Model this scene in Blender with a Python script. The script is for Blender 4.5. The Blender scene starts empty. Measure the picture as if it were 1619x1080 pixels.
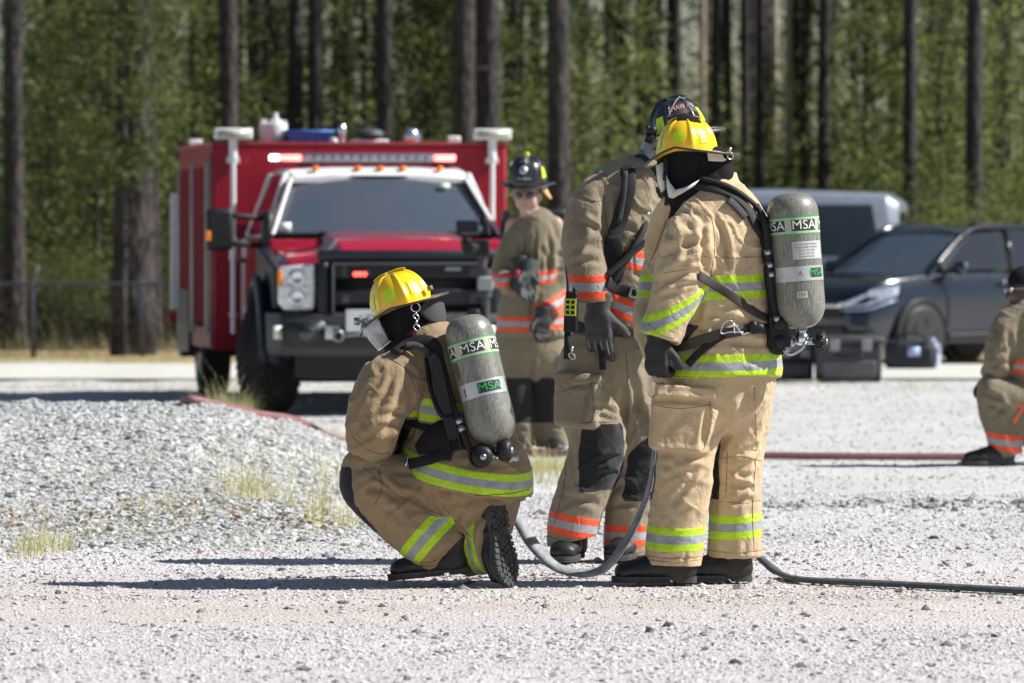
import bpy, math, random
import numpy as np
from mathutils import Vector, Matrix, Euler
from mathutils.bvhtree import BVHTree
R = math.radians
C = bpy.context.scene.collection
SC = bpy.context.scene
random.seed(7); RNG = np.random.default_rng(7)

# ---------------------------------------------------------------- camera
FPX, CX, CY, HOR, CAMH = 9000.0, 809.5, 540.0, 355.0, 1.45
TILT = math.atan((CY - HOR) / FPX)
cam = bpy.data.cameras.new('camera'); cam_o = bpy.data.objects.new('camera', cam); C.objects.link(cam_o)
cam_o.location = (0, 0, CAMH); cam_o.rotation_euler = (R(90) - TILT, 0, 0)
cam.sensor_width = 36; cam.lens = FPX / 1619 * 36; cam.clip_end = 3000
cam.dof.use_dof = True; cam.dof.focus_distance = 23.1; cam.dof.aperture_fstop = 5.0
cam.dof.aperture_blades = 0
SC.camera = cam_o
# ---------------------------------------------------------------- sky, sun, exposure
SUN_EL, SUN_AZ = R(42), R(2)         # azimuth measured from +X towards the camera (negative = behind the scene)
w = bpy.data.worlds.new('World'); SC.world = w; w.use_nodes = True
nt = w.node_tree; bg = nt.nodes['Background']
sky = nt.nodes.new('ShaderNodeTexSky'); sky.sky_type = 'NISHITA'; sky.sun_disc = False
sky.sun_elevation = SUN_EL; sky.sun_rotation = R(90) + SUN_AZ; sky.air_density = 1.0; sky.dust_density = 0.6
nt.links.new(sky.outputs[0], bg.inputs[0]); bg.inputs[1].default_value = 0.05
sd = Vector((math.cos(SUN_EL) * math.cos(SUN_AZ), -math.cos(SUN_EL) * math.sin(SUN_AZ), math.sin(SUN_EL)))
sl = bpy.data.lights.new('sun', 'SUN'); sl.energy = 5.0; sl.angle = R(0.53); sl.color = (1.0, 0.975, 0.935)
so = bpy.data.objects.new('sun', sl); C.objects.link(so); so.rotation_euler = sd.to_track_quat('Z', 'Y').to_euler(); so.location = (20, 0, 30)
SC.view_settings.view_transform = 'Standard'; SC.view_settings.look = 'None'
SC.view_settings.exposure = 0.58; SC.view_settings.gamma = 1.0
SC.cycles.use_denoising = True
SC.cycles.max_bounces = 8; SC.cycles.transparent_max_bounces = 12; SC.cycles.sample_clamp_indirect = 6

def P(px, py, Y):
    f = Vector((0, math.cos(TILT), -math.sin(TILT))); u = Vector((0, math.sin(TILT), math.cos(TILT)))
    d = f + Vector((1, 0, 0)) * ((px - CX) / FPX) + u * ((CY - py) / FPX)
    return Vector((0, 0, CAMH)) + d * (Y / d.y)
def G(px, py, z=0.0):
    d = P(px, py, 1.0) - Vector((0, 0, CAMH)); return Vector((0, 0, CAMH)) + d * ((z - CAMH) / d.z)
def pix(V):
    V = np.asarray(V); y, z = V[:, 1], V[:, 2] - CAMH
    ct, st = math.cos(TILT), math.sin(TILT)
    dep = y * ct - z * st; up = y * st + z * ct
    return CX + FPX * V[:, 0] / dep, CY - FPX * up / dep

# ---------------------------------------------------------------- noise
def _hash(ix, iy, iz, seed):
    h = (ix * 374761393 + iy * 668265263 + iz * 2147483647 + seed * 1274126177) & 0xffffffff
    h = ((h ^ (h >> 13)) * 1274126177) & 0xffffffff
    return ((h ^ (h >> 16)) & 0xffff) / 65535.0 * 2 - 1
def vnoise(X, seed=0):
    X = np.asarray(X, float); I = np.floor(X).astype(np.int64); f = X - I; f = f * f * f * (f * (f * 6 - 15) + 10)
    out = 0
    for a in (0, 1):
        for b in (0, 1):
            for c in (0, 1):
                wgt = (f[:, 0] if a else 1 - f[:, 0]) * (f[:, 1] if b else 1 - f[:, 1]) * (f[:, 2] if c else 1 - f[:, 2])
                out = out + wgt * _hash(I[:, 0] + a, I[:, 1] + b, I[:, 2] + c, seed)
    return out
def fbm(X, o=3, seed=0):
    s = 0; a = 1.0
    for i in range(o): s = s + a * vnoise(np.asarray(X) * 2 ** i, seed + i * 17); a *= 0.5
    return s / 1.5
def ss(a, b, x):
    t = np.clip((x - a) / (b - a), 0, 1); return t * t * (3 - 2 * t)

# ---------------------------------------------------------------- materials
class NT:
    def __init__(s, name):
        s.m = bpy.data.materials.new(name); s.m.use_nodes = True; s.t = s.m.node_tree
        s.b = s.t.nodes['Principled BSDF']; s.out = s.t.nodes['Material Output']
    def n(s, typ, **kw):
        nd = s.t.nodes.new('ShaderNode' + typ)
        for k, v in kw.items():
            if k.startswith('i_'):
                key = k[2:]; key = int(key) if key.isdigit() else key.replace('_', ' ')
                s.set(nd.inputs[key], v)
            else: setattr(nd, k, v)
        return nd
    def set(s, sock, v):
        if isinstance(v, bpy.types.NodeSocket): s.t.links.new(v, sock)
        elif isinstance(v, bpy.types.Node): s.t.links.new(v.outputs[0], sock)
        else: sock.default_value = v
    def bs(s, **kw):
        for k, v in kw.items(): s.set(s.b.inputs[k.replace('_', ' ')], v)
    def math(s, op, a, b=0.0, c=None):
        nd = s.n('Math', operation=op); s.set(nd.inputs[0], a); s.set(nd.inputs[1], b)
        if c is not None: s.set(nd.inputs[2], c)
        return nd.outputs[0]
    def mix(s, fac, a, b, mode='MIX'):
        nd = s.n('MixRGB', blend_type=mode); s.set(nd.inputs[0], fac); s.set(nd.inputs[1], a); s.set(nd.inputs[2], b); return nd.outputs[0]
    def ramp(s, fac, stops, interp='LINEAR'):
        nd = s.n('ValToRGB'); s.set(nd.inputs[0], fac); cr = nd.color_ramp; cr.interpolation = interp
        while len(cr.elements) < len(stops): cr.elements.new(0.5)
        for e, (p, c) in zip(cr.elements, stops): e.position = p; e.color = c if len(c) == 4 else (*c, 1)
        return nd.outputs[0]
    def noise(s, scale, detail=3, rough=0.5, vec=None, w=None):
        nd = s.n('TexNoise'); nd.inputs['Scale'].default_value = scale; nd.inputs['Detail'].default_value = detail
        nd.inputs['Roughness'].default_value = rough
        if vec is not None: s.set(nd.inputs['Vector'], vec)
        return nd.outputs[0]
    def obj(s): return s.n('TexCoord').outputs['Object']
    def scale(s, vec, sc):
        nd = s.n('Mapping'); s.set(nd.inputs[0], vec); nd.inputs['Scale'].default_value = sc; return nd.outputs[0]
    def attr(s, name): return s.n('Attribute', attribute_name=name).outputs['Fac']
    def bump(s, h, strength=0.3, dist=0.002, normal=None):
        nd = s.n('Bump'); nd.inputs['Strength'].default_value = strength; nd.inputs['Distance'].default_value = dist
        s.set(nd.inputs['Height'], h)
        if normal is not None: s.set(nd.inputs['Normal'], normal)
        return nd.outputs[0]
def c4(c): return (*c, 1) if len(c) == 3 else c
def simple(name, col, rough=0.5, metal=0.0, var=0.12, vscale=6, bump=0.0, bscale=200, coat=0.0, spec=0.5, emit=None, es=0):
    t = NT(name); o = t.obj(); nz = t.noise(vscale, 4, 0.6, o)
    f = t.ramp(nz, [(0.3, (1 - var,) * 3), (0.7, (1 + var,) * 3)])
    t.bs(Base_Color=t.mix(1.0, c4(col), f, 'MULTIPLY'), Roughness=t.math('MULTIPLY_ADD', t.noise(vscale * 4, 3, .5, o), 0.25, rough - 0.12), Metallic=metal)
    t.b.inputs['Coat Weight'].default_value = coat; t.b.inputs['Coat Roughness'].default_value = 0.05
    t.b.inputs['Specular IOR Level'].default_value = spec
    if bump: t.bs(Normal=t.bump(t.noise(bscale, 3, .6, o), bump, 0.002))
    if emit: t.b.inputs['Emission Color'].default_value = c4(emit); t.b.inputs['Emission Strength'].default_value = es
    return t.m
def turnout(name, base, band, dark=(0.016, 0.0155, 0.017)):
    t = NT(name); o = t.obj()
    big = t.noise(5, 5, .6, o); fine = t.noise(60, 4, .7, o)
    col = t.mix(t.ramp(big, [(0.35, (0, 0, 0)), (0.7, (1, 1, 1))]), c4([x * 0.82 for x in base]), c4([base[0] * 1.12, base[1] * 1.12, base[2] * 1.10]))
    col = t.mix(t.ramp(fine, [(0.45, (0, 0, 0)), (0.75, (0.25,) * 3)]), col, c4([base[0] * .62, base[1] * .6, base[2] * .58]))
    dirt = t.ramp(t.noise(11, 6, .75, o), [(0.56, (0, 0, 0)), (0.72, (0.55,) * 3)])
    col = t.mix(dirt, col, c4([base[0] * .45, base[1] * .43, base[2] * .42]))
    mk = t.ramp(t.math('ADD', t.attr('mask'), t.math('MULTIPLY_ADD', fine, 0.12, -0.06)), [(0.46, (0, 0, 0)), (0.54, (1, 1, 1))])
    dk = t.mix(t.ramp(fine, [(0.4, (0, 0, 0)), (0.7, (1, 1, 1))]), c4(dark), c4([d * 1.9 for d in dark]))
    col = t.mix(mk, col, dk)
    b = t.math('ABSOLUTE', t.attr('band')); inb = t.math('LESS_THAN', b, 1.0); sil = t.math('LESS_THAN', b, 0.36)
    worn = t.ramp(t.noise(25, 5, .7, o), [(0.4, (1, 1, 1)), (0.72, (0.72,) * 3)])
    bc = t.mix(sil, c4(band), (0.36, 0.37, 0.385, 1)); bc = t.mix(1.0, bc, worn, 'MULTIPLY')
    col = t.mix(inb, col, bc)
    t.bs(Base_Color=col, Roughness=t.mix(inb, (0.86,) * 3 + (1,), (0.5,) * 3 + (1,)))
    t.b.inputs['Sheen Weight'].default_value = 0.15; t.b.inputs['Specular IOR Level'].default_value = 0.25
    # weave, soft creasing, stitched tape edge
    wv = t.n('TexVoronoi', i_Scale=420.0); t.set(wv.inputs['Vector'], o)
    cr = t.n('TexNoise', i_Scale=17.0, i_Detail=7.0, i_Distortion=0.9); t.set(cr.inputs['Vector'], t.scale(o, (1, 1, 1.9)))
    rid = t.math('ABSOLUTE', t.math('SUBTRACT', cr.outputs[0], 0.5))
    c2 = t.n('TexNoise', i_Scale=6.5, i_Detail=3.0, i_Distortion=1.6); t.set(c2.inputs['Vector'], t.scale(o, (1.3, 1.3, .8))); r2 = t.math('ABSOLUTE', t.math('SUBTRACT', c2.outputs[0], 0.5))
    n1 = t.bump(t.ramp(r2, [(0.0, (0, 0, 0)), (0.045, (1, 1, 1))]), 0.24, 0.008); n1 = t.bump(rid, 0.25, 0.02, n1); n1 = t.bump(t.ramp(b, [(0.92, (1, 1, 1)), (1.0, (0, 0, 0))]), 0.5, 0.002, n1)
    t.bs(Normal=t.bump(wv.outputs[0], 0.35, 0.001, n1))
    return t.m
M = {}
M['fab_a'] = turnout('tan_cloth_lime', (0.57, 0.43, 0.265), (0.50, 0.76, 0.025))
M['fab_k'] = turnout('brown_cloth_lime', (0.315, 0.225, 0.13), (0.50, 0.76, 0.025))
M['fab_b'] = turnout('olive_cloth_orange', (0.29, 0.238, 0.165), (0.9, 0.10, 0.035))
M['fab_c'] = turnout('drab_cloth_orange', (0.225, 0.185, 0.122), (0.9, 0.10, 0.035))
M['seam_tan'] = simple('seam_thread_tan', (0.30, 0.21, 0.125), .9); M['seam_brown'] = simple('seam_thread_brown', (0.16, 0.115, 0.075), .9)
M['black_knit'] = simple('black_knit', (0.014, 0.014, 0.017), 0.95, bump=0.5, bscale=260, spec=0.15)
M['black_cloth'] = simple('black_cloth', (0.012, 0.012, 0.015), 0.8, bump=0.5, bscale=180, spec=0.3)
M['grey_cloth'] = simple('grey_cloth', (0.045, 0.045, 0.05), 0.85, bump=0.4)
M['strap'] = simple('strap_web', (0.012, 0.0115, 0.012), 0.7, bump=0.4, bscale=300, spec=0.4)
M['strapbrown'] = simple('strap_worn', (0.055, 0.045, 0.04), 0.75, bump=0.4, bscale=300)
M['glove_black'] = simple('glove_black', (0.02, 0.02, 0.022), 0.7, bump=0.4, bscale=120)
M['glove_grey'] = simple('glove_grey', (0.05, 0.055, 0.055), 0.75, var=0.4, bump=0.5, bscale=90)
M['leather_black'] = simple('leather_black', (0.012, 0.012, 0.013), 0.5, var=0.4, vscale=20, bump=0.4, bscale=70)
M['rubber'] = simple('rubber', (0.012, 0.012, 0.0125), 0.75, var=.35, vscale=14, bump=0.4, bscale=60)
M['tyre'] = simple('tyre', (0.022, 0.021, 0.021), 0.85, var=.3, vscale=8, bump=0.5, bscale=40)
M['sole'] = simple('sole', (0.05, 0.05, 0.05), 0.8, var=.4, vscale=30)
M['helm_yellow'] = simple('helmet_yellow', (0.86, 0.56, 0.010), 0.24, var=.07, vscale=12, coat=0.6)
M['helm_black'] = simple('helmet_black', (0.014, 0.015, 0.018), 0.25, var=.3, vscale=12, coat=0.5)
M['trim'] = simple('brim_trim', (0.045, 0.045, 0.055), 0.45)
M['lime'] = simple('lime_tape', (0.58, 0.76, 0.03), 0.35, var=.1, vscale=30)
M['red'] = simple('red_paint', (0.38, 0.008, 0.030), 0.13, var=.06, coat=0.8)
M['white'] = simple('white_paint', (0.78, 0.78, 0.77), 0.3, var=.05, coat=0.4)
M['whitemat'] = simple('white_plastic', (0.72, 0.73, 0.74), 0.5, var=.08)
M['chrome'] = simple('chrome', (0.75, 0.76, 0.78), 0.22, metal=1.0, var=.05)
M['steel'] = simple('steel', (0.42, 0.43, 0.44), 0.35, metal=1.0, var=.15)
M['plastic'] = simple('black_plastic', (0.010, 0.011, 0.013), 0.5, var=.25, spec=.35)
M['navyplastic'] = simple('dark_trim', (0.010, 0.013, 0.022), 0.42, var=.2, spec=.4)
M['amber'] = simple('amber_lens', (0.9, 0.25, 0.02), 0.2, var=.05)
M['redlamp'] = simple('red_lamp', (0.9, 0.05, 0.04), 0.3, emit=(1.0, 0.04, 0.03), es=7)
M['redlamp2'] = simple('red_lamp_soft', (0.9, 0.2, 0.2), 0.3, emit=(1.0, 0.13, 0.10), es=4.5); M['reddull'] = simple('red_marker', (0.4, 0.03, 0.03), 0.3)
M['clearlens'] = simple('clear_lens', (0.78, 0.80, 0.84), 0.10, metal=0.35, var=.25, vscale=25)
M['blue'] = simple('blue_plastic', (0.04, 0.17, 0.55), 0.4)
M['gold'] = simple('gold_decal', (0.28, 0.14, 0.07), 0.5, var=.3)
M['grey_suv'] = simple('dark_blue_paint', (0.004, 0.008, 0.020), 0.16, var=.1, coat=1.0)
M['case'] = simple('case_grey', (0.05, 0.053, 0.058), 0.6, var=.15)
M['silverpaint'] = simple('silver_paint', (0.26, 0.30, 0.37), 0.3, coat=0.5)
M['skin'] = simple('skin_light', (0.46, 0.29, 0.235), 0.5, var=.08, vscale=20)
M['skin_dark'] = simple('skin_dark', (0.085, 0.045, 0.03), 0.45, var=.08, vscale=20)
M['ltext'] = simple('light_lettering', (0.75, 0.77, 0.72), 0.5, var=.12, vscale=40)
M['lblack'] = simple('label_black', (0.02, 0.022, 0.022), 0.5)
M['lgreen'] = simple('label_green', (0.04, 0.30, 0.08), 0.5, var=.15, vscale=40)
M['lpale'] = simple('label_pale', (0.42, 0.47, 0.34), 0.5, var=.15, vscale=40)
M['lsilver'] = simple('label_silver', (0.50, 0.51, 0.53), 0.35, metal=0.4, var=.1, vscale=40)
M['cream'] = simple('cream_cloth', (0.70, 0.66, 0.60), 0.8, bump=.3)
M['tancloth'] = simple('tan_lining', (0.50, 0.33, 0.14), 0.8, bump=.3)
M['redtape'] = simple('red_tape', (0.25, 0.01, 0.03), 0.6)
M['yellowrib'] = simple('yellow_web', (0.55, 0.60, 0.04), 0.6)
M['lightgrey'] = simple('light_grey_plastic', (0.30, 0.31, 0.32), 0.5)
def glassm(name, col=(0.02, 0.025, 0.03), alpha=0.65, rough=0.05):
    t = NT(name); t.bs(Base_Color=c4(col), Roughness=rough, Alpha=alpha); t.b.inputs['Specular IOR Level'].default_value = 0.9
    t.b.inputs['Coat Weight'].default_value = 0.5; return t.m
M['glass'] = glassm('window_glass', (0.075, 0.10, 0.13), 0.84, .03)
M['glassdark'] = glassm('tinted_glass', (0.012, 0.015, 0.02), 0.93)
M['visor'] = glassm('clear_visor', (0.55, 0.6, 0.62), 0.42)
M['specs'] = glassm('tinted_specs', (0.03, 0.03, 0.035), 0.95)
def tank_mat():
    t = NT('composite_cylinder'); o = t.obj()
    g1 = t.noise(3, 6, .7, t.scale(o, (60, 60, 6))); g2 = t.noise(9, 5, .7, o); g3 = t.noise(90, 3, .7, o)
    col = t.ramp(g1, [(0.30, (0.05, 0.05, 0.046)), (0.5, (0.165, 0.165, 0.145)), (0.72, (0.33, 0.33, 0.29))])
    col = t.mix(t.ramp(g2, [(0.4, (0, 0, 0)), (0.7, (0.7,) * 3)]), col, (0.20, 0.195, 0.145, 1))
    col = t.mix(t.ramp(g3, [(0.58, (0, 0, 0)), (0.72, (0.6,) * 3)]), col, (0.42, 0.43, 0.38, 1))
    t.bs(Base_Color=col, Roughness=t.math('MULTIPLY_ADD', g2, 0.3, 0.25)); t.b.inputs['Coat Weight'].default_value = 0.35
    t.b.inputs['Coat Roughness'].default_value = 0.2; t.bs(Normal=t.bump(g1, 0.25, 0.002)); return t.m
M['tank'] = tank_mat()
def hose_mat(name, c1, c2, rough=0.6):
    t = NT(name); o = t.obj(); g = t.noise(22, 5, .7, o); b = t.n('TexWave', i_Scale=160.0, i_Distortion=1.0); t.set(b.inputs['Vector'], o)
    t.bs(Base_Color=t.mix(t.ramp(g, [(0.35, (0, 0, 0)), (0.7, (1, 1, 1))]), c4(c1), c4(c2)), Roughness=rough, Normal=t.bump(b.outputs[0], 0.3, 0.001)); return t.m
M['hosegrey'] = hose_mat('grey_hose', (0.17, 0.185, 0.195), (0.38, 0.40, 0.41))  # base colour lightened to stand in for sun on the hose
M['hosedark'] = hose_mat('dark_grey_hose', (0.05, 0.06, 0.07), (0.12, 0.135, 0.145))
M['hosered'] = hose_mat('faded_red_hose', (0.20, 0.075, 0.08), (0.30, 0.145, 0.15))
def leafm(name, stops, trans=0.35):
    t = NT(name); a = t.attr('col'); col = t.ramp(a, stops)
    t.bs(Base_Color=col, Roughness=0.7); t.b.inputs['Specular IOR Level'].default_value = 0.15
    tr = t.n('BsdfTranslucent'); t.set(tr.inputs[0], t.mix(1.0, col, (1.4, 1.45, 0.75, 1), 'MULTIPLY'))
    mx = t.n('MixShader'); mx.inputs[0].default_value = trans; t.t.links.new(t.b.outputs[0], mx.inputs[1]); t.t.links.new(tr.outputs[0], mx.inputs[2])
    t.t.links.new(mx.outputs[0], t.out.inputs[0]); return t.m
M['pine'] = leafm('pine_needles', [(0, (0.055, 0.070, 0.034)), (0.6, (0.135, 0.162, 0.075)), (1, (0.29, 0.31, 0.15))], 0.48)
M['leaf'] = leafm('broad_leaves', [(0, (0.035, 0.046, 0.022)), (0.5, (0.12, 0.14, 0.062)), (0.9, (0.30, 0.32, 0.15)), (1, (0.34, 0.30, 0.15))], 0.45)
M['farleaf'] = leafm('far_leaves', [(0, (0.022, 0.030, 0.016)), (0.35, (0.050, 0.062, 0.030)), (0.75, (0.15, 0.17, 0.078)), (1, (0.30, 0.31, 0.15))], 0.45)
M['straw'] = leafm('dry_grass', [(0, (0.30, 0.31, 0.15)), (0.5, (0.50, 0.46, 0.28)), (1, (0.66, 0.59, 0.40))], 0.3)
M['litter'] = leafm('leaf_litter', [(0, (0.12, 0.08, 0.05)), (0.5, (0.27, 0.17, 0.10)), (1, (0.40, 0.28, 0.17))], 0.1)
def bark_mat():
    t = NT('pine_bark'); o = t.obj(); v = t.n('TexVoronoi', i_Scale=9.0); t.set(v.inputs['Vector'], t.scale(o, (1.6, 1.6, 0.5)))
    g = t.noise(6, 6, .7, o)
    col = t.mix(t.ramp(v.outputs[0], [(0.1, (0, 0, 0)), (0.6, (1, 1, 1))]), (0.060, 0.048, 0.046, 1), (0.022, 0.019, 0.020, 1))
    col = t.mix(t.ramp(g, [(0.45, (0, 0, 0)), (0.7, (0.6,) * 3)]), col, (0.115, 0.095, 0.088, 1))
    t.bs(Base_Color=col, Roughness=0.95, Normal=t.bump(v.outputs[0], 0.8, 0.03)); return t.m
M['bark'] = bark_mat()
M['barkpale'] = simple('pale_bark', (0.36, 0.30, 0.24), 0.9, var=.35, vscale=3, bump=.5, bscale=12)
def stone_mat():
    t = NT('crushed_stone'); a = t.attr('col'); o = t.obj()
    col = t.ramp(a, [(0, (0.30, 0.28, 0.285)), (0.08, (0.46, 0.435, 0.44)), (0.30, (0.545, 0.52, 0.52)), (0.7, (0.595, 0.57, 0.572)), (0.93, (0.56, 0.49, 0.475)), (1, (0.68, 0.66, 0.665))])
    col = t.mix(t.ramp(t.noise(120, 4, .7, o), [(0.35, (0, 0, 0)), (0.8, (0.3,) * 3)]), col, (0.48, 0.46, 0.46, 1))
    t.bs(Base_Color=col, Roughness=0.9); t.b.inputs['Specular IOR Level'].default_value = 0.25; return t.m
M['stone'] = stone_mat()
def stone2():
    t = NT('bluish_crushed_stone'); a = t.attr('col'); o = t.obj()
    col = t.ramp(a, [(0, (0.15, 0.15, 0.15)), (0.15, (0.33, 0.335, 0.33)), (0.5, (0.475, 0.478, 0.465)), (0.85, (0.565, 0.565, 0.55)), (1, (0.68, 0.67, 0.64))])
    col = t.mix(t.ramp(t.noise(90, 4, .7, o), [(0.35, (0, 0, 0)), (0.8, (0.45,) * 3)]), col, (0.3, 0.32, 0.32, 1))
    t.bs(Base_Color=col, Roughness=0.9); t.b.inputs['Specular IOR Level'].default_value = 0.25; return t.m
M['stone_blue'] = stone2(); M['stone_dark'] = simple('dark_pebbles', (0.21, 0.185, 0.185), .9, var=.5, vscale=9)
def ground_mat():
    t = NT('gravel_yard'); o = t.obj(); sx = t.n('SeparateXYZ'); t.set(sx.inputs[0], o); X, Y = sx.outputs[0], sx.outputs[1]
    big = t.noise(0.55, 5, .6, o); med = t.noise(7, 5, .7, o); fine = t.noise(70, 4, .75, o)
    near = t.mix(t.ramp(big, [(0.35, (0, 0, 0)), (0.65, (1, 1, 1))]), (0.54, 0.51, 0.50, 1), (0.63, 0.605, 0.61, 1))
    far = t.mix(t.ramp(big, [(0.35, (0, 0, 0)), (0.65, (1, 1, 1))]), (0.54, 0.54, 0.53, 1), (0.61, 0.61, 0.60, 1))
    gy = t.math('DIVIDE', Y, 200.0)
    col = t.mix(t.ramp(gy, [(0.118, (0, 0, 0)), (0.14, (1, 1, 1))]), near, far)
    tan = t.math('MULTIPLY', t.ramp(gy, [(0.100, (0, 0, 0)), (0.108, (1, 1, 1)), (0.113, (1, 1, 1)), (0.121, (0, 0, 0))]), t.ramp(t.noise(1.3, 4, .6, t.scale(o, (0.5, 1.5, 1))), [(0.35, (0.1,) * 3), (0.6, (0.9,) * 3)]))
    col = t.mix(tan, col, (0.50, 0.44, 0.38, 1))
    col = t.mix(t.ramp(med, [(0.5, (0, 0, 0)), (0.75, (0.45,) * 3)]), col, (0.50, 0.47, 0.45, 1))
    col = t.mix(t.ramp(fine, [(0.35, (0.6,) * 3), (0.5, (0, 0, 0))]), col, (0.42, 0.40, 0.39, 1))
    yj = t.math('ADD', gy, t.math('MULTIPLY_ADD', t.noise(0.4, 4, .6, o), 0.012, -0.006))
    verge = t.ramp(yj, [(0.300, (0, 0, 0)), (0.304, (1, 1, 1))])
    vc = t.mix(t.ramp(t.noise(2.2, 5, .7, o), [(0.4, (0, 0, 0)), (0.62, (1, 1, 1))]), (0.42, 0.29, 0.16, 1), (0.20, 0.19, 0.08, 1))
    forest = t.ramp(yj, [(0.325, (0, 0, 0)), (0.34, (1, 1, 1))])
    vc = t.mix(forest, vc, t.mix(t.noise(1.5, 5, .7, o), (0.10, 0.055, 0.03, 1), (0.09, 0.10, 0.035, 1)))
    col = t.mix(verge, col, vc)
    vo = t.n('TexVoronoi', i_Scale=75.0); t.set(vo.inputs['Vector'], o)
    t.bs(Base_Color=col, Roughness=0.95, Normal=t.bump(vo.outputs[0], 0.7, 0.012, t.bump(med, 0.5, 0.03)))
    t.b.inputs['Specular IOR Level'].default_value = 0.2; return t.m
M['ground'] = ground_mat()
M['concrete'] = simple('pale_concrete', (0.56, 0.55, 0.49), 0.9, var=.12, vscale=1.2, bump=.3, bscale=60)

# ---------------------------------------------------------------- object helpers
INV = {}
def tag(o, label, cat, group=None, kind=None):
    if label: o['label'] = label
    if cat: o['category'] = cat
    if group: o['group'] = group
    if kind: o['kind'] = kind
    return o
def thing(name, label, cat, loc, rotz=0.0, group=None):
    o = bpy.data.objects.new(name, None); C.objects.link(o); o.empty_display_size = 0.2
    o.location = loc; o.rotation_euler = (0, 0, rotz); tag(o, label, cat, group)
    INV[o.name] = (Matrix.Translation(Vector(loc)) @ Matrix.Rotation(rotz, 4, 'Z')).inverted(); return o
def mk(name, V, F, mat, parent=None, local=False, smooth=True, attrs=None, base=None, fm=None, bevel=0, label=None):
    """one mesh object; V in world coordinates unless local. base: origin of a top-level mesh thing"""
    V = np.asarray([tuple(v) for v in V] if not isinstance(V, np.ndarray) else V, float).reshape(-1, 3)
    inv = INV.get(parent.name) if parent else None
    if inv is not None and not local:
        A = np.array(inv); V = V @ A[:3, :3].T + A[:3, 3]
    if parent is None and base is not None: V = V - np.array(base)
    me = bpy.data.meshes.new(name)
    if isinstance(F, np.ndarray):
        n, k = F.shape; me.vertices.add(len(V)); me.vertices.foreach_set('co', V.astype(np.float32).ravel())
        me.loops.add(n * k); me.loops.foreach_set('vertex_index', F.astype(np.int32).ravel())
        me.polygons.add(n); me.polygons.foreach_set('loop_start', np.arange(n, dtype=np.int32) * k)
        me.polygons.foreach_set('loop_total', np.full(n, k, dtype=np.int32)); me.update(calc_edges=True)
    else: me.from_pydata([tuple(v) for v in V], [], F); me.update()
    mats = mat if isinstance(mat, (list, tuple)) else [mat]
    for m in mats: me.materials.append(M[m] if isinstance(m, str) else m)
    if fm is not None: me.polygons.foreach_set('material_index', np.asarray(fm, dtype=np.int32))
    me.polygons.foreach_set('use_smooth', np.full(len(me.polygons), bool(smooth)))
    for k, a in (attrs or {}).items():
        at = me.attributes.new(k, 'FLOAT', 'POINT'); at.data.foreach_set('value', np.asarray(a, dtype=np.float32))
    o = bpy.data.objects.new(name, me); C.objects.link(o)
    if parent: o.parent = parent; 
    if parent: INV[o.name] = inv
    elif base is not None: o.location = base; INV[o.name] = Matrix.Translation(Vector(base)).inverted()
    if bevel:
        b = o.modifiers.new('bevel', 'BEVEL'); b.width = bevel; b.segments = 2; b.limit_method = 'ANGLE'; b.angle_limit = R(35)
        if smooth: 
            try: me.set_sharp_from_angle(angle=R(35))
            except Exception: pass
    elif smooth == 'auto':
        me.set_sharp_from_angle(angle=R(38))
    if label: o['label'] = label
    return o
def catmull(pts, n=6, closed=False):
    pts = [np.array(p, float) for p in pts]
    if len(pts) < 3: return np.array([pts[0] + (pts[-1] - pts[0]) * t for t in np.linspace(0, 1, n + 1)])
    if closed: q = [pts[-1]] + pts + [pts[0], pts[1]]
    else: q = [2 * pts[0] - pts[1]] + pts + [2 * pts[-1] - pts[-2]]
    out = []
    for i in range(1, len(q) - 2):
        for t in np.linspace(0, 1, n, endpoint=False):
            a, b, c, d = q[i - 1], q[i], q[i + 1], q[i + 2]
            out.append(0.5 * ((2 * b) + (c - a) * t + (2 * a - 5 * b + 4 * c - d) * t * t + (3 * b - a - 3 * c + d) * t ** 3))
    if not closed: out.append(q[-2])
    return np.array(out)
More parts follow.
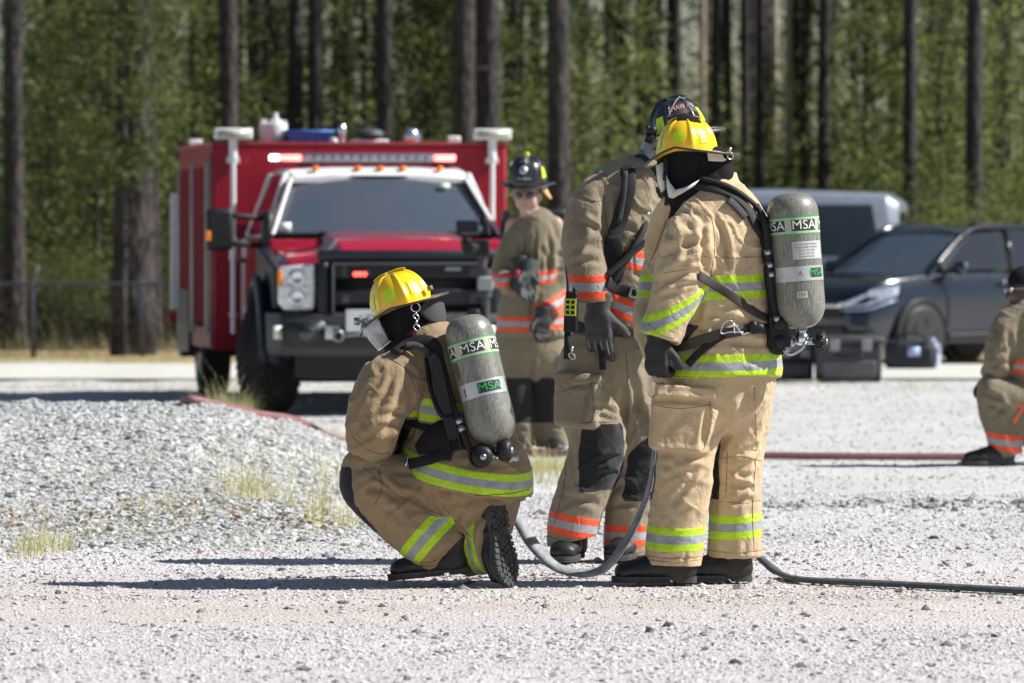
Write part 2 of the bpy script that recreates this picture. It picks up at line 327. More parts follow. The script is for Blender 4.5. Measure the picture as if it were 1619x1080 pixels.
class MB:
    def __init__(s): s.V = []; s.F = []; s.M = []; s.mi = 0
    def add(s, V, F):
        b = len(s.V); s.V += [tuple(v) for v in V]; s.F += [tuple(i + b for i in f) for f in F]; s.M += [s.mi] * len(F); return s
    def box(s, c, d, rot=None):
        v = [Vector(((i - .5) * d[0], (j - .5) * d[1], (k - .5) * d[2])) for i in (0, 1) for j in (0, 1) for k in (0, 1)]
        if rot is not None: v = [rot @ q for q in v]
        v = [q + Vector(c) for q in v]
        return s.add(v, [(0, 1, 3, 2), (4, 6, 7, 5), (0, 4, 5, 1), (2, 3, 7, 6), (0, 2, 6, 4), (1, 5, 7, 3)])
    def bb(s, lo, hi): return s.box([(a + b) / 2 for a, b in zip(lo, hi)], [abs(b - a) for a, b in zip(lo, hi)])
    def prism(s, poly, a, b):
        """poly: list of 3-D points; extruded from offset a to offset b (vectors)"""
        n = len(poly); a, b = Vector(a), Vector(b)
        V = [Vector(p) + a for p in poly] + [Vector(p) + b for p in poly]
        F = [tuple(range(n))[::-1], tuple(range(n, 2 * n))] + [(i, (i + 1) % n, n + (i + 1) % n, n + i) for i in range(n)]
        return s.add(V, F)
    def lathe(s, o, ax, prof, n=24, x=None):
        """prof: list of (radius, height) along axis ax from o"""
        o, ax = Vector(o), Vector(ax).normalized(); x = Vector(x) if x else (Vector((1, 0, 0)) if abs(ax.x) < .9 else Vector((0, 1, 0)))
        x = (x - ax * x.dot(ax)).normalized(); y = ax.cross(x); V = []; F = []
        for r, h in prof:
            for k in range(n):
                a = 2 * math.pi * k / n; V.append(o + ax * h + (x * math.cos(a) + y * math.sin(a)) * max(r, 1e-5))
        for i in range(len(prof) - 1):
            for k in range(n): F.append((i * n + k, i * n + (k + 1) % n, (i + 1) * n + (k + 1) % n, (i + 1) * n + k))
        if prof[0][0] > 1e-4: F.append(tuple(range(n))[::-1])
        if prof[-1][0] > 1e-4: F.append(tuple((len(prof) - 1) * n + k for k in range(n)))
        return s.add(V, F)
    def cyl(s, a, b, r, r2=None, n=16):
        a, b = Vector(a), Vector(b); return s.lathe(a, b - a, [(r, 0), (r if r2 is None else r2, (b - a).length)], n)
    def tube(s, pts, r, n=8, sm=4, rx=None, nrm=None, closed=False, cap=True, ell=False):
        """swept ellipse (or flat strap when nrm is given: half-width r, half-thickness rx)"""
        if nrm is not None:
            Q = catmull(pts, sm, closed); N = catmull(nrm, sm, closed)
        else: Q = catmull(pts, sm, closed) if sm > 1 else np.array([tuple(p) for p in pts]); N = None
        m = len(Q); T = np.gradient(Q, axis=0) if not closed else np.roll(Q, -1, 0) - np.roll(Q, 1, 0)
        T /= np.linalg.norm(T, axis=1)[:, None] + 1e-12
        rr = np.interp(np.linspace(0, 1, m), np.linspace(0, 1, len(r)), r) if isinstance(r, (list, tuple)) else np.full(m, r)
        V = []; F = []; u = None
        for i in range(m):
            t = T[i]
            if N is not None:
                nn = N[i] - t * np.dot(N[i], t); nn /= np.linalg.norm(nn) + 1e-12; sdir = np.cross(t, nn)
            else:
                if u is None: u = np.array([0, 0, 1.0]) if abs(t[2]) < .9 else np.array([1.0, 0, 0])
                u = u - t * np.dot(u, t); u /= np.linalg.norm(u) + 1e-12; sdir, nn = np.cross(t, u), u
            if N is not None:
                hw, ht = rr[i], rx
                for (a, b) in ((-.9, -.75), (0, -1), (.9, -.75), (1, .3), (0, 1), (-1, .3)) if ell else ((-1, -1), (1, -1), (1, .6), (.8, 1), (-.8, 1), (-1, .6)): V.append(Q[i] + sdir * a * hw + nn * b * ht)
            else:
                for k in range(n):
                    a = 2 * math.pi * k / n; V.append(Q[i] + sdir * math.cos(a) * rr[i] + nn * math.sin(a) * (rr[i] if rx is None else rx))
        k = 6 if N is not None else n
        for i in range(m if closed else m - 1):
            j = (i + 1) % m
            for q in range(k): F.append((i * k + q, i * k + (q + 1) % k, j * k + (q + 1) % k, j * k + q))
        if cap and not closed: F += [tuple(range(k))[::-1], tuple((m - 1) * k + q for q in range(k))]
        return s.add(V, F)
    def sph(s, c, r, n=12, sc=(1, 1, 1)):
        c = Vector(c); V = []; F = []; h = n // 2
        for i in range(h + 1):
            a = math.pi * i / h
            for k in range(n):
                b = 2 * math.pi * k / n; V.append(c + Vector((math.sin(a) * math.cos(b) * sc[0], math.sin(a) * math.sin(b) * sc[1], math.cos(a) * sc[2])) * r)
        for i in range(h):
            for k in range(n): F.append((i * n + k, (i + 1) * n + k, (i + 1) * n + (k + 1) % n, i * n + (k + 1) % n))
        return s.add(V, F)
    def torus(s, c, ax, r, r2, n=20, m=8, sc=1.0):
        c, ax = Vector(c), Vector(ax).normalized(); x = ax.orthogonal().normalized(); y = ax.cross(x)
        return s.tube([c + (x * math.cos(2 * math.pi * k / n) + y * math.sin(2 * math.pi * k / n) * sc) * r for k in range(n)], r2, n=m, sm=1, closed=True)
    def xf(s, M4): s.V = [tuple(M4 @ Vector(v)) for v in s.V]; return s
    def out(s, name, mat, parent=None, **kw): return mk(name, s.V, s.F, mat, parent, fm=s.M if isinstance(mat, (list, tuple)) else None, **kw)
def textmesh(body, size, thick=0.0):
    cu = bpy.data.curves.new('lettering', 'FONT'); cu.body = body; cu.size = size; cu.align_x = 'CENTER'; cu.align_y = 'CENTER'; cu.offset = 0
    cu.resolution_u = 3
    o = bpy.data.objects.new('lettering', cu); C.objects.link(o); dg = bpy.context.evaluated_depsgraph_get()
    me = o.evaluated_get(dg).to_mesh(); me.calc_loop_triangles(); V = [v.co.copy() for v in me.vertices]; F = [tuple(p.vertices) for p in me.loop_triangles]
    o.evaluated_get(dg).to_mesh_clear(); bpy.data.objects.remove(o); bpy.data.curves.remove(cu); return V, F

# ---------------------------------------------------------------- implicit surfaces -> one continuous mesh
class Loft:
    def __init__(s, name, pts, rad, ax=(1, 0, 0), k=0.03, cut0=None, cut1=None, n=4, sharp=False):
        """rad: list of (rx, ry); rx lies along ax. cut: True = flat end perpendicular to the limb, vector = plane normal (outward)"""
        s.name = name; s.k = k; P0 = [list(p) + [r[0], r[1]] if isinstance(r, (tuple, list)) else list(p) + [r, r] for p, r in zip(pts, rad)]
        Q = catmull(P0, n); s.C = Q[:, :3]; s.R = np.maximum(Q[:, 3:], 0.004); s.ax = np.array(Vector(ax).normalized()); s.L = np.concatenate([[0], np.cumsum(np.linalg.norm(np.diff(s.C, axis=0), axis=1))])
        s.cuts = []
        if cut0 is not None:
            nn = (s.C[0] - s.C[1]) if cut0 is True else np.array(cut0, float); s.cuts.append((s.C[0], nn / np.linalg.norm(nn)))
        if cut1 is not None:
            nn = (s.C[-1] - s.C[-2]) if cut1 is True else np.array(cut1, float); s.cuts.append((s.C[-1], nn / np.linalg.norm(nn)))
    def seg(s, i, X):
        a, b = s.C[i], s.C[i + 1]; d = b - a; L = np.linalg.norm(d); e = d / L
        t = np.clip(((X - a) @ e) / L, 0, 1); o = X - a - t[:, None] * d
        ex = s.ax - e * (s.ax @ e); ex /= np.linalg.norm(ex) + 1e-9; ey = np.cross(e, ex)
        r = s.R[i] + t[:, None] * (s.R[i + 1] - s.R[i]); rx, ry = r[:, 0], r[:, 1]; rz = np.minimum(rx, ry) 
        u, v, q = o @ ex, o @ ey, o @ e
        k0 = np.sqrt((u / rx) ** 2 + (v / ry) ** 2 + (q / rz) ** 2) + 1e-9
        k1 = np.sqrt((u / rx ** 2) ** 2 + (v / ry ** 2) ** 2 + (q / rz ** 2) ** 2) + 1e-9
        return k0 * (k0 - 1) / k1, s.L[i] + t * L, np.arctan2(v, u)
    def ev(s, X, full=False):
        D = np.full(len(X), 9.0); S = np.zeros(len(X)); A = np.zeros(len(X))
        for i in range(len(s.C) - 1):
            d, l, a = s.seg(i, X)
            if full: m = d < D; S[m] = l[m]; A[m] = a[m]
            D = np.minimum(D, d)
        for c, n in s.cuts: D = np.maximum(D, (X - c) @ n)
        return (D, S, A) if full else D
    def bounds(s, m): r = s.R.max() + m; return s.C.min(0) - r, s.C.max(0) + r
class RBox:
    def __init__(s, name, c, half, rot, r=0.01, k=0.006):
        s.name = name; s.c = np.array(c); s.h = np.array(half) - r; s.Rm = np.array(rot.to_3x3() if hasattr(rot, 'to_3x3') else rot); s.r = r; s.k = k; s.cuts = []
    def ev(s, X, full=False):
        q = np.abs((X - s.c) @ s.Rm) - s.h; D = np.linalg.norm(np.maximum(q, 0), axis=1) + np.minimum(q.max(1), 0) - s.r
        return (D, np.zeros(len(X)), np.zeros(len(X))) if full else D
    def bounds(s, m): r = np.linalg.norm(s.h) + s.r + m; return s.c - r, s.c + r
def smin(a, b, k):
    h = np.maximum(k - np.abs(a - b), 0) / k; return np.minimum(a, b) - h * h * k * 0.25
def nets(val, lo, h):
    s = val < 0; nx, ny, nz = val.shape; cnt = np.zeros((nx - 1, ny - 1, nz - 1), np.int8)
    for i in (0, 1):
        for j in (0, 1):
            for k in (0, 1): cnt += s[i:nx - 1 + i, j:ny - 1 + j, k:nz - 1 + k]
    act = (cnt > 0) & (cnt < 8); cells = np.argwhere(act); idx = np.full(act.shape, -1, np.int64); idx[act] = np.arange(len(cells))
    acc = np.zeros((len(cells), 3)); num = np.zeros(len(cells))
    cs = [np.array(c) for c in ((0, 0, 0), (1, 0, 0), (0, 1, 0), (1, 1, 0), (0, 0, 1), (1, 0, 1), (0, 1, 1), (1, 1, 1))]
    for a in range(8):
        for b in range(a + 1, 8):
            if np.abs(cs[a] - cs[b]).sum() != 1: continue
            va = val[tuple((cells + cs[a]).T)]; vb = val[tuple((cells + cs[b]).T)]; m = (va < 0) != (vb < 0)
            t = va[m] / (va[m] - vb[m]); acc[m] += cs[a] + t[:, None] * (cs[b] - cs[a]); num[m] += 1
    V = lo + h * (cells + acc / num[:, None]); F = []
    for ax in range(3):
        o1, o2 = (ax + 1) % 3, (ax + 2) % 3
        sl0 = [slice(None)] * 3; sl1 = [slice(None)] * 3; sl0[ax] = slice(0, -1); sl1[ax] = slice(1, None)
        for o in (o1, o2): sl0[o] = slice(1, -1); sl1[o] = slice(1, -1)
        A, B = s[tuple(sl0)], s[tuple(sl1)]; e = np.argwhere(A != B)
        if not len(e): continue
        flip = A[tuple(e.T)]; base = e.copy(); base[:, o1] += 1; base[:, o2] += 1
        q = []
        for (p, r) in ((-1, -1), (0, -1), (0, 0), (-1, 0)):
            c = base.copy(); c[:, o1] += p; c[:, o2] += r; q.append(idx[tuple(c.T)])
        Q = np.stack(q, 1); Q[~flip] = Q[~flip][:, ::-1]; F.append(Q)
    return V, np.concatenate(F)
def vnormals(V, F):
    n = np.cross(V[F[:, 2]] - V[F[:, 0]], V[F[:, 3]] - V[F[:, 1]]); N = np.zeros_like(V)
    for k in range(4): np.add.at(N, F[:, k], n)
    return N / (np.linalg.norm(N, axis=1)[:, None] + 1e-12)
def implicit(parts, h):
    lo = np.min([p.bounds(0.03)[0] for p in parts], 0); hi = np.max([p.bounds(0.03)[1] for p in parts], 0)
    n = np.ceil((hi - lo) / h).astype(int) + 1; val = np.full(n, 9.0, np.float32)
    ax = [lo[i] + h * np.arange(n[i]) for i in range(3)]
    for p in parts:
        a, b = p.bounds(max(0.03, p.k)); i0 = np.maximum(((a - lo) / h).astype(int), 0); i1 = np.minimum(((b - lo) / h).astype(int) + 2, n)
        sub = tuple(slice(i0[k], i1[k]) for k in range(3))
        g = np.stack(np.meshgrid(*[ax[k][sub[k]] for k in range(3)], indexing='ij'), -1).reshape(-1, 3)
        if isinstance(p, Loft):
            D = np.full(len(g), 9.0)
            for i in range(len(p.C) - 1):
                r = p.R[i:i + 2].max() + max(0.03, p.k); q0 = np.minimum(p.C[i], p.C[i + 1]) - r; q1 = np.maximum(p.C[i], p.C[i + 1]) + r
                m = np.all((g > q0) & (g < q1), axis=1)
                if m.any(): D[m] = np.minimum(D[m], p.seg(i, g[m])[0])
            for c, nn in p.cuts: D = np.maximum(D, (g - c) @ nn)
        else: D = p.ev(g)
        val[sub] = smin(val[sub], D.reshape(val[sub].shape).astype(np.float32), p.k)
    return nets(val, lo, h)
class Cloth:
    """one garment: lofts joined into a continuous skin, folded, banded"""
    def __init__(s, parts, h=0.0075, fold=0.006, seed=1, bands=(), mask=None, creases=(), view=True, post=None, ring=1.0, inflate=None):
        V, F = implicit(parts, h); N = vnormals(V, F)
        D = []; S = []; A = []
        for p in parts:
            d, l, a = p.ev(V, True); D.append(d); S.append(l); A.append(a)
        D = np.array(D); S = np.array(S); A = np.array(A); order = np.sort(D, 0); I = D.argmin(0)
        sS = S[I, np.arange(len(V))]; sA = A[I, np.arange(len(V))]
        wgt = ss(0.0, 0.05, order[1] - order[0]) * 0.7 + 0.3 if len(parts) > 1 else np.ones(len(V))
        q = np.stack([sS * 11 * ring, np.cos(sA) * 0.9, np.sin(sA) * 0.9], 1) + I[:, None] * 7.3
        wq = fbm(V * 7, 2, seed + 3)
        r1 = 1 - np.abs(vnoise(q + wq[:, None] * 0.9, seed)) * 2
        dg = V[:, 0] * .8 + V[:, 2] * .6; dh = -V[:, 0] * .6 + V[:, 2] * .8
        r2 = 1 - np.abs(vnoise(np.stack([dg * 4.5, V[:, 1] * 6, dh * 13], 1) + wq[:, None] * .8, seed + 5)) * 2
        r4 = 1 - np.abs(vnoise(np.stack([dg * 16, V[:, 1] * 8, dh * 4], 1) + wq[:, None] * .9, seed + 15)) * 2
        r3 = 1 - np.abs(vnoise(V * (26, 26, 20) + wq[:, None] * 2, seed + 9)) * 2
        low = fbm(V * 3.4, 2, seed + 11); pm = ss(-.15, .45, vnoise(V * 3.1, seed + 21)); pn = ss(-.1, .5, vnoise(V * 3.3, seed + 23))
        cl = lambda a: np.clip(a, 0, 1) ** 2.2
        disp = fold * (0.5 * wgt * cl(r1) * (.35 + .65 * pm) + 1.0 * cl(r2) * pn + 0.9 * cl(r4) * pm + 0.16 * r3 + 0.9 * low - 0.35)
        px, py = pix(V); facing = ss(0.15, 0.5, -N[:, 1])
        for cr in creases:
            x0, y0, x1, y1, wd, dp = cr[:6]; L = math.hypot(x1 - x0, y1 - y0); ex, ey = (x1 - x0) / L, (y1 - y0) / L
            u = ((px - x0) * ex + (py - y0) * ey) / L; v = (-(px - x0) * ey + (py - y0) * ex)
            v = v + 0.12 * L * np.sin(np.clip(u, 0, 1) * math.pi) * (cr[6] if len(cr) > 6 else 0.5)
            fall = ss(-0.08, 0.25, u) * (1 - ss(0.7, 1.08, u)); g = v / wd
            disp += facing * dp * 0.78 * fall * (-1.0 * np.exp(-g * g) + 0.8 * np.exp(-(g + 1.8) ** 2 / 1.4) + 0.35 * np.exp(-(g - 1.8) ** 2 / 1.4))
        bd = np.full(len(V), 3.0); names = [p.name for p in parts]
        for b in bands:
            ok = np.isin(I, [i for i, n in enumerate(names) if n in b['on']]); d = (V - np.array(b['p'])) @ (np.array(Vector(b['n']).normalized())) / b['w']
            if 'xr' in b: ok &= (px > b['xr'][0]) & (px < b['xr'][1])
            if 'yr' in b: ok &= (py > b['yr'][0]) & (py < b['yr'][1])
            d = np.clip(d, -3, 3); d = np.abs(d); m = ok & (d < bd); bd[m] = d[m]
        disp *= 1 - 0.45 * (1 - ss(0.9, 1.6, np.abs(bd))); disp += 0.0015 * (1 - ss(0.9, 1.25, np.abs(bd)))
        V = V + N * disp[:, None]
        s.names, s.I = names, I
        mkv = np.zeros(len(V)) if mask is None else mask(V, N, I, names, px, py)
        if mask is not None:
            for _ in range(3):
                fa_ = mkv[F].mean(1); acc = np.zeros(len(V)); cn = np.zeros(len(V))
                for k in range(4): np.add.at(acc, F[:, k], fa_); np.add.at(cn, F[:, k], 1)
                mkv = acc / np.maximum(cn, 1)
        if post is not None: V = post(V, N, I, names, px, py)
        s.V, s.F, s.at = V, F, {'band': bd, 'mask': mkv}; s.bvh = BVHTree.FromPolygons([tuple(v) for v in V], [tuple(f) for f in F.tolist()])
    def make(s, name, mat, parent, label=None): return mk(name, s.V, s.F, mat, parent, attrs=s.at, label=label)
    def hit(s, px, py, off=0.006, fb=None):
        o = Vector((0, 0, CAMH)); d = (P(px, py, 30) - o).normalized(); r = s.bvh.ray_cast(o, d)
        if r[0] is None:
            if fb is None: return None, None
            return P(px, py, fb), Vector((0, -1, 0))
        return r[0] + r[1] * off, r[1]
    def seams(s, parent, lines, mat, r=.0017):
        for ln in lines:
            Q = catmull([(x, y, 0) for x, y in ln], 8); pts = []
            for q in Q:
                h_, n_ = s.hit(q[0], q[1], .0006)
                if h_ is not None and (not pts or (h_ - pts[-1]).length < .06): pts.append(h_)
            if len(pts) > 3: MB().tube(pts, r, n=5, sm=1).out('seam', mat, parent)
    def strap(s, mb, pts, hw, ht=0.003, off=0.006, fb=None, sm=4):
        Q, N = [], []
        for p in pts:
            if len(p) == 3: q, n = P(*p), Vector((0.2, -1, 0.1))
            else: q, n = s.hit(p[0], p[1], off, fb)
            if q is None: continue
            Q.append(q); N.append(n)
        if len(N) > 2: N = [(N[max(i - 1, 0)] + N[i] * 2 + N[min(i + 1, len(N) - 1)]).normalized() for i in range(len(N))]
        return mb.tube(Q, hw, rx=ht, nrm=N, sm=sm)
def skin(parts, h=0.005):
    return implicit(parts, h)
# ================================================================ wearable kit builders
def basis(o, x, z):
    """matrix with origin o, x axis along x, z axis near z"""
    x = Vector(x).normalized(); z = Vector(z); z = (z - x * z.dot(x)).normalized(); y = z.cross(x)
    return Matrix(((x.x, y.x, z.x, o[0]), (x.y, y.y, z.y, o[1]), (x.z, y.z, z.z, o[2]), (0, 0, 0, 1)))
def tf(V, M4): A = np.array(M4); return np.asarray(V) @ A[:3, :3].T + A[:3, 3]
def gridfaces(n, m, wrap):
    f = []
    for i in range(m - 1):
        for k in range(n if wrap else n - 1): f.append((i * n + k, i * n + (k + 1) % n, (i + 1) * n + (k + 1) % n, (i + 1) * n + k))
    return f
def helmet(person, M4, shell, lx=.138, ly=.118, H=.142, back=.088, front=.048, side=.036, panels=(40, 90, 140, -40, -90, -140), pm='lime', under=None, droop=1.0):
    ribs = [R(a) for a in (0, 62, 118, 180, -118, -62)]
    zb = lambda a: (-.034 * max(math.cos(a), 0) ** 1.6 - .014 * max(-math.cos(a), 0) ** 1.6) * droop
    def dome(a, t, off=0.0):
        rb = max(math.exp(-((math.atan2(math.sin(a - r), math.cos(a - r))) / .085) ** 2) for r in ribs)
        f = math.cos(t * math.pi / 2) ** .72; g = math.sin(t * math.pi / 2) ** 1.02
        e = off + .0075 * rb * (1 - t ** 6) * ss(0, .12, t) + (.0035 * math.exp(-(math.sin(a) * f / .06) ** 2))
        return Vector(((lx * f + e * f) * math.cos(a) - .004, (ly * f + e * f) * math.sin(a), zb(a) * (1 - t) + (H + e) * g))
    n, m = 120, 22; V = []; F = []
    for i in range(m):
        t = 1 - (1 - i / (m - 1)) ** 1.0; t = min(t, .995)
        for k in range(n): V.append(dome(2 * math.pi * k / n, t))
    F = gridfaces(n, m, True); F.append(tuple((m - 1) * n + k for k in range(n)))
    # brim: inner ring -> outer ring -> underside
    b0 = len(V)
    def brim(a, q, low):
        c = math.cos(a); wdt = (front * max(c, 0) ** 1.3 + back * max(-c, 0) ** 1.1 + side * (1 - abs(c)) ** .8)
        ca, sa = math.cos(a), math.sin(a); dx, dy = ca, sa * 1.0
        curl = .014 * (1 - abs(c)) ** 1.3
        z = zb(a) + q * (-.020 * max(c, 0) ** 1.5 - .012 * max(-c, 0) + curl * q) * droop
        return Vector((lx * ca - .004 + dx * wdt * q, ly * sa + dy * wdt * q, z - (0.004 if low else 0)))
    rows = [(q, False) for q in (0, .35, .7, 1)] + [(q, True) for q in (1, .6, .2, -.12)]
    for q, low in rows:
        for k in range(n): V.append(brim(2 * math.pi * k / n, q, low))
    F += [tuple(v + b0 for v in f)[::-1] for f in gridfaces(n, len(rows), True)]
    hm = mk('helmet', tf(V, M4), F, shell, person)
    MB().tube([tuple(tf([brim(2 * math.pi * k / 60, 1, False) - Vector((0, 0, .002))], M4)[0]) for k in range(60)], .0052, n=8, sm=1, closed=True).out('brim_trim', 'trim', hm)
    for pa in panels:
        V = []; na, ntt = 9, 7
        for i in range(ntt):
            t = .16 + .28 * i / (ntt - 1); hw = R(13) * (1.0 - .25 * i / (ntt - 1)) / max(.6, math.cos(t * 1.2) ** .35)
            for k in range(na): V.append(dome(R(pa) + hw * (2 * k / (na - 1) - 1), t, .0022))
        mk('reflective_panel', tf(V, M4), gridfaces(na, ntt, False), pm, hm)
    m_ = MB(); m_.tube([tuple(dome(0, t, .004)) for t in np.linspace(.72, .98, 6)] + [tuple(dome(math.pi, t, .004)) for t in np.linspace(.98, .75, 5)], .003, n=8, sm=2); m_.sph(dome(0, .96, .001), .010, 10, (1, 1, .6))
    m_.xf(M4).out('crest', shell, hm)
    return hm, dome, brim
def boot(person, heel, toe, up, mat='leather_black', L=.315, wide=1.0, shaft=.2, shaftdir=None, lug=False, name='boot'):
    heel, toe = Vector(heel), Vector(toe); M4 = basis(heel, toe - heel, up); S = L / .315; w = wide * S
    lf = [Loft('foot', [(.045, 0, .055), (.12, 0, .062), (.20, -.002, .052), (.275, 0, .042)], [(.042 * w, .05), (.044 * w, .058), (.053 * w, .046), (.045 * w, .034)], ax=(0, 1, 0), k=.02),
          Loft('shaft', [(.062, 0, .05), (.058, 0, .12), (.05 if shaftdir is None else shaftdir, 0, .05 + shaft)], [(.05 * w, .058), (.054 * w, .062), (.062 * w, .068)], ax=(0, 1, 0), k=.03, cut1=True)]
    V, F = implicit(lf, .006); N = vnormals(V, F)
    cr = np.exp(-((V[:, 0] - .19 - .03 * np.sin(V[:, 1] * 40)) / .006) ** 2) + np.exp(-((V[:, 0] - .17) / .006) ** 2) + .8 * np.exp(-((V[:, 2] - .125) / .006) ** 2)
    V = V - N * (.003 * cr * ss(.03, .06, V[:, 2]))[:, None] + N * (.0015 * vnoise(V * 40, 2))[:, None]
    V[:, 2] = np.maximum(V[:, 2], .022 + .0 * V[:, 0]); V *= (S, 1, S)
    bo = mk(name, tf(V, M4), F, mat, person)
    def ol(n=36, e=0.0):
        P_ = [(-.002, 0), (.005, .030), (.04, .040), (.10, .036), (.16, .043), (.215, .052), (.265, .048), (.305, .026), (.318, 0), (.305, -.028), (.265, -.050), (.215, -.053), (.16, -.040), (.10, -.034), (.04, -.038), (.005, -.030)]
        q = catmull([(x, y * wide, 0) for x, y in P_], 3, True); return [((x - .155) * (1 + e * 6) + .155, y * (1 + e * 20), 0) for x, y, z in q]
    m = MB(); m.prism([(x * S, y, .010) for x, y, z in ol(e=.003)], (0, 0, 0), (0, 0, .016))
    hb = [(x * S, y, 0) for x, y, z in ol(e=.003) if x < .085]; m.prism(hb, (0, 0, 0), (0, 0, .010)); fb = [(x * S, y, .001) for x, y, z in ol(e=.002) if x > .095]; m.prism(fb, (0, 0, 0), (0, 0, .008))
    if lug:
        for sx in np.arange(.015, .31, .024):
            if .09 < sx < .12: continue
            hw = float(np.interp(sx, [0, .04, .1, .16, .215, .265, .305, .318], [.028, .038, .034, .042, .051, .047, .028, .01])) * wide
            for sy in (-1, 1): m.box(((sx) * S, sy * (hw - .008), -.003), (.017, .024, .006)); 
            for sy in (-.36, .36): m.box(((sx + .011) * S, sy * hw, -.002), (.015, .020, .006), Matrix.Rotation(.5 * (1 if sy > 0 else -1), 3, 'Z'))
            if int(sx * 1000) % 2: m.box((sx * S, 0, -.002), (.016, .018, .006))
    so_ = m.xf(M4).out('sole', 'sole', bo, smooth=False)
    if lug: MB().xf(M4) ; m2 = MB(); m2.box((.145 * S, 0, .006), (.035, .026, .012)); m2.xf(M4).out('sole_badge', 'goldmute', so_ if False else bo)
    return bo
M['goldmute'] = simple('rubber_badge', (0.22, 0.17, 0.05), 0.6)
def glove(person, wrist, fingdir, thumbdir, mat='glove_black', curl=(.5, .6, .65, .7), tcurl=.4, sz=1.0, cuff=.07, name='glove', spread=.06, ribs=None):
    """fingdir: towards the fingertips; thumbdir: side of the palm with the thumb; fingers curl towards -(palm back) = z cross"""
    z = Vector(fingdir).normalized(); x = Vector(thumbdir); x = (x - z * x.dot(z)).normalized(); y = z.cross(x)   # palm faces -y
    M4 = Matrix(((x.x, y.x, z.x, wrist[0]), (x.y, y.y, z.y, wrist[1]), (x.z, y.z, z.z, wrist[2]), (0, 0, 0, 1)))
    lf = [Loft('cuff', [(0, 0, -cuff), (0, 0, -.01), (0, 0, .03)], [(.050, .038), (.042, .030), (.044, .026)], k=.02, cut0=True), RBox('palm', (.002, 0, .055), (.046, .019, .045), Matrix.Identity(3), .016, .02)]
    fx = (.033, .011, -.012, -.034); fl = (.072, .082, .076, .060); paths = []
    for i in range(4):
        p = Vector((fx[i], 0, .092)); a = 0.10; pts = [tuple(p - Vector((0, 0, .02))), tuple(p)]; sp = (fx[i]) * spread * 20
        for q, fr in enumerate((.44, .31, .25)):
            a += curl[i] * (.75, 1.0, .7)[q]; d = Vector((sp * .2, -math.sin(a), math.cos(a))); p = p + d * fl[i] * fr * 1.05; pts.append(tuple(p))
        lf.append(Loft('f%d' % i, pts, [.0125, .0130, .0125, .0118, .0105], k=.006, n=3)); paths.append(pts)
    p = Vector((.040, -.006, .030)); pts = [(.025, -.002, .02), tuple(p)]; a = tcurl
    for fr in (.4, .35, .3):
        d = Vector((math.cos(a) * .85, -.45 - a * .15, .55 + math.sin(a) * .5)).normalized(); p = p + d * .068 * fr * 1.1; pts.append(tuple(p)); a += tcurl
    lf.append(Loft('th', pts, [.017, .0165, .015, .0135, .0115], k=.012, n=3))
    V, F = implicit(lf, .0052); N = vnormals(V, F); V = V + N * (.0016 * vnoise(V * 55, 3) + .0012 * (1 - np.abs(vnoise(V * 30, 6)) * 2))[:, None]
    o = mk(name, tf(V * sz, M4), F, mat, person)
    if ribs:
        for i in range(4):
            a_ = [Vector(q) + Vector((0, .0135, 0)) for q in paths[i][1:4]]; MB().tube([tuple(Vector(q) * sz) for q in a_], .0028, n=5, sm=2).xf(M4).out('rib', ribs, o)
    return o
def wraplabel(parent, M4, r, z0, z1, a0, a1, mat, off=.0012, n=14, name='label'):
    V = []
    for z in (z0, z1):
        for k in range(n + 1):
            a = a0 + (a1 - a0) * k / n; V.append(((r + off) * math.sin(a), -(r + off) * math.cos(a), z))
    return mk(name, tf(V, M4), gridfaces(n + 1, 2, False), mat, parent)
def wraptext(parent, M4, r, body, zc, ac, size, mat, off=.0022, name='lettering', thick=0.0, sx=1.0):
    V, F = textmesh(body, size, thick); V = [(((r + off) * math.sin(ac + v.x * sx / r)), -(r + off) * math.cos(ac + v.x * sx / r), zc + v.y) for v in V]
    return mk(name, tf(V, M4), F, mat, parent, smooth=False)
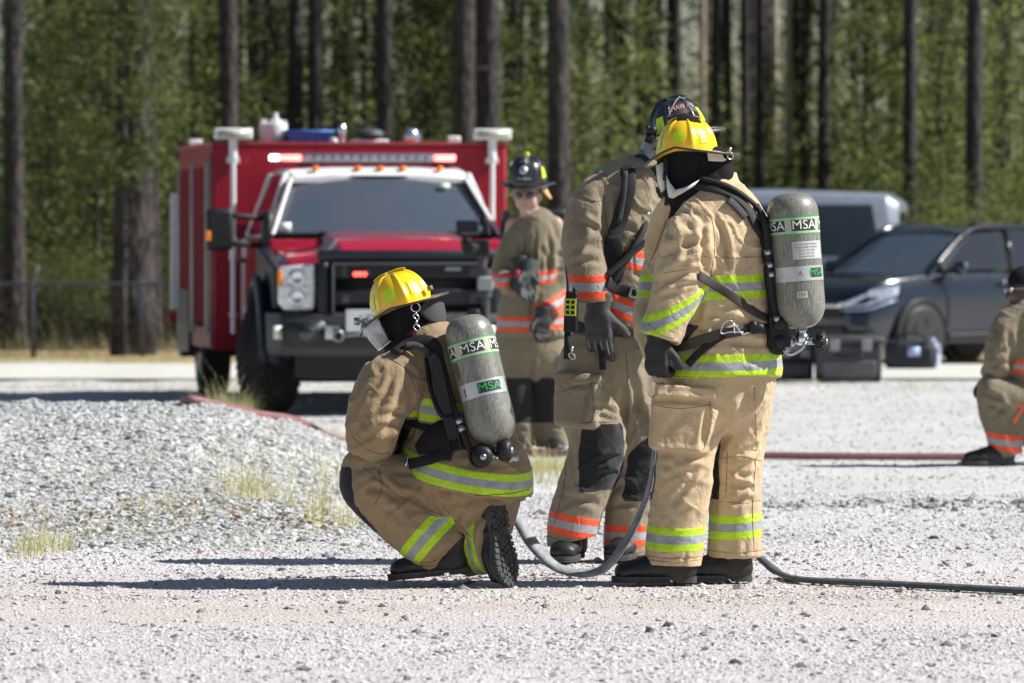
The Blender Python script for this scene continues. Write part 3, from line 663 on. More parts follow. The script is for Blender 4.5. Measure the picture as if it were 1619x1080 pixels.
def cylinder(pack, top, bot, r, face, variant):
    """air cylinder; local -y faces `face` (towards the viewer of the labels)"""
    top, bot = Vector(top), Vector(bot); z = (top - bot).normalized(); L = (top - bot).length; y = -Vector(face); y = (y - z * y.dot(z)).normalized(); x = y.cross(z)
    M4 = Matrix(((x.x, y.x, z.x, bot.x), (x.y, y.y, z.y, bot.y), (x.z, y.z, z.z, bot.z), (0, 0, 0, 1)))
    prof = [(.022, -.012), (.024, .0)] + [(.024 + (r - .024) * math.sin(t * math.pi / 2) ** .85, .10 * (1 - math.cos(t * math.pi / 2)) ** .9) for t in np.linspace(.08, 1, 12)]
    prof += [(r, zz) for zz in np.linspace(.11, L - .085, 10)] + [(r * math.cos(t * math.pi / 2) ** .62, L - .085 + .085 * math.sin(t * math.pi / 2)) for t in np.linspace(.08, 1, 14)]
    c = MB().lathe((0, 0, 0), (0, 0, 1), prof, 56).xf(M4).out('air_cylinder', 'tank', pack)
    if variant == 'k': zb, cs = L * .735, (0.02, -1.30, 1.34)
    else: zb, cs = L * .755, (.50, -.80, 1.8)
    h = .026
    wraplabel(c, M4, r, zb - h - .012, zb + h + .012, -3.1, 3.1, 'lgreen', .0006, 60); wraplabel(c, M4, r, zb - h - .006, zb + h + .006, -3.1, 3.1, 'lpale', .0012, 60)
    for a in cs:
        wraplabel(c, M4, r, zb - h + .004, zb + h - .004, a - .52, a + .52, 'lblack', .0018, 16); wraptext(c, M4, r, 'MSA', zb, a, .052, 'ltext', .0024, thick=.0005, sx=1.08)
    if variant == 'k':
        z2 = L * .42; wraplabel(c, M4, r, z2 - .032, z2 + .032, -1.1, 1.2, 'lsilver', .0014, 30); wraplabel(c, M4, r, z2 - .020, z2 + .022, -.15, .85, 'lblack', .002, 16)
        wraptext(c, M4, r, 'MSA', z2, .36, .044, 'lgreen2', .0028, thick=.0004, sx=1.2); wraplabel(c, M4, r, z2 - .02, z2 + .016, -.80, -.74, 'lblack', .002, 4)
        wraplabel(c, M4, r, z2 + .06, z2 + .125, -1.1, -.82, 'lbrown', .0014, 8)
    else:
        z2 = L * .57; wraplabel(c, M4, r, z2 - .036, z2 + .036, -.05, 1.35, 'lpale2', .0014, 24)
        for k in range(5): wraptext(c, M4, r, ('CAUTION HIGH PRESSURE', 'CARBON FIBER WRAPPED', 'MFG 04  TEST 5000', 'REE 45 CU FT AIR', 'DO NOT ALTER')[k], z2 + .024 - k * .0125, .52, .0092, 'lgrey', .002, thick=.0)
        z3 = L * .40; wraplabel(c, M4, r, z3 - .030, z3 + .030, -.9, 1.5, 'lsilver', .0014, 30); wraplabel(c, M4, r, z3 - .017, z3 + .02, .62, 1.25, 'lblack', .002, 12)
        wraptext(c, M4, r, 'MSA', z3 + .001, .92, .036, 'lgreen2', .0028, thick=.0005, sx=1.1); wraptext(c, M4, r, 'A', z3, .2, .03, 'lgrey', .002)
        z4 = L * .245; wraplabel(c, M4, r, z4 - .014, z4 + .014, -.0, .42, 'lpale', .0014, 8); wraptext(c, M4, r, '101', z4, .2, .022, 'lgrey', .002)
    return c, M4
M['lgreen2'] = simple('green_lettering', (0.02, 0.42, 0.08), 0.5); M['lbrown'] = simple('brown_sticker', (0.12, 0.08, 0.06), 0.6); M['lgrey'] = simple('grey_print', (0.12, 0.12, 0.13), 0.6)
M['lpale2'] = simple('paper_label', (0.44, 0.46, 0.44), 0.6, var=.15, vscale=60)
def valve(pack, c, ax, side, sc=1.0):
    """cylinder valve under the neck: chromed body, dark hand wheel at the end of `side`"""
    c, ax, side = Vector(c), Vector(ax).normalized(), Vector(side).normalized(); v = MB().lathe(c + ax * .01, -ax, [(.019, 0), (.021, .012), (.017, .02), (.026, .03), (.028, .055), (.02, .068), (.006, .072)], 16).out('valve', 'chrome', pack)
    b = c - ax * .045; m = MB(); m.cyl(b, b + side * .055, .014); m.cyl(b, b - side * .05, .013); m.lathe(b - side * .035, -side, [(.022, 0), (.024, .01), (.016, .022), (.020, .03), (.012, .042)], 14); m.out('valve_stem', 'steel', v)
    w_ = b + side * .055; m = MB(); m.lathe(w_, side, [(.018, 0), (.033, .006), (.036, .02), (.034, .036), (.026, .044), (.012, .045), (.010, .038)], 18)
    for k in range(8):
        a = k * math.pi / 4; u = side.orthogonal().normalized(); q = u * math.cos(a) + side.cross(u) * math.sin(a); m.cyl(w_ + q * .033 + side * .008, w_ + q * .033 + side * .038, .006, n=6)
    m.out('hand_wheel', 'plastic', v); MB().lathe(w_ + side * .046, side, [(.012, 0), (.012, .003)], 14).out('wheel_cap', 'steel', v)
    return v
def headmesh(c, fwd, up, s=1.0):
    """bare head with features, for use in a person's body mesh: returns lofts/boxes in world space"""
    M4 = basis(c, fwd, up); T = lambda x, y, z: tuple(M4 @ Vector((x * s, y * s, z * s)))
    X = tuple(M4.to_3x3() @ Vector((1, 0, 0)))
    return [Loft('skull', [T(-.02, 0, .055), T(-.008, 0, .0), T(.018, 0, -.055), T(.030, 0, -.10)], [(.088 * s, .074 * s), (.092 * s, .074 * s), (.066 * s, .060 * s), (.038 * s, .036 * s)], ax=X, k=.02),
            Loft('brow', [T(.078, .035, .022), T(.087, 0, .020), T(.078, -.035, .022)], [.011 * s] * 3, k=.014), Loft('nose', [T(.085, 0, .012), T(.102, 0, -.018), T(.104, 0, -.033)], [.008 * s, .011 * s, .013 * s], k=.010),
            Loft('lip', [T(.078, .018, -.064), T(.089, 0, -.062), T(.078, -.018, -.064)], [.0065 * s] * 3, k=.006), Loft('lip', [T(.076, .015, -.072), T(.086, 0, -.073), T(.076, -.015, -.072)], [.006 * s] * 3, k=.004),
            Loft('chin', [T(.062, 0, -.100), T(.074, 0, -.096)], [.022 * s, .016 * s], k=.02), Loft('cheek', [T(.06, .04, -.02), T(.05, .045, -.05)], [.024 * s] * 2, k=.02), Loft('cheek', [T(.06, -.04, -.02), T(.05, -.045, -.05)], [.024 * s] * 2, k=.02),
            Loft('ear', [T(-.005, .078, .012), T(-.010, .083, -.012), T(-.002, .077, -.030)], [.012 * s, .012 * s, .009 * s], k=.006), Loft('ear', [T(-.005, -.078, .012), T(-.010, -.083, -.012), T(-.002, -.077, -.030)], [.012 * s, .012 * s, .009 * s], k=.006)]
# ================================================================ ground
def HT(x, y):
    x = np.asarray(x, float); y = np.asarray(y, float)
    m = ss(-0.55, -1.9, x) * ss(26.2, 32.5, y) * (1 - ss(34.0, 38.5, y)) * (1 - ss(-7.5, -12, x) * 0.0)
    far = (1 - ss(-9, -6.5, x)) * 0.0
    X3 = np.stack([x * 1.4, y * 0.9, x * 0], -1).reshape(-1, 3)
    n = (vnoise(X3, 3) + 0.5 * vnoise(X3 * 2.7, 4)).reshape(x.shape)
    z = 0.385 * m * (1 + 0.12 * n) - 0.012 + 0.010 * n * ss(22.0, 20.5, y) + 0.012 * n * ss(25.5, 28, y)
    r = np.exp(-((y - 29.3 - 0.25 * np.sin(x * 1.3)) / 0.35) ** 2) * ss(1.3, 2.3, x) * 0.035
    return z + r
def hz(x, y): return float(HT(np.array([x]), np.array([y]))[0])
def axis(segs):
    out = []
    for a, b, st in segs: out += list(np.arange(a, b, st))
    return np.array(out + [segs[-1][1]])
xs = axis([(-900, -100, 80), (-100, -12, 6), (-12, -5, .35), (-5, 4, .07), (4, 12, .5), (12, 100, 8), (100, 900, 80)])
ys = axis([(-30, 10, 3), (10, 19, .15), (19, 42, .08), (42, 70, .5), (70, 140, 5), (140, 1500, 80)])
gx, gy = np.meshgrid(xs, ys); gz = HT(gx, gy)
V = np.stack([gx, gy, gz], -1).reshape(-1, 3); nx, ny = len(xs), len(ys)
i, j = np.meshgrid(np.arange(nx - 1), np.arange(ny - 1)); a = (j * nx + i).ravel()
F = np.stack([a, a + 1, a + nx + 1, a + nx], 1)
o = mk('ground', V, F, 'ground'); tag(o, 'pale crushed gravel yard with a low mound of stone at one side and a grassy verge', None, kind='structure')
# smooth pale lane behind the yard
lv = []; ln = 60
for k in range(ln + 1):
    x = -60 + 120 * k / ln; wv = 0.12 * math.sin(x * .7)
    lv += [(x, 53.4 + wv, 0.006), (x, 53.7 + wv, 0.02), (x, 58.4 - wv, 0.02), (x, 58.7, 0.006)]
lf = [(4 * k + q, 4 * k + 4 + q, 4 * k + 5 + q, 4 * k + 1 + q) for k in range(ln) for q in range(3)]
o = mk('road', lv, lf, 'concrete'); tag(o, 'pale worn concrete lane running along the back of the gravel yard', None, kind='structure')

# ---------------------------------------------------------------- stones (angular, half buried)
OCT = np.array([(1, 0, 0), (-1, 0, 0), (0, 1, 0), (0, -1, 0), (0, 0, 1), (0, 0, -.6), (.62, .62, .35), (-.62, .6, .3), (.6, -.65, .25), (-.6, -.62, .4)], float)
from mathutils import geometry as _g
def hull_faces():
    import bmesh
    bm = bmesh.new(); vs = [bm.verts.new(p) for p in OCT]; bm.verts.index_update(); r = bmesh.ops.convex_hull(bm, input=vs)
    bm.faces.ensure_lookup_table(); f = [[v.index for v in fc.verts] for fc in bm.faces]; bm.free(); return [q for q in f if len(q) == 3]
HF = np.array(hull_faces())
def stones(name, x, y, size, mat, label, cat, flat=0.72, sink=0.75, dark=0.0, seed=1, colf=None):
    g = np.random.default_rng(seed); n = len(x); z = HT(x, y)
    B = OCT[None] * (1 + g.uniform(-.26, .26, (n, len(OCT), 3))); S = size[:, None] * np.stack([g.uniform(.7, 1.3, n), g.uniform(.7, 1.3, n), g.uniform(.6, 1.1, n) * flat], 1)
    B = B * S[:, None, :]; a = g.uniform(0, 6.28, n); t = g.uniform(-.7, .7, n); c, s_ = np.cos(t)[:, None], np.sin(t)[:, None]
    yy = B[..., 1] * c - B[..., 2] * s_; zz = B[..., 1] * s_ + B[..., 2] * c; c, s_ = np.cos(a)[:, None], np.sin(a)[:, None]
    xx = B[..., 0] * c - yy * s_; yy = B[..., 0] * s_ + yy * c
    V = np.stack([xx + x[:, None], yy + y[:, None], zz + (z + size * flat * (1 - sink) * .6)[:, None]], -1).reshape(-1, 3)
    F = (HF[None] + (np.arange(n) * len(OCT))[:, None, None]).reshape(-1, 3)
    col = np.clip(g.beta(2.2, 1.8, n) - dark * g.random(n) ** 3, 0, 1) if colf is None else colf(g, n, x, y)
    o = mk(name, V, F, mat, smooth=False, attrs={'col': np.repeat(col, len(OCT))}); return tag(o, label, cat, kind='stuff')
g = np.random.default_rng(11)
def field(n, y0, y1, half=0.135, wmin=0): 
    y = np.sqrt(g.uniform(y0 ** 2, y1 ** 2, n)); x = g.uniform(-half, half, n) * y; return x, y
def thin(x, y, f): m = g.random(len(x)) < f(x, y); return x[m], y[m]
patch = lambda x, y, s, sd: 0.5 + 0.5 * vnoise(np.stack([x * s, y * s * .6, x * 0], 1), sd)
# near field
x, y = field(120000, 13.0, 22.4); x, y = thin(x, y, lambda x, y: np.clip(0.25 + 1.0 * patch(x, y, 1.1, 5), .15, 1) * (1 - 0.72 * ss(20.2, 21.2, y) * (1 - ss(22.0, 22.3, y))))
sz = np.clip(g.lognormal(math.log(.0036), .55, len(x)), .0018, .018)
stones('gravel', x, y, sz, 'stone', 'loose pinkish white gravel chips over the near yard', 'gravel', seed=2)
x, y = field(95000, 22.2, 31.0); x, y = thin(x, y, lambda x, y: np.clip(0.2 + 0.9 * patch(x, y, 0.9, 8), .15, 1))
sz = np.clip(g.lognormal(math.log(.0048), .5, len(x)), .0022, .020)
stones('gravel', x, y, sz, 'stone', 'pale gravel around and behind the firefighters', 'gravel', seed=3, dark=.1)
x, y = field(40000, 30.5, 53.0, .14); sz = np.clip(g.lognormal(math.log(.0075), .4, len(x)), .004, .02)
stones('gravel', x, y, sz, 'stone', 'pale gravel spreading back to the lane', 'gravel', seed=4, dark=.2)
# mound
n = 115000; x = g.uniform(-5.2, -0.4, n); y = g.uniform(25.2, 38, n)
x, y = thin(x, y, lambda x, y: ss(-0.5, -1.3, x + 0.25 * np.sin(y * 2)) * ss(25.2, 26.8, y) * 1.0 + 0.05)
sz = np.clip(g.lognormal(math.log(.0095), .45, len(x)), .004, .030)
stones('gravel', x, y, sz, 'stone_blue', 'bluish grey crushed stone heaped in the low mound', 'gravel', seed=5, flat=.7, dark=.25)
# darker stones strewn here and there, a scraped ridge at the right
x, y = field(1500, 14, 29, .13); sz = np.clip(g.lognormal(math.log(.009), .5, len(x)), .005, .028)
stones('gravel', x, y, sz, 'stone_dark', 'darker stones strewn over the pale gravel', 'gravel', seed=6, flat=.8, colf=lambda g, n, x, y: g.uniform(0, .35, n))
n = 800; x = g.uniform(1.3, 4.4, n); y = 29.2 + 0.25 * np.sin(x * 1.3) + g.normal(0, .20, n); sz = np.clip(g.lognormal(math.log(.012), .5, n), .006, .038)
stones('gravel', x, y, sz, 'stone_blue', 'ridge of dark gravel scraped up behind the tan firefighter', 'gravel', seed=7, flat=.85, colf=lambda g, n, x, y: g.uniform(0, .5, n))
# ---------------------------------------------------------------- dry grass
def grass(name, cx, cy, rx, ry, n, h0, h1, label, seed, lean=.35, mat='straw', wd=.0016):
    g = np.random.default_rng(seed); a = g.uniform(0, 6.28, n); r = np.sqrt(g.random(n)); x = cx + rx * r * np.cos(a); y = cy + ry * r * np.sin(a); z = HT(x, y)
    h = g.uniform(h0, h1, n) ** 1.0 * (1.15 - .6 * r) * np.where(g.random(n) < .12, 1.6, 1.0); d = g.uniform(0, 6.28, n); l = g.uniform(.1, lean, n) + .25 * r; dx, dy = np.cos(d) * l + np.cos(a) * r * .25, np.sin(d) * l + np.sin(a) * r * .25
    wx, wy = np.cos(d + 1.57) * wd, np.sin(d + 1.57) * wd; V = []; 
    for t, ww, bend in ((0, 1, 0), (.35, .9, .25), (.7, .7, .62), (1, .15, 1.25)):
        for sgn in (-1, 1): V.append(np.stack([x + dx * h * t * bend + wx * ww * sgn, y + dy * h * t * bend + wy * ww * sgn, z - .005 + h * t * (1 - .25 * t * l)], 1))
    V = np.stack(V, 1).reshape(-1, 3); b = (np.arange(n) * 8)[:, None]
    F = np.concatenate([b + np.array([[0, 1, 3, 2]]), b + np.array([[2, 3, 5, 4]]), b + np.array([[4, 5, 7, 6]])])
    return V, F, np.repeat(g.random(n), 8)
def gpatch(specs, label, seed=1, mat='straw'):
    VV, FF, CC = [], [], []; b = 0
    for q, s in enumerate(specs):
        V, F, c = grass('', *s[:6], s[6], '', seed + q) if False else grass('', s[0], s[1], s[2], s[3], s[4], s[5], s[6], '', seed + q)
        VV.append(V); FF.append(F + b); CC.append(c); b += len(V)
    o = mk('grass', np.concatenate(VV), np.concatenate(FF), mat, attrs={'col': np.concatenate(CC)}); return tag(o, label, 'grass', kind='stuff')
def at(px, py): v = G(px, py); return v.x, v.y
gs = []
for (px, Y, rx, ry, n, h0, h1) in [(395, 28.8, .13, .4, 170, .08, .28), (500, 27.6, .05, .15, 50, .12, .36), (520, 28.6, .12, .4, 80, .06, .24), (548, 27.6, .10, .4, 90, .05, .18), (70, 25.6, .14, .4, 240, .05, .17), (45, 25.0, .10, .2, 90, .04, .10),
        (230, 28.0, .14, .4, 90, .03, .09), (300, 28.3, .35, .5, 200, .02, .08), (215, 26.6, .12, .3, 70, .02, .06), (480, 26.9, .14, .4, 40, .03, .10), (430, 27.3, .2, .5, 40, .02, .07), (380, 26.6, .08, .2, 60, .02, .07), (140, 26.6, .1, .2, 50, .03, .08), (330, 30.5, .15, .5, 90, .03, .07), (120, 29, .25, .6, 70, .03, .12), (200, 30, .3, .6, 60, .03, .10), (260, 27.3, .2, .5, 60, .03, .12), (350, 29, .2, .5, 90, .04, .16), (455, 28.6, .12, .3, 60, .06, .22), (480, 30.2, .2, .5, 50, .05, .16), (530, 30.5, .2, .6, 60, .05, .18), (20, 27.5, .3, .6, 90, .03, .12), (410, 31, .2, .5, 80, .03, .10), (505, 31.5, .25, .6, 120, .04, .14), (170, 27.2, .2, .4, 50, .02, .10), (320, 26.2, .3, .5, 60, .015, .05), (420, 29.5, .15, .5, 90, .03, .08)]:
    gs.append(((px - CX) / FPX * Y, Y, rx, ry, n, h0, h1))
gpatch(gs, 'tufts of dry yellow grass growing through the stone mound', 21)
gs = [((px - CX) / FPX * Y, Y, rx, ry, n, h0, h1) for (px, Y, rx, ry, n, h0, h1) in [(350, 40.8, .24, .4, 1100, .10, .36), (388, 40.6, .14, .3, 400, .05, .24), (450, 39.5, .3, .6, 220, .03, .12), (520, 38.5, .25, .6, 160, .04, .14), (560, 38, .3, .6, 200, .03, .14),
      (850, 33.5, .28, .5, 800, .04, .17), (880, 32.5, .2, .5, 260, .03, .13), (810, 33.8, .2, .5, 160, .03, .12), (905, 33.8, .25, .5, 200, .03, .10), (1165, 27.5, .2, .4, 60, .02, .06)]]
gpatch(gs, 'thin dry grass in front of the truck and by the far firefighter', 41)
gs = [(x, 50.6 + .3 * math.sin(x * 3) + random.uniform(-.3, .3), random.uniform(.2, .6), .2, 90, .03, .09) for x in np.arange(-9, 9, .45) if random.random() < .7]
gs += [(x, 59.6 + random.uniform(-.4, .6), .6, .5, 120, .05, random.choice([.12, .18, .3])) for x in np.arange(-16, 16, .5)]
gs += [(x, 65.0 + random.uniform(-1, 1), .8, .7, 110, .1, .45) for x in np.arange(-18, 19, .8)]
gpatch(gs, 'rough dry grass along the lane edges and the wood', 81)
# dead leaves caught on the mound
g = np.random.default_rng(5); n = 420; x = -2.0 + g.uniform(-1.4, 1.2, n); y = 27.9 + g.normal(0, .35, n) + 0.2 * x; sz = g.uniform(.008, .02, n); z = HT(x, y) + .022
a = g.uniform(0, 6.28, (n, 1)); off = np.array([[0, 1.57, 3.14, 4.71]]); V = np.stack([x[:, None] + np.cos(a + off) * sz[:, None], y[:, None] + np.sin(a + off) * sz[:, None] * .6, z[:, None] + g.uniform(-.012, .012, (n, 4))], -1).reshape(-1, 3)
F = (np.arange(n) * 4)[:, None] + np.arange(4)[None]
o = mk('leaf_litter', V, F, 'litter', smooth=False, attrs={'col': np.repeat(g.random(n), 4)}); tag(o, 'brown dead leaves lying in a streak across the stone mound', 'leaf litter', kind='stuff')

# ================================================================ fence
def fence():
    Y = 62.5; xg = lambda px: (px - CX) / FPX * Y
    ft = thing('chain_link_fence', 'low chain link fence with grey posts behind the truck, in front of the wood', 'fence', (xg(-60), Y, 0))
    top = 0.80; x0, x1 = xg(-840), xg(2420)
    MB().tube([(x0, Y, top), (x1, Y, top)], .02, n=8, sm=1).out('rail', 'steelf', ft)
    for px in (-820, -640, -470, -300, -120, 52, 224, 330, 480, 650, 820, 1000, 1180, 1360, 1530, 1700, 1880, 2060, 2230, 2400):
        m = MB().cyl((xg(px), Y + .03, -.05), (xg(px), Y + .03, top + .03), .032, n=10); m.out('post', 'steelf', ft)
        if px == 52: MB().tube([(xg(px), Y + .03, top), (xg(px + 8), Y + .03, top + .2)], .016, n=6, sm=1).out('arm', 'steelf', ft)
    m = MB(); sp = .16
    k = x0
    while k < x1:
        for sg in (1, -1): m.tube([(k, Y - .012 * sg, 0.02 if sg > 0 else top - .02), (k + top, Y - .012 * sg, top - .02 if sg > 0 else 0.02)], .0035, n=3, sm=1, cap=False)
        k += sp
    m.out('mesh', 'steelf', ft)
M['steelf'] = simple('fence_steel', (0.11, 0.12, 0.15), 0.55, metal=0.4)
fence()

# ================================================================ wood
def leaves(g, cen, size, asp=1.0, up=0.0):
    n = len(cen); d = g.normal(0, 1, (n, 3)); d /= np.linalg.norm(d, axis=1)[:, None]; e = np.cross(d, g.normal(0, 1, (n, 3))); e /= np.linalg.norm(e, axis=1)[:, None] + 1e-9
    if up: d[:, 2] = np.abs(d[:, 2]) * up; d /= np.linalg.norm(d, axis=1)[:, None]
    s = size[:, None] if isinstance(size, np.ndarray) else size
    V = np.stack([cen - d * s, cen + e * s * asp, cen + d * s, cen - e * s * asp], 1).reshape(-1, 3); F = (np.arange(n) * 4)[:, None] + np.arange(4)[None]; return V, F
def leafobj(name, V, F, col, mat, parent=None, local=True, **kw): return mk(name, V, F, mat, parent, local=local, smooth=False, attrs={'col': np.repeat(col, 4)}, **kw)
def trunk_mb(h, r, lean=(0, 0), seed=0, limbs=6, z0=6.0, reach=1.6):
    g = random.Random(seed); m = MB(); pts = []; 
    for k in range(9):
        t = k / 8; pts.append((lean[0] * h * t + g.uniform(-.05, .05) * (t > 0) * t * 2, lean[1] * h * t + g.uniform(-.05, .05) * t, -.15 + h * t))
    m.tube(pts, [r * 1.35, r * 1.02, r * .95, r * .9, r * .8, r * .65, r * .5, r * .32, r * .1], n=12, sm=3)
    tips = []
    for k in range(12):
        z = g.uniform(1.0, 7.2); a = g.uniform(0, 6.28); L = g.uniform(.25, 1.1); m.tube([(0, 0, z), (math.cos(a) * L * .5, math.sin(a) * L * .5, z + .05 * L), (math.cos(a) * L, math.sin(a) * L, z - .08 * L)], [.016, .010, .004], n=4, sm=2, cap=False)
    for k in range(limbs):
        z = g.uniform(z0, h * .97); t = z / h; a = g.uniform(0, 6.28); L = reach * (1.25 - t) * g.uniform(.8, 1.3) + .5
        b = Vector((lean[0] * z, lean[1] * z, z)); e = b + Vector((math.cos(a) * L, math.sin(a) * L, L * g.uniform(-.1, .45))); mid = (b + e) / 2 + Vector((0, 0, -.08 * L))
        m.tube([b, mid, e], [r * .22, r * .14, r * .05], n=5, sm=2); tips += [mid, e, (mid + e) / 2]
    return m, tips
def clump_leaves(g, tips, per, spread, size):
    cs = []
    for t in tips: 
        k = int(per * g.uniform(.6, 1.4)); cs.append(np.array(t)[None] + g.normal(0, 1, (k, 3)) * np.array(spread) * g.uniform(.7, 1.2))
    c = np.concatenate(cs); return leaves(g, c, g.uniform(size * .6, size * 1.3, len(c)), .28)
# four pine patterns, copied
PINES = []
for k in range(4):
    m, tips = trunk_mb(17 + k, 0.15, (random.uniform(-.006, .006), 0), 50 + k, limbs=20, z0=10, reach=1.9)
    gg = np.random.default_rng(60 + k); V, F = clump_leaves(gg, tips, 20, (.38, .38, .22), .17)
    cz = V.reshape(-1, 4, 3)[:, 0, 2]; PINES.append((m, V, F, np.clip(gg.random(len(F)), 0, 1)))
TR = [ # px at ground, Y, width px, label, pale?, lean
 (22, 66, 33, 'thick pine trunk nearest the picture corner beyond the fence', 0, 0),
 (210, 63.6, 56, 'thickest dark pine trunk standing left of the truck by the fence', 0, 0),
 (243, 67, 25, 'slender leaning pine trunk just behind the thickest one', 0, .012),
 (361, 68, 31, 'dark pine trunk rising behind the left end of the truck body', 0, -.002),
 (465, 74, 25, 'dark pine trunk behind the white tub on the truck roof', 0, 0),
 (498, 72, 24, 'dark pine trunk above the blue box on the truck roof', 0, 0),
 (536, 78, 17, 'thin curving pine trunk above the roof horns of the truck', 0, .004),
 (608, 70, 28, 'dark pine trunk above the round roof antenna of the truck', 0, 0),
 (732, 67, 37, 'wide pine trunk above the right end of the truck, first of a close pair', 0, .001),
 (769, 69, 38, 'wide pine trunk above the right end of the truck, second of a close pair', 0, -.001),
 (884, 66, 36, 'wide dark pine trunk between the far firefighter and the olive coated one', 0, -.001),
 (924, 76, 18, 'thin pine trunk behind the shoulder of the olive coated firefighter', 0, 0),
 (1071, 80, 17, 'thin pine trunk straight above the black helmet', 0, 0),
 (1131, 82, 15, 'thin pine trunk just right of the black helmet', 0, 0),
 (1178, 80, 14, 'narrow dark pine trunk above the van roof, left of its pair', 0, 0),
 (1201, 76, 17, 'dark pine trunk above the top of the standing air cylinder', 0, .001),
 (1247, 78, 12, 'slim sunlit pale trunk, the brightest in the wood', 1, 0),
 (1275, 78, 19, 'dark pine trunk close right of the pale trunk', 0, 0),
 (1301, 75, 21, 'second dark pine trunk right of the pale trunk', 0, 0),
 (1350, 86, 13, 'thin far pine trunk above the rear end of the van', 0, 0),
 (1438, 72, 22, 'dark pine trunk rising behind the front of the dark car', 0, .001),
 (1540, 70, 27, 'dark pine trunk above the roof of the dark car', 0, .002),
 (1412, 90, 12, 'faint far trunk left of the one behind the dark car', 1, 0),
 (1592, 82, 14, 'thin trunk nearest the right edge of the wood', 0, 0),
 (312, 84, 14, 'thin far trunk between the truck and the leaning trunk', 0, 0),
 (655, 88, 14, 'faint far trunk over the middle right of the truck roof', 0, 0),
 (970, 84, 15, 'thin far trunk right behind the black helmet visor', 0, 0),
 (1010, 78, 13, 'thin trunk left of the black helmet top', 0, 0),
 (100, 88, 13, 'faint far trunk between the corner trunk and the thickest trunk', 0, 0),
 (1225, 84, 11, 'thin far trunk left of the pale trunk', 1, 0),
 (1110, 92, 11, 'faintest far trunk behind the yellow helmet', 1, 0)]
pine_src = {}
def place_copy(src, kids, loc, sc, rz, label, cat, group):
    r = src.copy(); C.objects.link(r); r.location = loc; r.scale = sc; r.rotation_euler = (0, 0, rz); r['label'] = label
    for k in kids: c = k.copy(); C.objects.link(c); c.parent = r
    return r
for q, (px, Y, wd, lab, pale, lean) in enumerate(TR):
    k = (q % 3, 1 if pale else 0); r = wd / FPX * Y / 2; loc = ((px - CX) / FPX * Y, Y, 0); s = r / .15
    key = (q % 4, pale)
    if key not in pine_src:
        t = thing('pine_tree', lab, 'tree', (0, 0, 0), 0, 'pines in the wood'); m, V, F, c = PINES[q % 4]
        a = m.out('trunk', 'barkpale' if pale else 'bark', t, local=True); b = leafobj('crown', V, F, c, 'pine', t)
        pine_src[key] = (t, [a, b]); t.location = loc; t.scale = (s, s, max(.8, min(1.2, s))); t.rotation_euler = (0, lean, random.uniform(0, 6))
    else:
        r_ = place_copy(*pine_src[key], loc, (s, s, max(.8, min(1.2, s))), random.uniform(0, 6), lab, 'tree', ''); r_.rotation_euler = (0, lean, random.uniform(0, 6))
# young pines with low drooping boughs
SAP = []
for k in range(3):
    g_ = random.Random(90 + k); m = MB(); h = 4.6 + k * .5; m.tube([(0, 0, -.1), (.04, 0, h * .5), (0, .03, h)], [.045, .03, .008], n=6, sm=3); tips = []
    for i in range(34):
        z = .5 + (h - .6) * i / 33; L = (1.25 * (1 - z / h) + .25) * g_.uniform(.7, 1.2); a = i * 2.4; e = Vector((math.cos(a) * L, math.sin(a) * L, z + L * .25)); m.tube([(0, 0, z), e * .55 + Vector((0, 0, z * .42)), e], [.012, .008, .003], n=4, sm=2, cap=False)
        tips += [e, Vector((e.x * .65, e.y * .65, z + L * .15))]
    gg = np.random.default_rng(95 + k); V, F = clump_leaves(gg, tips, 95, (.17, .17, .13), .06); SAP.append((m, V, F, gg.random(len(F))))
SP = [(75, 70, .9, 'young pine with drooping boughs between the corner trunk and the thickest trunk'), (150, 68.5, .85, 'dark bushy young pine close left of the thickest trunk'), (300, 72, 1.0, 'young pine filling the gap left of the truck body'), (165, 74, 1.3, 'taller young pine behind the thickest trunk'),
      (420, 76, 1.2, 'young pine behind the left telescoping lamp of the truck'), (570, 75, 1.25, 'young pine behind the roof horns'), (680, 74, 1.1, 'young pine left of the close pair of wide trunks'), (830, 74, 1.2, 'bright young pine just left of the wide trunk by the far firefighter'),
      (955, 72, 1.05, 'young pine behind the olive coated shoulder'), (1370, 78, 1.25, 'young pine above the van tail'), (1490, 74, 1.1, 'young pine over the windscreen of the dark car'), (1590, 76, 1.2, 'young pine at the right edge of the wood')]
s0 = None
for q, (px, Y, s, lab) in enumerate(SP):
    loc = ((px - CX) / FPX * Y, Y, 0); key = ('s', q % 3)
    if key not in pine_src:
        t = thing('young_pine', lab, 'young pine', (0, 0, 0), 0, 'young pines in the understorey'); m, V, F, c = SAP[q % 3]
        pine_src[key] = (t, [m.out('trunk', 'bark', t, local=True), leafobj('foliage', V, F, c, 'pine', t)]); t.location = loc; t.scale = (s,) * 3
    else: place_copy(*pine_src[key], loc, (s,) * 3, random.uniform(0, 6), lab, '', '')
m = MB(); tips = []; g_ = random.Random(99); m.tube([(0, 0, -.1), (.03, .02, 2.2), (-.04, 0, 4.8)], [.06, .045, .012], n=7, sm=3)
for i in range(30):
    z = 1.9 + 2.7 * i / 29; L = g_.uniform(.35, 1.05) * (1.15 - .5 * i / 29); a = i * 2.4; e = Vector((math.cos(a) * L, math.sin(a) * L * .5, z + L * .1)); m.tube([(0, 0, z), e * .55 + Vector((0, 0, z * .45)), e], [.014, .009, .003], n=4, sm=2, cap=False); tips += [e, Vector((e.x * .6, e.y * .6, z + L * .1))]
gg = np.random.default_rng(98); V, F = clump_leaves(gg, tips, 75, (.17, .13, .14), .055); t = thing('young_pine', 'dark tall young pine whose boughs hide the top of the thickest trunk', 'young pine', ((192 - CX) / FPX * 63.0, 63.0, 0), 0, 'young pines in the understorey')
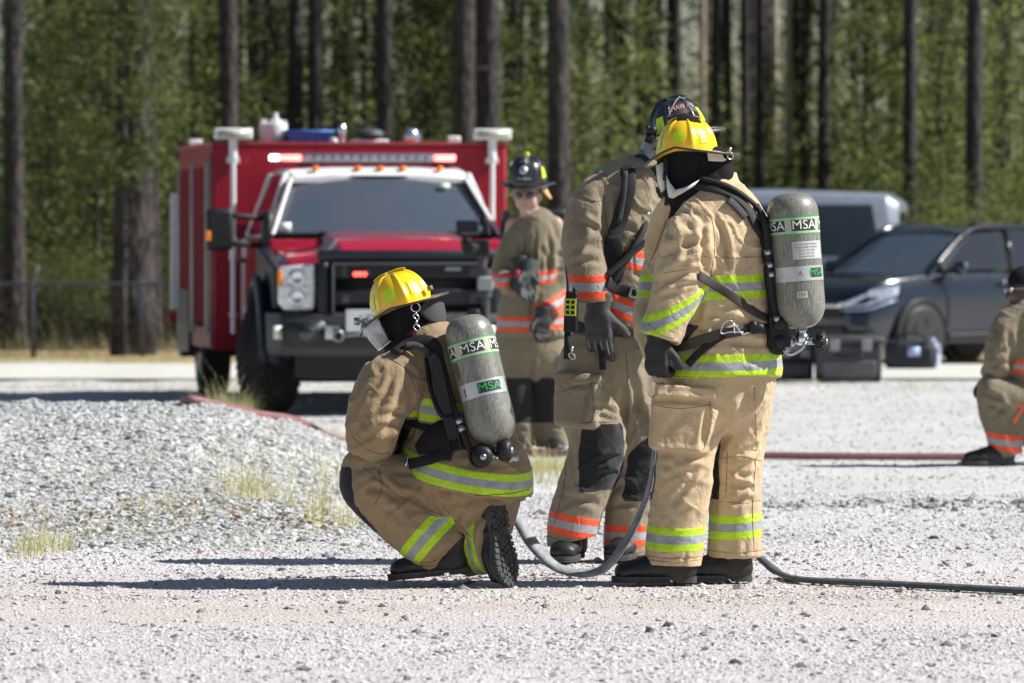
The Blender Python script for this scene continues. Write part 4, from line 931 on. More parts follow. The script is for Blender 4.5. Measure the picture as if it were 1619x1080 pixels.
m.out('trunk', 'bark', t, local=True); leafobj('foliage', V, F, gg.random(len(F)) * .75, 'pine', t)
# broad-leaved shrubs
SH = []
for k in range(3):
    g_ = random.Random(190 + k); m = MB(); tips = []
    for i in range(22):
        a = g_.uniform(0, 6.28); L = g_.uniform(.3, 1.25); z = g_.uniform(.5, 2.5); e = Vector((math.cos(a) * L, math.sin(a) * L, z)); m.tube([(e.x * .05, e.y * .05, -.05), e * .45 + Vector((0, 0, .1 * z)), e], [.02, .012, .004], n=4, sm=3, cap=False); tips += [e, e * .75 + Vector((0, 0, .1))]
    gg = np.random.default_rng(195 + k); cs = np.concatenate([np.array(t)[None] + gg.normal(0, 1, (int(120 * g_.uniform(.5, 1.4)), 3)) * (.20, .20, .15) for t in tips])
    V, F = leaves(gg, cs, gg.uniform(.016, .036, len(cs)), .5, up=.5); SH.append((m, V, F, gg.random(len(F))))
SL = [(60, 66.5, .45, 'low leafy shrub by the fence below the corner trunk'), (110, 66.5, .5, 'leafy shrub by the fence right of the fence post'), (150, 76, 1.2, 'tall leafy shrub behind the fence left of the thickest trunk'), (290, 68, .5, 'leafy shrub by the fence between the thickest trunk and the truck'),
      (325, 79, 1.25, 'tall leafy shrub half hidden by the truck body'), (420, 80, 1.35, 'leafy shrub behind the left lamp mast of the truck'), (560, 82, 1.5, 'leafy shrub behind the truck roof horns'), (660, 78, 1.3, 'bright leafy shrub behind the middle of the truck roof'), (700, 80, 1.1, 'leafy shrub behind the right of the truck roof'),
      (822, 70, 1.2, 'bright leafy shrub behind the far firefighter'), (850, 78, 1.5, 'tall bright shrub behind the far firefighter'), (950, 78, 1.4, 'leafy shrub left of the olive coated shoulder'), (1100, 84, 1.5, 'leafy shrub between the thin trunks above the helmets'), (1160, 80, 1.2, 'leafy shrub above the back of the tan firefighter'),
      (1230, 82, 1.2, 'leafy shrub behind the pale trunk'), (1330, 80, 1.3, 'leafy shrub above the van roof'), (1400, 74, .95, 'leafy shrub touching the tail of the van'), (1465, 69, .85, 'leafy shrub above the bonnet of the dark car'), (1510, 72, 1.1, 'bright leafy shrub behind the dark car'), (1570, 68, .85, 'leafy shrub above the roof of the dark car'), (1612, 71, 1.0, 'last leafy shrub at the right edge'), (1480, 82, 1.6, 'tall leafy shrub deep behind the dark car'), (30, 80, 1.6, 'tall leafy shrub deep behind the corner trunk'), (240, 80, 1.5, 'tall leafy shrub deep behind the thickest trunk')]
for q, (px, Y, s, lab) in enumerate(SL):
    loc = ((px - CX) / FPX * Y, Y, 0); key = ('b', q % 3)
    if key not in pine_src:
        t = thing('shrub', lab, 'shrub', (0, 0, 0), 0, 'leafy shrubs at the edge of the wood'); m, V, F, c = SH[q % 3]
        pine_src[key] = (t, [m.out('stem', 'bark', t, local=True), leafobj('foliage', V, F, c, 'leaf', t)]); t.location = loc; t.scale = (s,) * 3
    else: place_copy(*pine_src[key], loc, (s,) * 3, random.uniform(0, 6), lab, '', '')
# far wood: one mass
g = np.random.default_rng(31); cs = []; 
for k in range(860):
    Y = g.uniform(84, 118); X = g.uniform(-.13, .13) * Y * (1 if k < 470 else 1.0)
    if k >= 470: X = math.copysign(g.uniform(.12, .26), X) * Y; z = g.uniform(.3, 8.5) ; r = g.uniform(.6, 1.7)
    n_ = int(420 * r); cs.append(np.array([X, Y, z]) + g.normal(0, 1, (n_, 3)) * (r * .5, r * .5, r * .35))
for k in range(480):
    Y = g.uniform(76, 88); X = g.uniform(-.24, .24) * Y; z = g.uniform(.2, 2.0); cs.append(np.array([X, Y, z]) + g.normal(0, 1, (200, 3)) * (.6, .5, .4))
for k in range(620):
    Y = g.uniform(108, 124); X = g.uniform(-.17, .17) * Y; z = g.uniform(1.5, 11); cs.append(np.array([X, Y, z]) + g.normal(0, 1, (260, 3)) * (.9, .6, .7))
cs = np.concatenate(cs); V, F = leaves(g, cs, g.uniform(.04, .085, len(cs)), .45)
cc = np.clip(g.random(len(cs)) * .3 + .28 + 1.0 * vnoise(cs * .42, 5), 0, 1)  # clump-scale noise puts lit and shaded patches into the leaf colour
o = leafobj('woodland', V, F, cc, 'farleaf'); tag(o, 'mass of foliage deep in the pine wood, light and shade coloured into its clumps', 'woodland', kind='stuff')
m = MB(); g_ = random.Random(3)
for k in range(190):
    Y = g_.uniform(80, 118); X = g_.uniform(-.22, .22) * Y; r = g_.uniform(.07, .16); m.tube([(X, Y, -.1), (X + g_.uniform(-.3, .3), Y, 15)], [r, r * .7], n=6, sm=1)
o = m.out('woodland_trunks', 'bark'); tag(o, 'crowd of far trunks merging into the depth of the wood', 'woodland', kind='stuff')
# ================================================================ rescue truck (local frame: x to the viewer's right, y to the rear, z up)
M['redbox'] = simple('red_body_paint', (0.29, 0.005, 0.020), 0.42, var=.05, coat=.12, spec=.35); M['steelred'] = simple('red_trim', (0.30, 0.03, 0.035), 0.4); M['shutter'] = simple('red_shutter', (0.17, 0.006, 0.012), 0.8, spec=.1); M['goldstreak'] = simple('gold_leaf_stripes', (0.15, 0.05, 0.03), 0.45, var=.7, vscale=3)
M['lens'] = simple('ribbed_lens', (0.42, 0.44, 0.34), 0.3, var=.4, vscale=30); M['palegreen'] = simple('pale_green_sticker', (0.55, 0.66, 0.5), .5); M['bumper'] = simple('bumper_paint', (0.034, 0.032, 0.033), 0.45, var=.15)
M['plasticgrey'] = simple('grille_paint', (0.012, 0.013, 0.018), 0.4, spec=.4); M['plate'] = simple('plate_white', (0.55, 0.56, 0.58), .5, var=.1); M['barlens'] = simple('clear_bar', (0.20, 0.21, 0.27), 0.15, metal=.3); M['barseg'] = simple('bar_segments', (0.45, 0.46, 0.52), 0.2, metal=.7)
M['whitelamp'] = simple('white_lamp', (.9, .9, .9), .3, emit=(1, .95, .95), es=3); M['blueglass'] = simple('blue_glass', (0.25, 0.40, 0.65), .1, metal=.4)
TH = R(8.5); TL_ = (-0.92, 44.5, 0)
tk = thing('rescue_truck', 'red rescue truck with white cab roof and lit red lamps parked behind the firefighters', 'truck', TL_, TH)
TM = Matrix.Translation(TL_) @ Matrix.Rotation(TH, 4, 'Z')
def hexa(m, q):  # 8 corner points: bottom 4 (ccw from above), top 4
    return m.add(q, [(3, 2, 1, 0), (4, 5, 6, 7), (0, 1, 5, 4), (1, 2, 6, 5), (2, 3, 7, 6), (3, 0, 4, 7)])
def loftx(m, secs, cap=True):
    """secs: list of closed point rings with equal counts"""
    n = len(secs[0]); V = [p for s_ in secs for p in s_]; F = [(i * n + k, i * n + (k + 1) % n, (i + 1) * n + (k + 1) % n, (i + 1) * n + k) for i in range(len(secs) - 1) for k in range(n)]
    if cap: F += [tuple(range(n))[::-1], tuple((len(secs) - 1) * n + k for k in range(n))]
    return m.add(V, F)
def rrect(cx, cz, hw, hh, r, y, n=5):
    out = []
    for (sx, sz, a0) in ((1, 1, 0), (-1, 1, 90), (-1, -1, 180), (1, -1, 270)):
        for k in range(n): a = R(a0 + 90 * k / (n - 1)); out.append((cx + sx * (hw - r) + r * math.cos(a), y, cz + sz * (hh - r) + r * math.sin(a)))
    return out
lk = dict(local=True)
# box body
m = MB(); m.bb((-1.215, 2.2, .42), (1.215, 5.2, 2.105)); box = m.out('box_body', 'redbox', tk, bevel=.025, **lk)
m = MB(); m.bb((-1.225, 2.19, 2.098), (1.225, 5.21, 2.125)); m.out('roof_rail', 'steelred', box, bevel=.006, **lk)
m = MB(); m.bb((-1.2152, 2.55, .60), (-1.23, 3.75, 1.92)); m.bb((-1.2152, 3.85, .60), (-1.23, 5.0, 1.92)); m.out('roller_shutter', 'shutter', box, bevel=.006, **lk)
for y0, y1 in ((2.50, 2.55), (3.75, 3.85), (5.0, 5.06)): MB().bb((-1.2152, y0, .55), (-1.245, y1, 1.95)).out('shutter_frame', 'steel', box, bevel=.004, **lk)
for z in (1.50, 1.0, .78): MB().bb((-1.2152, 2.30, z), (-1.224, 2.48, z + .10)).out('gold_decal', 'gold', box, **lk)
m = MB(); m.bb((-1.2152, 2.22, .45), (-1.222, 2.46, 2.03)); m.out('gold_panel', 'goldstreak', box, **lk)
m = MB(); m.bb((-1.30, 5.02, .72), (-1.23, 5.14, 1.72)); m.out('grab_rail', 'white', box, bevel=.01, **lk)
m = MB(); m.bb((-1.26, 3.0, .62), (-1.21, 3.8, .60)) ; m.bb((-1.24, 4.1, .36), (-1.0, 5.2, .9)); m.out('rear_fender', 'navyplastic', tk, bevel=.03, **lk)
MB().bb((-1.20, 5.2, .30), (1.20, 5.45, .42)).out('rear_step', 'plastic', tk, bevel=.01, **lk)
MB().bb((-1.32, 5.16, .60), (-1.24, 5.24, .70)).out('marker_lamp', 'reddull', tk, bevel=.008, **lk)
# lamp masts on the box front
for sx in (-1, 1):
    x = -1.05 if sx < 0 else 1.085
    m = MB(); m.cyl((x, 2.13, .56), (x, 2.13, 2.08), .022, n=12); m.cyl((x, 2.13, 1.16), (x, 2.13, 1.30), .034, n=12); m.bb((x - .05, 2.12, 1.95), (x + .05, 2.2, 2.0)); m.cyl((x, 2.13, 1.98), (x, 2.13, 2.14), .035, n=12); m.bb((x - .03, 2.12, .70), (x + .03, 2.2, .73)); m.sph((x, 2.13, 1.31), .045, 10); mm = m.out('lamp_mast', 'white', tk, smooth='auto', **lk)
    m = MB(); m.bb((x - .155, 2.08, 2.145), (x + .155, 2.2, 2.235)); hd_ = m.out('floodlight', 'white', mm, bevel=.012, **lk); m = MB(); m.bb((x - .13, 2.074, 2.160), (x + .13, 2.082, 2.220)); m.out('lamp_glass', 'lens', hd_, **lk)
for x, y in ((-1.13, 4.6), (.80, 2.4)): MB().bb((x - .055, y - .05, 2.12), (x + .055, y + .05, 2.18)).out('roof_lamp', 'white', tk, bevel=.012, **lk)
# cab: lower body, greenhouse, hood
def cabsec(y, hw, z0, z1, hwt): return [(-hw, y, z0), (hw, y, z0), (hw, y, z1 - .12), (hwt, y, z1), (-hwt, y, z1), (-hw, y, z1 - .12)]
m = MB(); loftx(m, [cabsec(.35, 1.0, .55, 1.33, .93), cabsec(.9, 1.0, .5, 1.36, .95), cabsec(2.12, 1.0, .5, 1.36, .95)]); cab = m.out('cab', 'red', tk, bevel=.03, **lk)
m = MB()   # hood with raised centre
hs = []
for y, zc, ze, hw in ((-.72, 1.22, 1.13, .93), (-.60, 1.30, 1.19, .955), (-.3, 1.345, 1.22, .97), (.1, 1.375, 1.25, .98), (.55, 1.40, 1.30, .97)):
    ring = [(-hw, y, .86), (hw, y, .86), (hw, y, ze - .06), (hw - .06, y, ze), (.58, y, ze + .03), (.50, y, zc), (.20, y, zc + .012), (-.20, y, zc + .012), (-.50, y, zc), (-.58, y, ze + .03), (-hw + .06, y, ze), (-hw, y, ze - .06)]; hs.append(ring)
loftx(m, hs); m.out('hood', 'red', tk, bevel=.015, **lk)
zg, zr = 1.37, 1.835
def pil(m, a, b, t, d): a, b = Vector(a), Vector(b); m.prism([a + Vector((-t, -d, 0)), a + Vector((t, -d, 0)), a + Vector((t, d, 0)), a + Vector((-t, d, 0))], (0, 0, 0), b - a)
m = MB(); rs = []
for y, hw, z in ((.98, .70, 1.835), (1.08, .735, 1.885), (1.5, .75, 1.915), (2.05, .745, 1.90), (2.12, .74, 1.86)):
    rs.append([(-hw, y, z - .06), (hw, y, z - .06), (hw - .03, y, z - .01), (.35, y, z + .012), (-.35, y, z + .012), (-hw + .03, y, z - .01)])
loftx(m, rs); rf = m.out('cab_roof', 'white', tk, bevel=.012, **lk)
for sx in (-1, 1):
  m = MB(); pil(m, (sx * .905, .50, zg), (sx * .70, 1.0, zr - .01), .018, .035); pil(m, (sx * .93, 2.08, zg - .02), (sx * .74, 2.06, zr + .03), .03, .05); pil(m, (sx * .925, .82, zg - .02), (sx * .735, 1.08, zr + .03), .022, .02); m.tube([(sx * .93, .60, zg - .01), (sx * .94, 2.06, zg - .02)], .02, n=6, sm=1)
  m.out('pillar', 'white', tk, bevel=.01, **lk)
V = []; n = 14
for i in range(7):
    t = i / 6
    for k in range(n + 1): u = -1 + 2 * k / n; hw = .885 + (.685 - .885) * t; V.append((u * hw, .47 + .52 * t + .10 * u * u - .04 * (1 - t), zg + (zr - .005 - zg) * t - .0 * u * u))
ws = mk('windscreen', V, gridfaces(n + 1, 7, False), 'glass', tk, local=True)
m = MB(); m.tube([(V[k][0], V[k][1] - .012, V[k][2]) for k in range(n + 1)], .018, n=6, sm=1); m.tube([(V[6 * (n + 1) + k][0], V[6 * (n + 1) + k][1] - .012, V[6 * (n + 1) + k][2]) for k in range(n + 1)], .012, n=6, sm=1)
for sx in (0, n): m.tube([(V[i * (n + 1) + sx][0], V[i * (n + 1) + sx][1] - .012, V[i * (n + 1) + sx][2]) for i in range(7)], .016, n=6, sm=1)
m.out('screen_seal', 'plastic', ws, **lk)
m = MB(); m.tube([(-.55, .42, 1.385), (-.1, .40, 1.392), (.12, .41, 1.40)], .009, n=5); m.tube([(.25, .42, 1.385), (.6, .44, 1.39)], .009, n=5); m.out('wiper', 'plastic', ws, **lk)
MB().box((-.80, .545, 1.43), (.10, .006, .07)).out('sticker', 'ltext', ws, **lk); MB().box((.52, .90, 1.76), (.085, .006, .05), Euler((R(-45), 0, 0)).to_matrix()).out('sticker', 'palegreen', ws, **lk)
for sx in (-1, 1):
    V2 = [(sx * .948, .62, zg), (sx * .948, 2.04, zg), (sx * .755, 2.02, zr + .02), (sx * .735, 1.06, zr + .0)]; mk('side_window', V2, [(0, 1, 2, 3)] if sx < 0 else [(3, 2, 1, 0)], 'glassdark', tk, local=True, smooth=False)
m = MB(); m.bb((-.78, 1.35, 1.0), (.78, 1.9, 1.42)); m.bb((-.62, 1.5, 1.4), (-.3, 1.7, 1.66)); m.bb((.3, 1.5, 1.4), (.62, 1.7, 1.66)); m.out('seat', 'case', tk, bevel=.06, **lk)
m = MB(); m.bb((-.88, .62, 1.2), (.88, .98, 1.385)); m.out('dashboard', 'case', tk, bevel=.03, **lk); m = MB(); m.torus((.42, .98, 1.42), (0, 1, .5), .18, .014); m.out('steering_wheel', 'plastic', tk, **lk)
m = MB(); m.box((0, .96, 1.76), (.22, .02, .07)); m.out('inside_mirror', 'plastic', tk, bevel=.01, **lk)
m = MB(); loftx(m, [[(.40 + .15 * math.cos(a), y, 1.43 + .13 * math.sin(a)) for a in np.linspace(0, 6.28, 9)[:-1]] for y in (1.28, 1.4)]); m.out('red_jacket_on_seat', 'redcloth2', tk, **lk) if False else None
MB().bb((-1.005, .55, .62), (-1.015, 1.9, 1.34)).out('door', 'red', tk, bevel=.01, **lk)
MB().bb((-1.02, 1.62, 1.14), (-1.045, 1.80, 1.18)).out('door_handle', 'plastic', tk, bevel=.008, **lk)
m = MB(); m.bb((-1.016, .62, .70), (-1.024, 1.5, .80)); m.out('door_stripe', 'lpale', tk, **lk)
# front end
m = MB(); g0 = -.80
def frame(m, hw, z0, z1, b, y0, y1): 
    m.bb((-hw, y0, z1 - b), (hw, y1, z1)); m.bb((-hw, y0, z0), (hw, y1, z0 + b)); m.bb((-hw, y0, z0 + b), (-hw + b, y1, z1 - b)); m.bb((hw - b, y0, z0 + b), (hw, y1, z1 - b))
frame(m, .70, .66, 1.255, .085, -.90, -.72); grl = m.out('grille_frame', 'navyplastic', tk, bevel=.03, **lk)
m = MB(); frame(m, .60, .74, 1.16, .022, -.915, -.84); m.out('grille_trim', 'case', grl, bevel=.006, **lk)
MB().bb((-.60, -.80, .70), (.60, -.70, 1.19)).out('radiator', 'lblack', grl, **lk)
for z in (1.035, .83): m = MB(); m.bb((-.585, -.885, z), (.585, -.80, z + .13)); b_ = m.out('grille_bar', 'plasticgrey', grl, bevel=.02, **lk); [MB().bb((x, -.895, z + .02), (x + .05, -.884, z + .095)).out('bar_bracket', 'case', b_, bevel=.005, **lk) for x in (-.52, .47)]
m = MB(); m.bb((.28, -.898, 1.095), (.40, -.886, 1.125)); m.out('badge', 'lightgrey', grl, bevel=.004, **lk)
for x in (-.385,): 
    m = MB(); m.bb((x - .075, -.93, 1.04), (x + .075, -.885, 1.10)); lh = m.out('warning_lamp', 'plastic', grl, bevel=.01, **lk)
    for k in range(3): MB().sph((x - .035 + k * .035, -.934, 1.07), .016, 10, (1, .4, 1)).out('lamp_lens', 'redlamp', lh, **lk)
for sx in (-1, 1):
    cx = sx * .855; m = MB(); q = [(sx * .715, 1.155), (sx * .99, 1.125), (sx * .995, .85), (sx * .95, .79), (sx * .735, .79), (sx * .715, .83)]
    q = q if sx < 0 else q[::-1]; m.prism([(x, -.80 + .14 * (abs(x) - .7), z) for x, z in q], (0, -.03, 0), (0, .2, 0)); hl = m.out('headlight', 'clearlens', tk, bevel=.02, **lk)
    for z in (1.04, .89): m = MB(); m.lathe((cx, -.785, z), (0, -1, 0), [(.075, 0), (.07, .035), (.055, .05), (.03, .032), (.001, .03)], 20); m.out('lamp_bowl', 'chrome', hl, **lk)
    MB().bb((sx * .965, -.80, .98), (sx * 1.0, -.72, 1.10)).out('side_marker', 'amber', hl, bevel=.01, **lk); m = MB(); m.bb((sx * .72, -.835, .955), (sx * .985, -.79, .975)); m.out('lamp_divider', 'chrome', hl, bevel=.003, **lk)
    # fender with wheel arch flare
    V = []; 
    for (x, off) in ((sx * .93, 0), (sx * 1.06, 0), (sx * 1.09, .0), (sx * 1.06, -.05)):
        for k in range(15): a = R(-8 + 196 * k / 14); rr = .53 - off * 1.0 + (.0 if off == 0 else .0); V.append((x, -math.cos(a) * (rr + (.04 if abs(x) < 1.0 else 0)) * 1.0, .42 + math.sin(a) * (rr + .05)))
    f_ = gridfaces(15, 4, False); fo = mk('fender_flare', V, f_, 'navyplastic', tk, local=True); sd_ = fo.modifiers.new('t', 'SOLIDIFY'); sd_.thickness = .04
    m = MB(); m.prism([(sx * .92, y, z) for y, z in ((-.68, .80), (-.68, 1.12), (.45, 1.28), (.62, 1.28), (.62, .55), (.56, .55), (.50, .80), (.30, .98), (0, 1.03), (-.30, .98), (-.50, .80))], (0, 0, 0), (sx * .10, 0, 0)); m.out('fender', 'navyplastic', tk, bevel=.02, **lk)
    # mirrors
    m = MB(); mx = -1.33 if sx < 0 else 1.33; m.box((mx, .42, 1.41), (.21, .09, .33)); mr = m.out('side_mirror', 'plastic', tk, bevel=.03, **lk); m = MB()
    m.tube([(sx * 1.22, .42, 1.52), (sx * .97, .50, 1.50)], .024, n=8, sm=1); m.tube([(sx * 1.22, .42, 1.30), (sx * .97, .50, 1.28)], .024, n=8, sm=1); m.bb((sx * .93, .42, 1.24), (sx * .985, .62, 1.56)); m.out('mirror_arm', 'plastic', mr, bevel=.008, **lk)
    MB().box((mx + sx * .095, .365, 1.36), (.04, .02, .08)).out('turn_lamp', 'amber', mr, bevel=.006, **lk)
# bumper
m = MB(); bs_ = []
for x, yf in ((-1.07, -.62), (-.98, -.83), (-.70, -.92), (0, -.95), (.70, -.92), (.98, -.83), (1.07, -.62)):
    bs_.append([(x, yf + .03, .44), (x, yf - .02, .50), (x, yf - .02, .70), (x, yf + .03, .775), (x, yf + .30, .775), (x, yf + .30, .44)])
loftx(m, bs_); bp_ = m.out('bumper', 'bumper', tk, bevel=.01, **lk)
m = MB(); loftx(m, [[(x, y + .08, .24), (x, y, .27), (x, y - .02, .46), (x, y + .2, .46), (x, y + .2, .24)] for x, y in ((-.86, -.68), (-.72, -.82), (0, -.86), (.72, -.82), (.86, -.68))]); m.out('air_dam', 'plastic', bp_, bevel=.01, **lk)
for sx in (-1, 1):
    m = MB(); loftx(m, [rrect(sx * .80, .62, .155, .10, .05, y) for y in (-.955, -.80)]); fg = m.out('fog_recess', 'lblack', bp_, **lk); MB().lathe((sx * .80, -.955, .62), (0, -1, 0), [(.06, 0), (.06, .015), (.05, .025), (.0, .03)], 18).out('fog_lamp', 'glassdark', fg, **lk)
    for dx in (-.21, .20): m = MB(); m.box((sx * (.80) + dx * sx * -1, -.962 + (.085 if dx < 0 else .0), .625), (.11 if dx > 0 else .07, .012, .10), Euler((0, 0, R(-sx * (20 if dx < 0 else 5)))).to_matrix()); m.out('reflective_tape', 'ltext', bp_, **lk)
m = MB(); m.bb((-.50, -1.0, .63), (-.16, -.975, .80)); lp = m.out('licence_plate', 'plate', bp_, bevel=.004, **lk)
V, F = textmesh('171', .12, .0); mk('lettering', [(-.33 + v.x * .95, -1.004, .715 + v.y * 1.0) for v in V], F, 'lgrey', lp, local=True, smooth=False)
m = MB(); m.torus((-.56, -1.0, .60), (0, 1, .2), .040, .009, n=16); m.tube([(-.50, -.99, .60), (-.40, -1.0, .61), (-.30, -.99, .60)], .011, n=8); m.out('tow_hook', 'steel', bp_, **lk)
m = MB(); m.bb((-.60, -.97, .56), (.35, -.94, .66)); m.out('winch_recess', 'lblack', bp_, bevel=.01, **lk)
# roof markers, light bar
for x in (-.50, -.16, .02, .20, .50): m = MB(); m.sph((x, 1.04, 1.90), .034, 12, (1, .8, .6)); m.out('marker_lamp', 'amber', rf, **lk)
m = MB(); loftx(m, [rrect(-.08, 1.985, .745, .036, .03, y) for y in (1.28, 1.52)]); lb = m.out('light_bar', 'barlens', tk, **lk)
m = MB(); m.bb((-.60, 1.3, 1.92), (-.5, 1.5, 1.955)); m.bb((.5, 1.3, 1.92), (.6, 1.5, 1.955)); m.bb((-.68, 1.30, 1.940), (.68, 1.50, 1.956)); m.out('bar_mount', 'plastic', lb, bevel=.005, **lk)
for x0, x1, mt in ((-.845, -.765, 'whitelamp'), (-.75, -.59, 'redlamp2'), (.49, .66, 'redlamp2')): m = MB(); m.bb((x0, 1.262, 1.962), (x1, 1.30, 2.008)); m.out('lamp_segment', mt, lb, bevel=.008, **lk)
m = MB(); [m.bb((x, 1.268, 1.965), (x + .05, 1.285, 2.006)) for x in np.arange(-.55, .46, .075)]; m.out('lamp_segment', 'barseg', lb, bevel=.003, **lk)
# wheels
def wheel(x, y, z, r, wdt, yaw, name='wheel', dual=False):
    M4 = Matrix.Translation((x, y, z)) @ Matrix.Rotation(yaw, 4, 'Z'); m = MB()
    m.lathe((-wdt / 2, 0, 0), (1, 0, 0), [(r * .56, 0), (r * .80, -.004), (r * .93, .0), (r * .985, .02), (r, .05), (r, wdt - .05), (r * .985, wdt - .02), (r * .93, wdt), (r * .80, wdt + .004), (r * .56, wdt)], 40)
    for k in range(40):
        a = 2 * math.pi * k / 40
        for sx, da in ((-1, 0), (1, .08)): m.box((sx * wdt * .28, (r + .004) * math.cos(a + da), (r + .004) * math.sin(a + da)), (wdt * .36, .03, .02), Matrix.Rotation(a + da - math.pi / 2, 3, 'X'))
    w_ = m.xf(M4).out(name, 'tyre', tk, smooth='auto', local=True)
    m = MB(); s_ = -1 if x < 0 else 1
    m.lathe((0, 0, 0), (s_, 0, 0), [(.02, .02), (r * .30, .02), (r * .34, wdt * .2), (r * .5, wdt * .3), (r * .55, wdt * .46), (r * .57, wdt * .5)], 28); m.lathe((0, 0, 0), (s_, 0, 0), [(.09, .0), (.09, .10), (.07, .12), (.01, .12)], 16)
    for k in range(8): a = k * math.pi / 4; m.cyl((s_ * .05, r * .22 * math.cos(a), r * .22 * math.sin(a)), (s_ * .07, r * .22 * math.cos(a), r * .22 * math.sin(a)), .018, n=8)
    m.xf(M4).out('rim', 'steel', w_, smooth='auto', local=True); return w_
wheel(-.98, 0, .41, .41, .25, R(-28)); wheel(.94, 0, .41, .41, .25, R(-28)); wheel(-1.02, 4.2, .41, .41, .24, 0); wheel(1.02, 4.2, .41, .41, .24, 0)
m = MB(); m.bb((-.42, -.6, .38), (-.32, 5.1, .55)); m.bb((.32, -.6, .38), (.42, 5.1, .55)); m.cyl((-.9, 0, .41), (.9, 0, .41), .06); m.cyl((-.9, 4.2, .41), (.9, 4.2, .41), .07); m.bb((-.95, .3, .30), (.95, 2.1, .50)); m.bb((-.9, 2.3, .30), (.9, 3.4, .44)); m.bb((-.5, -.5, .45), (.5, .5, .9)); m.sph((0, 4.2, .40), .17, 12); m.out('chassis', 'lblack', tk, smooth='auto', **lk)
# things carried on the roof
def tw(x, y, z): return tuple(TM @ Vector((x, y, z)))
def rooft(name, label, cat, x, y, z=2.105): return thing(name, label, cat, tw(x, y, z), TH)
t = rooft('tub', 'white plastic tub with a tap standing on the truck roof', 'tub', -.64, 2.9); m = MB(); m.lathe((0, 0, 0), (0, 0, 1), [(.10, 0), (.112, .015), (.118, .155), (.118, .18), (.11, .185), (.0, .19)], 28); b = m.out('body', 'whitemat', t, smooth='auto', **lk)
m = MB(); m.lathe((0.02, 0, .185), (0, 0, 1), [(.05, 0), (.05, .03), (.022, .04), (.02, .085), (.0, .09)], 16); m.bb((-.10, -.02, .185), (-.05, .02, .22)); m.bb((.07, -.02, .185), (.11, .02, .21)); m.out('lid', 'whitemat', t, smooth='auto', **lk)
t = rooft('storage_bin', 'blue plastic bin lying on the truck roof', 'bin', -.36, 2.85); m = MB(); hexa(m, [(-.16, -.15, 0), (.16, -.15, 0), (.16, .15, 0), (-.16, .15, 0), (-.19, -.18, .115), (.19, -.18, .115), (.19, .18, .115), (-.19, .18, .115)]); m.out('body', 'blue', t, bevel=.012, **lk); m = MB(); frame_ = [(-.20, -.19, .115), (.20, -.19, .115), (.20, .19, .115), (-.20, .19, .115)]; m.tube(frame_, .012, n=6, sm=1, closed=True); m.out('rim', 'blue', t, **lk)
t = rooft('air_horn', 'chrome horn standing upright on the truck roof', 'horn', -.10, 2.6); m = MB(); m.lathe((0, 0, 0), (0, 0, 1), [(.03, 0), (.03, .03), (.018, .04), (.034, .09), (.036, .14), (.016, .17), (.0, .175)], 18); m.out('horn', 'chrome', t, smooth='auto', **lk); MB().sph((-.07, 0, .03), .04, 12).out('base', 'whitemat', t, **lk)
t = rooft('roof_antenna', 'dark round dome antenna on a low white plinth on the truck roof', 'antenna', .14, 2.7); MB().lathe((0, 0, .05), (0, 0, 1), [(.06, 0), (.11, .02), (.125, .04), (.11, .07), (.06, .09), (0, .095)], 24).out('dome', 'case', t, smooth='auto', **lk); MB().bb((-.15, -.08, 0), (.15, .08, .05)).out('plinth', 'whitemat', t, bevel=.01, **lk)
t = rooft('spotlight', 'chrome bullet spotlight on the truck roof right of the dome antenna', 'spotlight', .46, 2.6); m = MB(); m.lathe((0, .08, .06), (.15, -1, .1), [(.0, 0), (.045, .03), (.065, .09), (.07, .14), (.062, .15)], 20); m.out('shell', 'chrome', t, smooth='auto', **lk); MB().lathe((0.012, -.065, .073), (.15, -1, .1), [(.06, 0), (.04, .012), (.0, .016)], 20).out('lens', 'chrome', t, smooth='auto', **lk); MB().cyl((0, 0, 0), (0, 0, .03), .03).out('foot', 'whitemat', t, **lk)
t = rooft('whip_antenna', 'thin whip antenna rising from the truck cab roof', 'antenna', -.42, 1.7, 1.915); MB().tube([(0, 0, 0), (.004, 0, .2), (0, 0, .42)], [.006, .004, .003], n=5, sm=1).out('whip', 'plastic', t, **lk)
# camera gear on a slim stand in front of the truck
st = thing('camera_stand', 'dark camera and monitor on a slim stand before the truck headlight', 'camera stand', (P(768, 560, 42.2).x, 42.2, 0)); g_ = lambda px, py, dz=0: tuple(P(px, py, 42.2 + dz))
m = MB(); m.cyl(g_(768, 655), g_(768, 470), .03); m.cyl(g_(766, 470), g_(766, 425), .055); m.cyl(g_(762, 425), g_(764, 385), .035)
for a in (0, 2.1, 4.2): b = Vector(g_(768, 520)); m.cyl(b, (b.x + .38 * math.cos(a + .3), 42.2 + .38 * math.sin(a + .3), 0.0), .016, .014, 8)
m.out('tripod', 'case', st, smooth='auto'); m = MB(); m.box(g_(755, 392), (.18, .22, .12)); m.lathe(g_(752, 392, -.1), (-.5, -1, 0), [(.04, 0), (.04, .1), (.055, .12), (.05, .14)], 16); m.sph(g_(738, 385, -.05), .05, 10); m.cyl(g_(770, 372), g_(768, 350), .03); m.sph(g_(766, 350), .045, 10); m.out('video_camera', 'plastic', st, smooth='auto', bevel=.01)
m = MB(); m.box(g_(739, 358, -.05), (.17, .03, .09)); m.out('monitor', 'navyplastic', st, bevel=.01); m = MB(); m.box(g_(768, 448, -.06), (.12, .05, .10)); m.out('control_box', 'lightgrey', st, bevel=.015)
m = MB(); m.box(g_(748, 520, -.02), (.10, .12, .30)); m.out('battery_bag', 'plastic', st, bevel=.02)
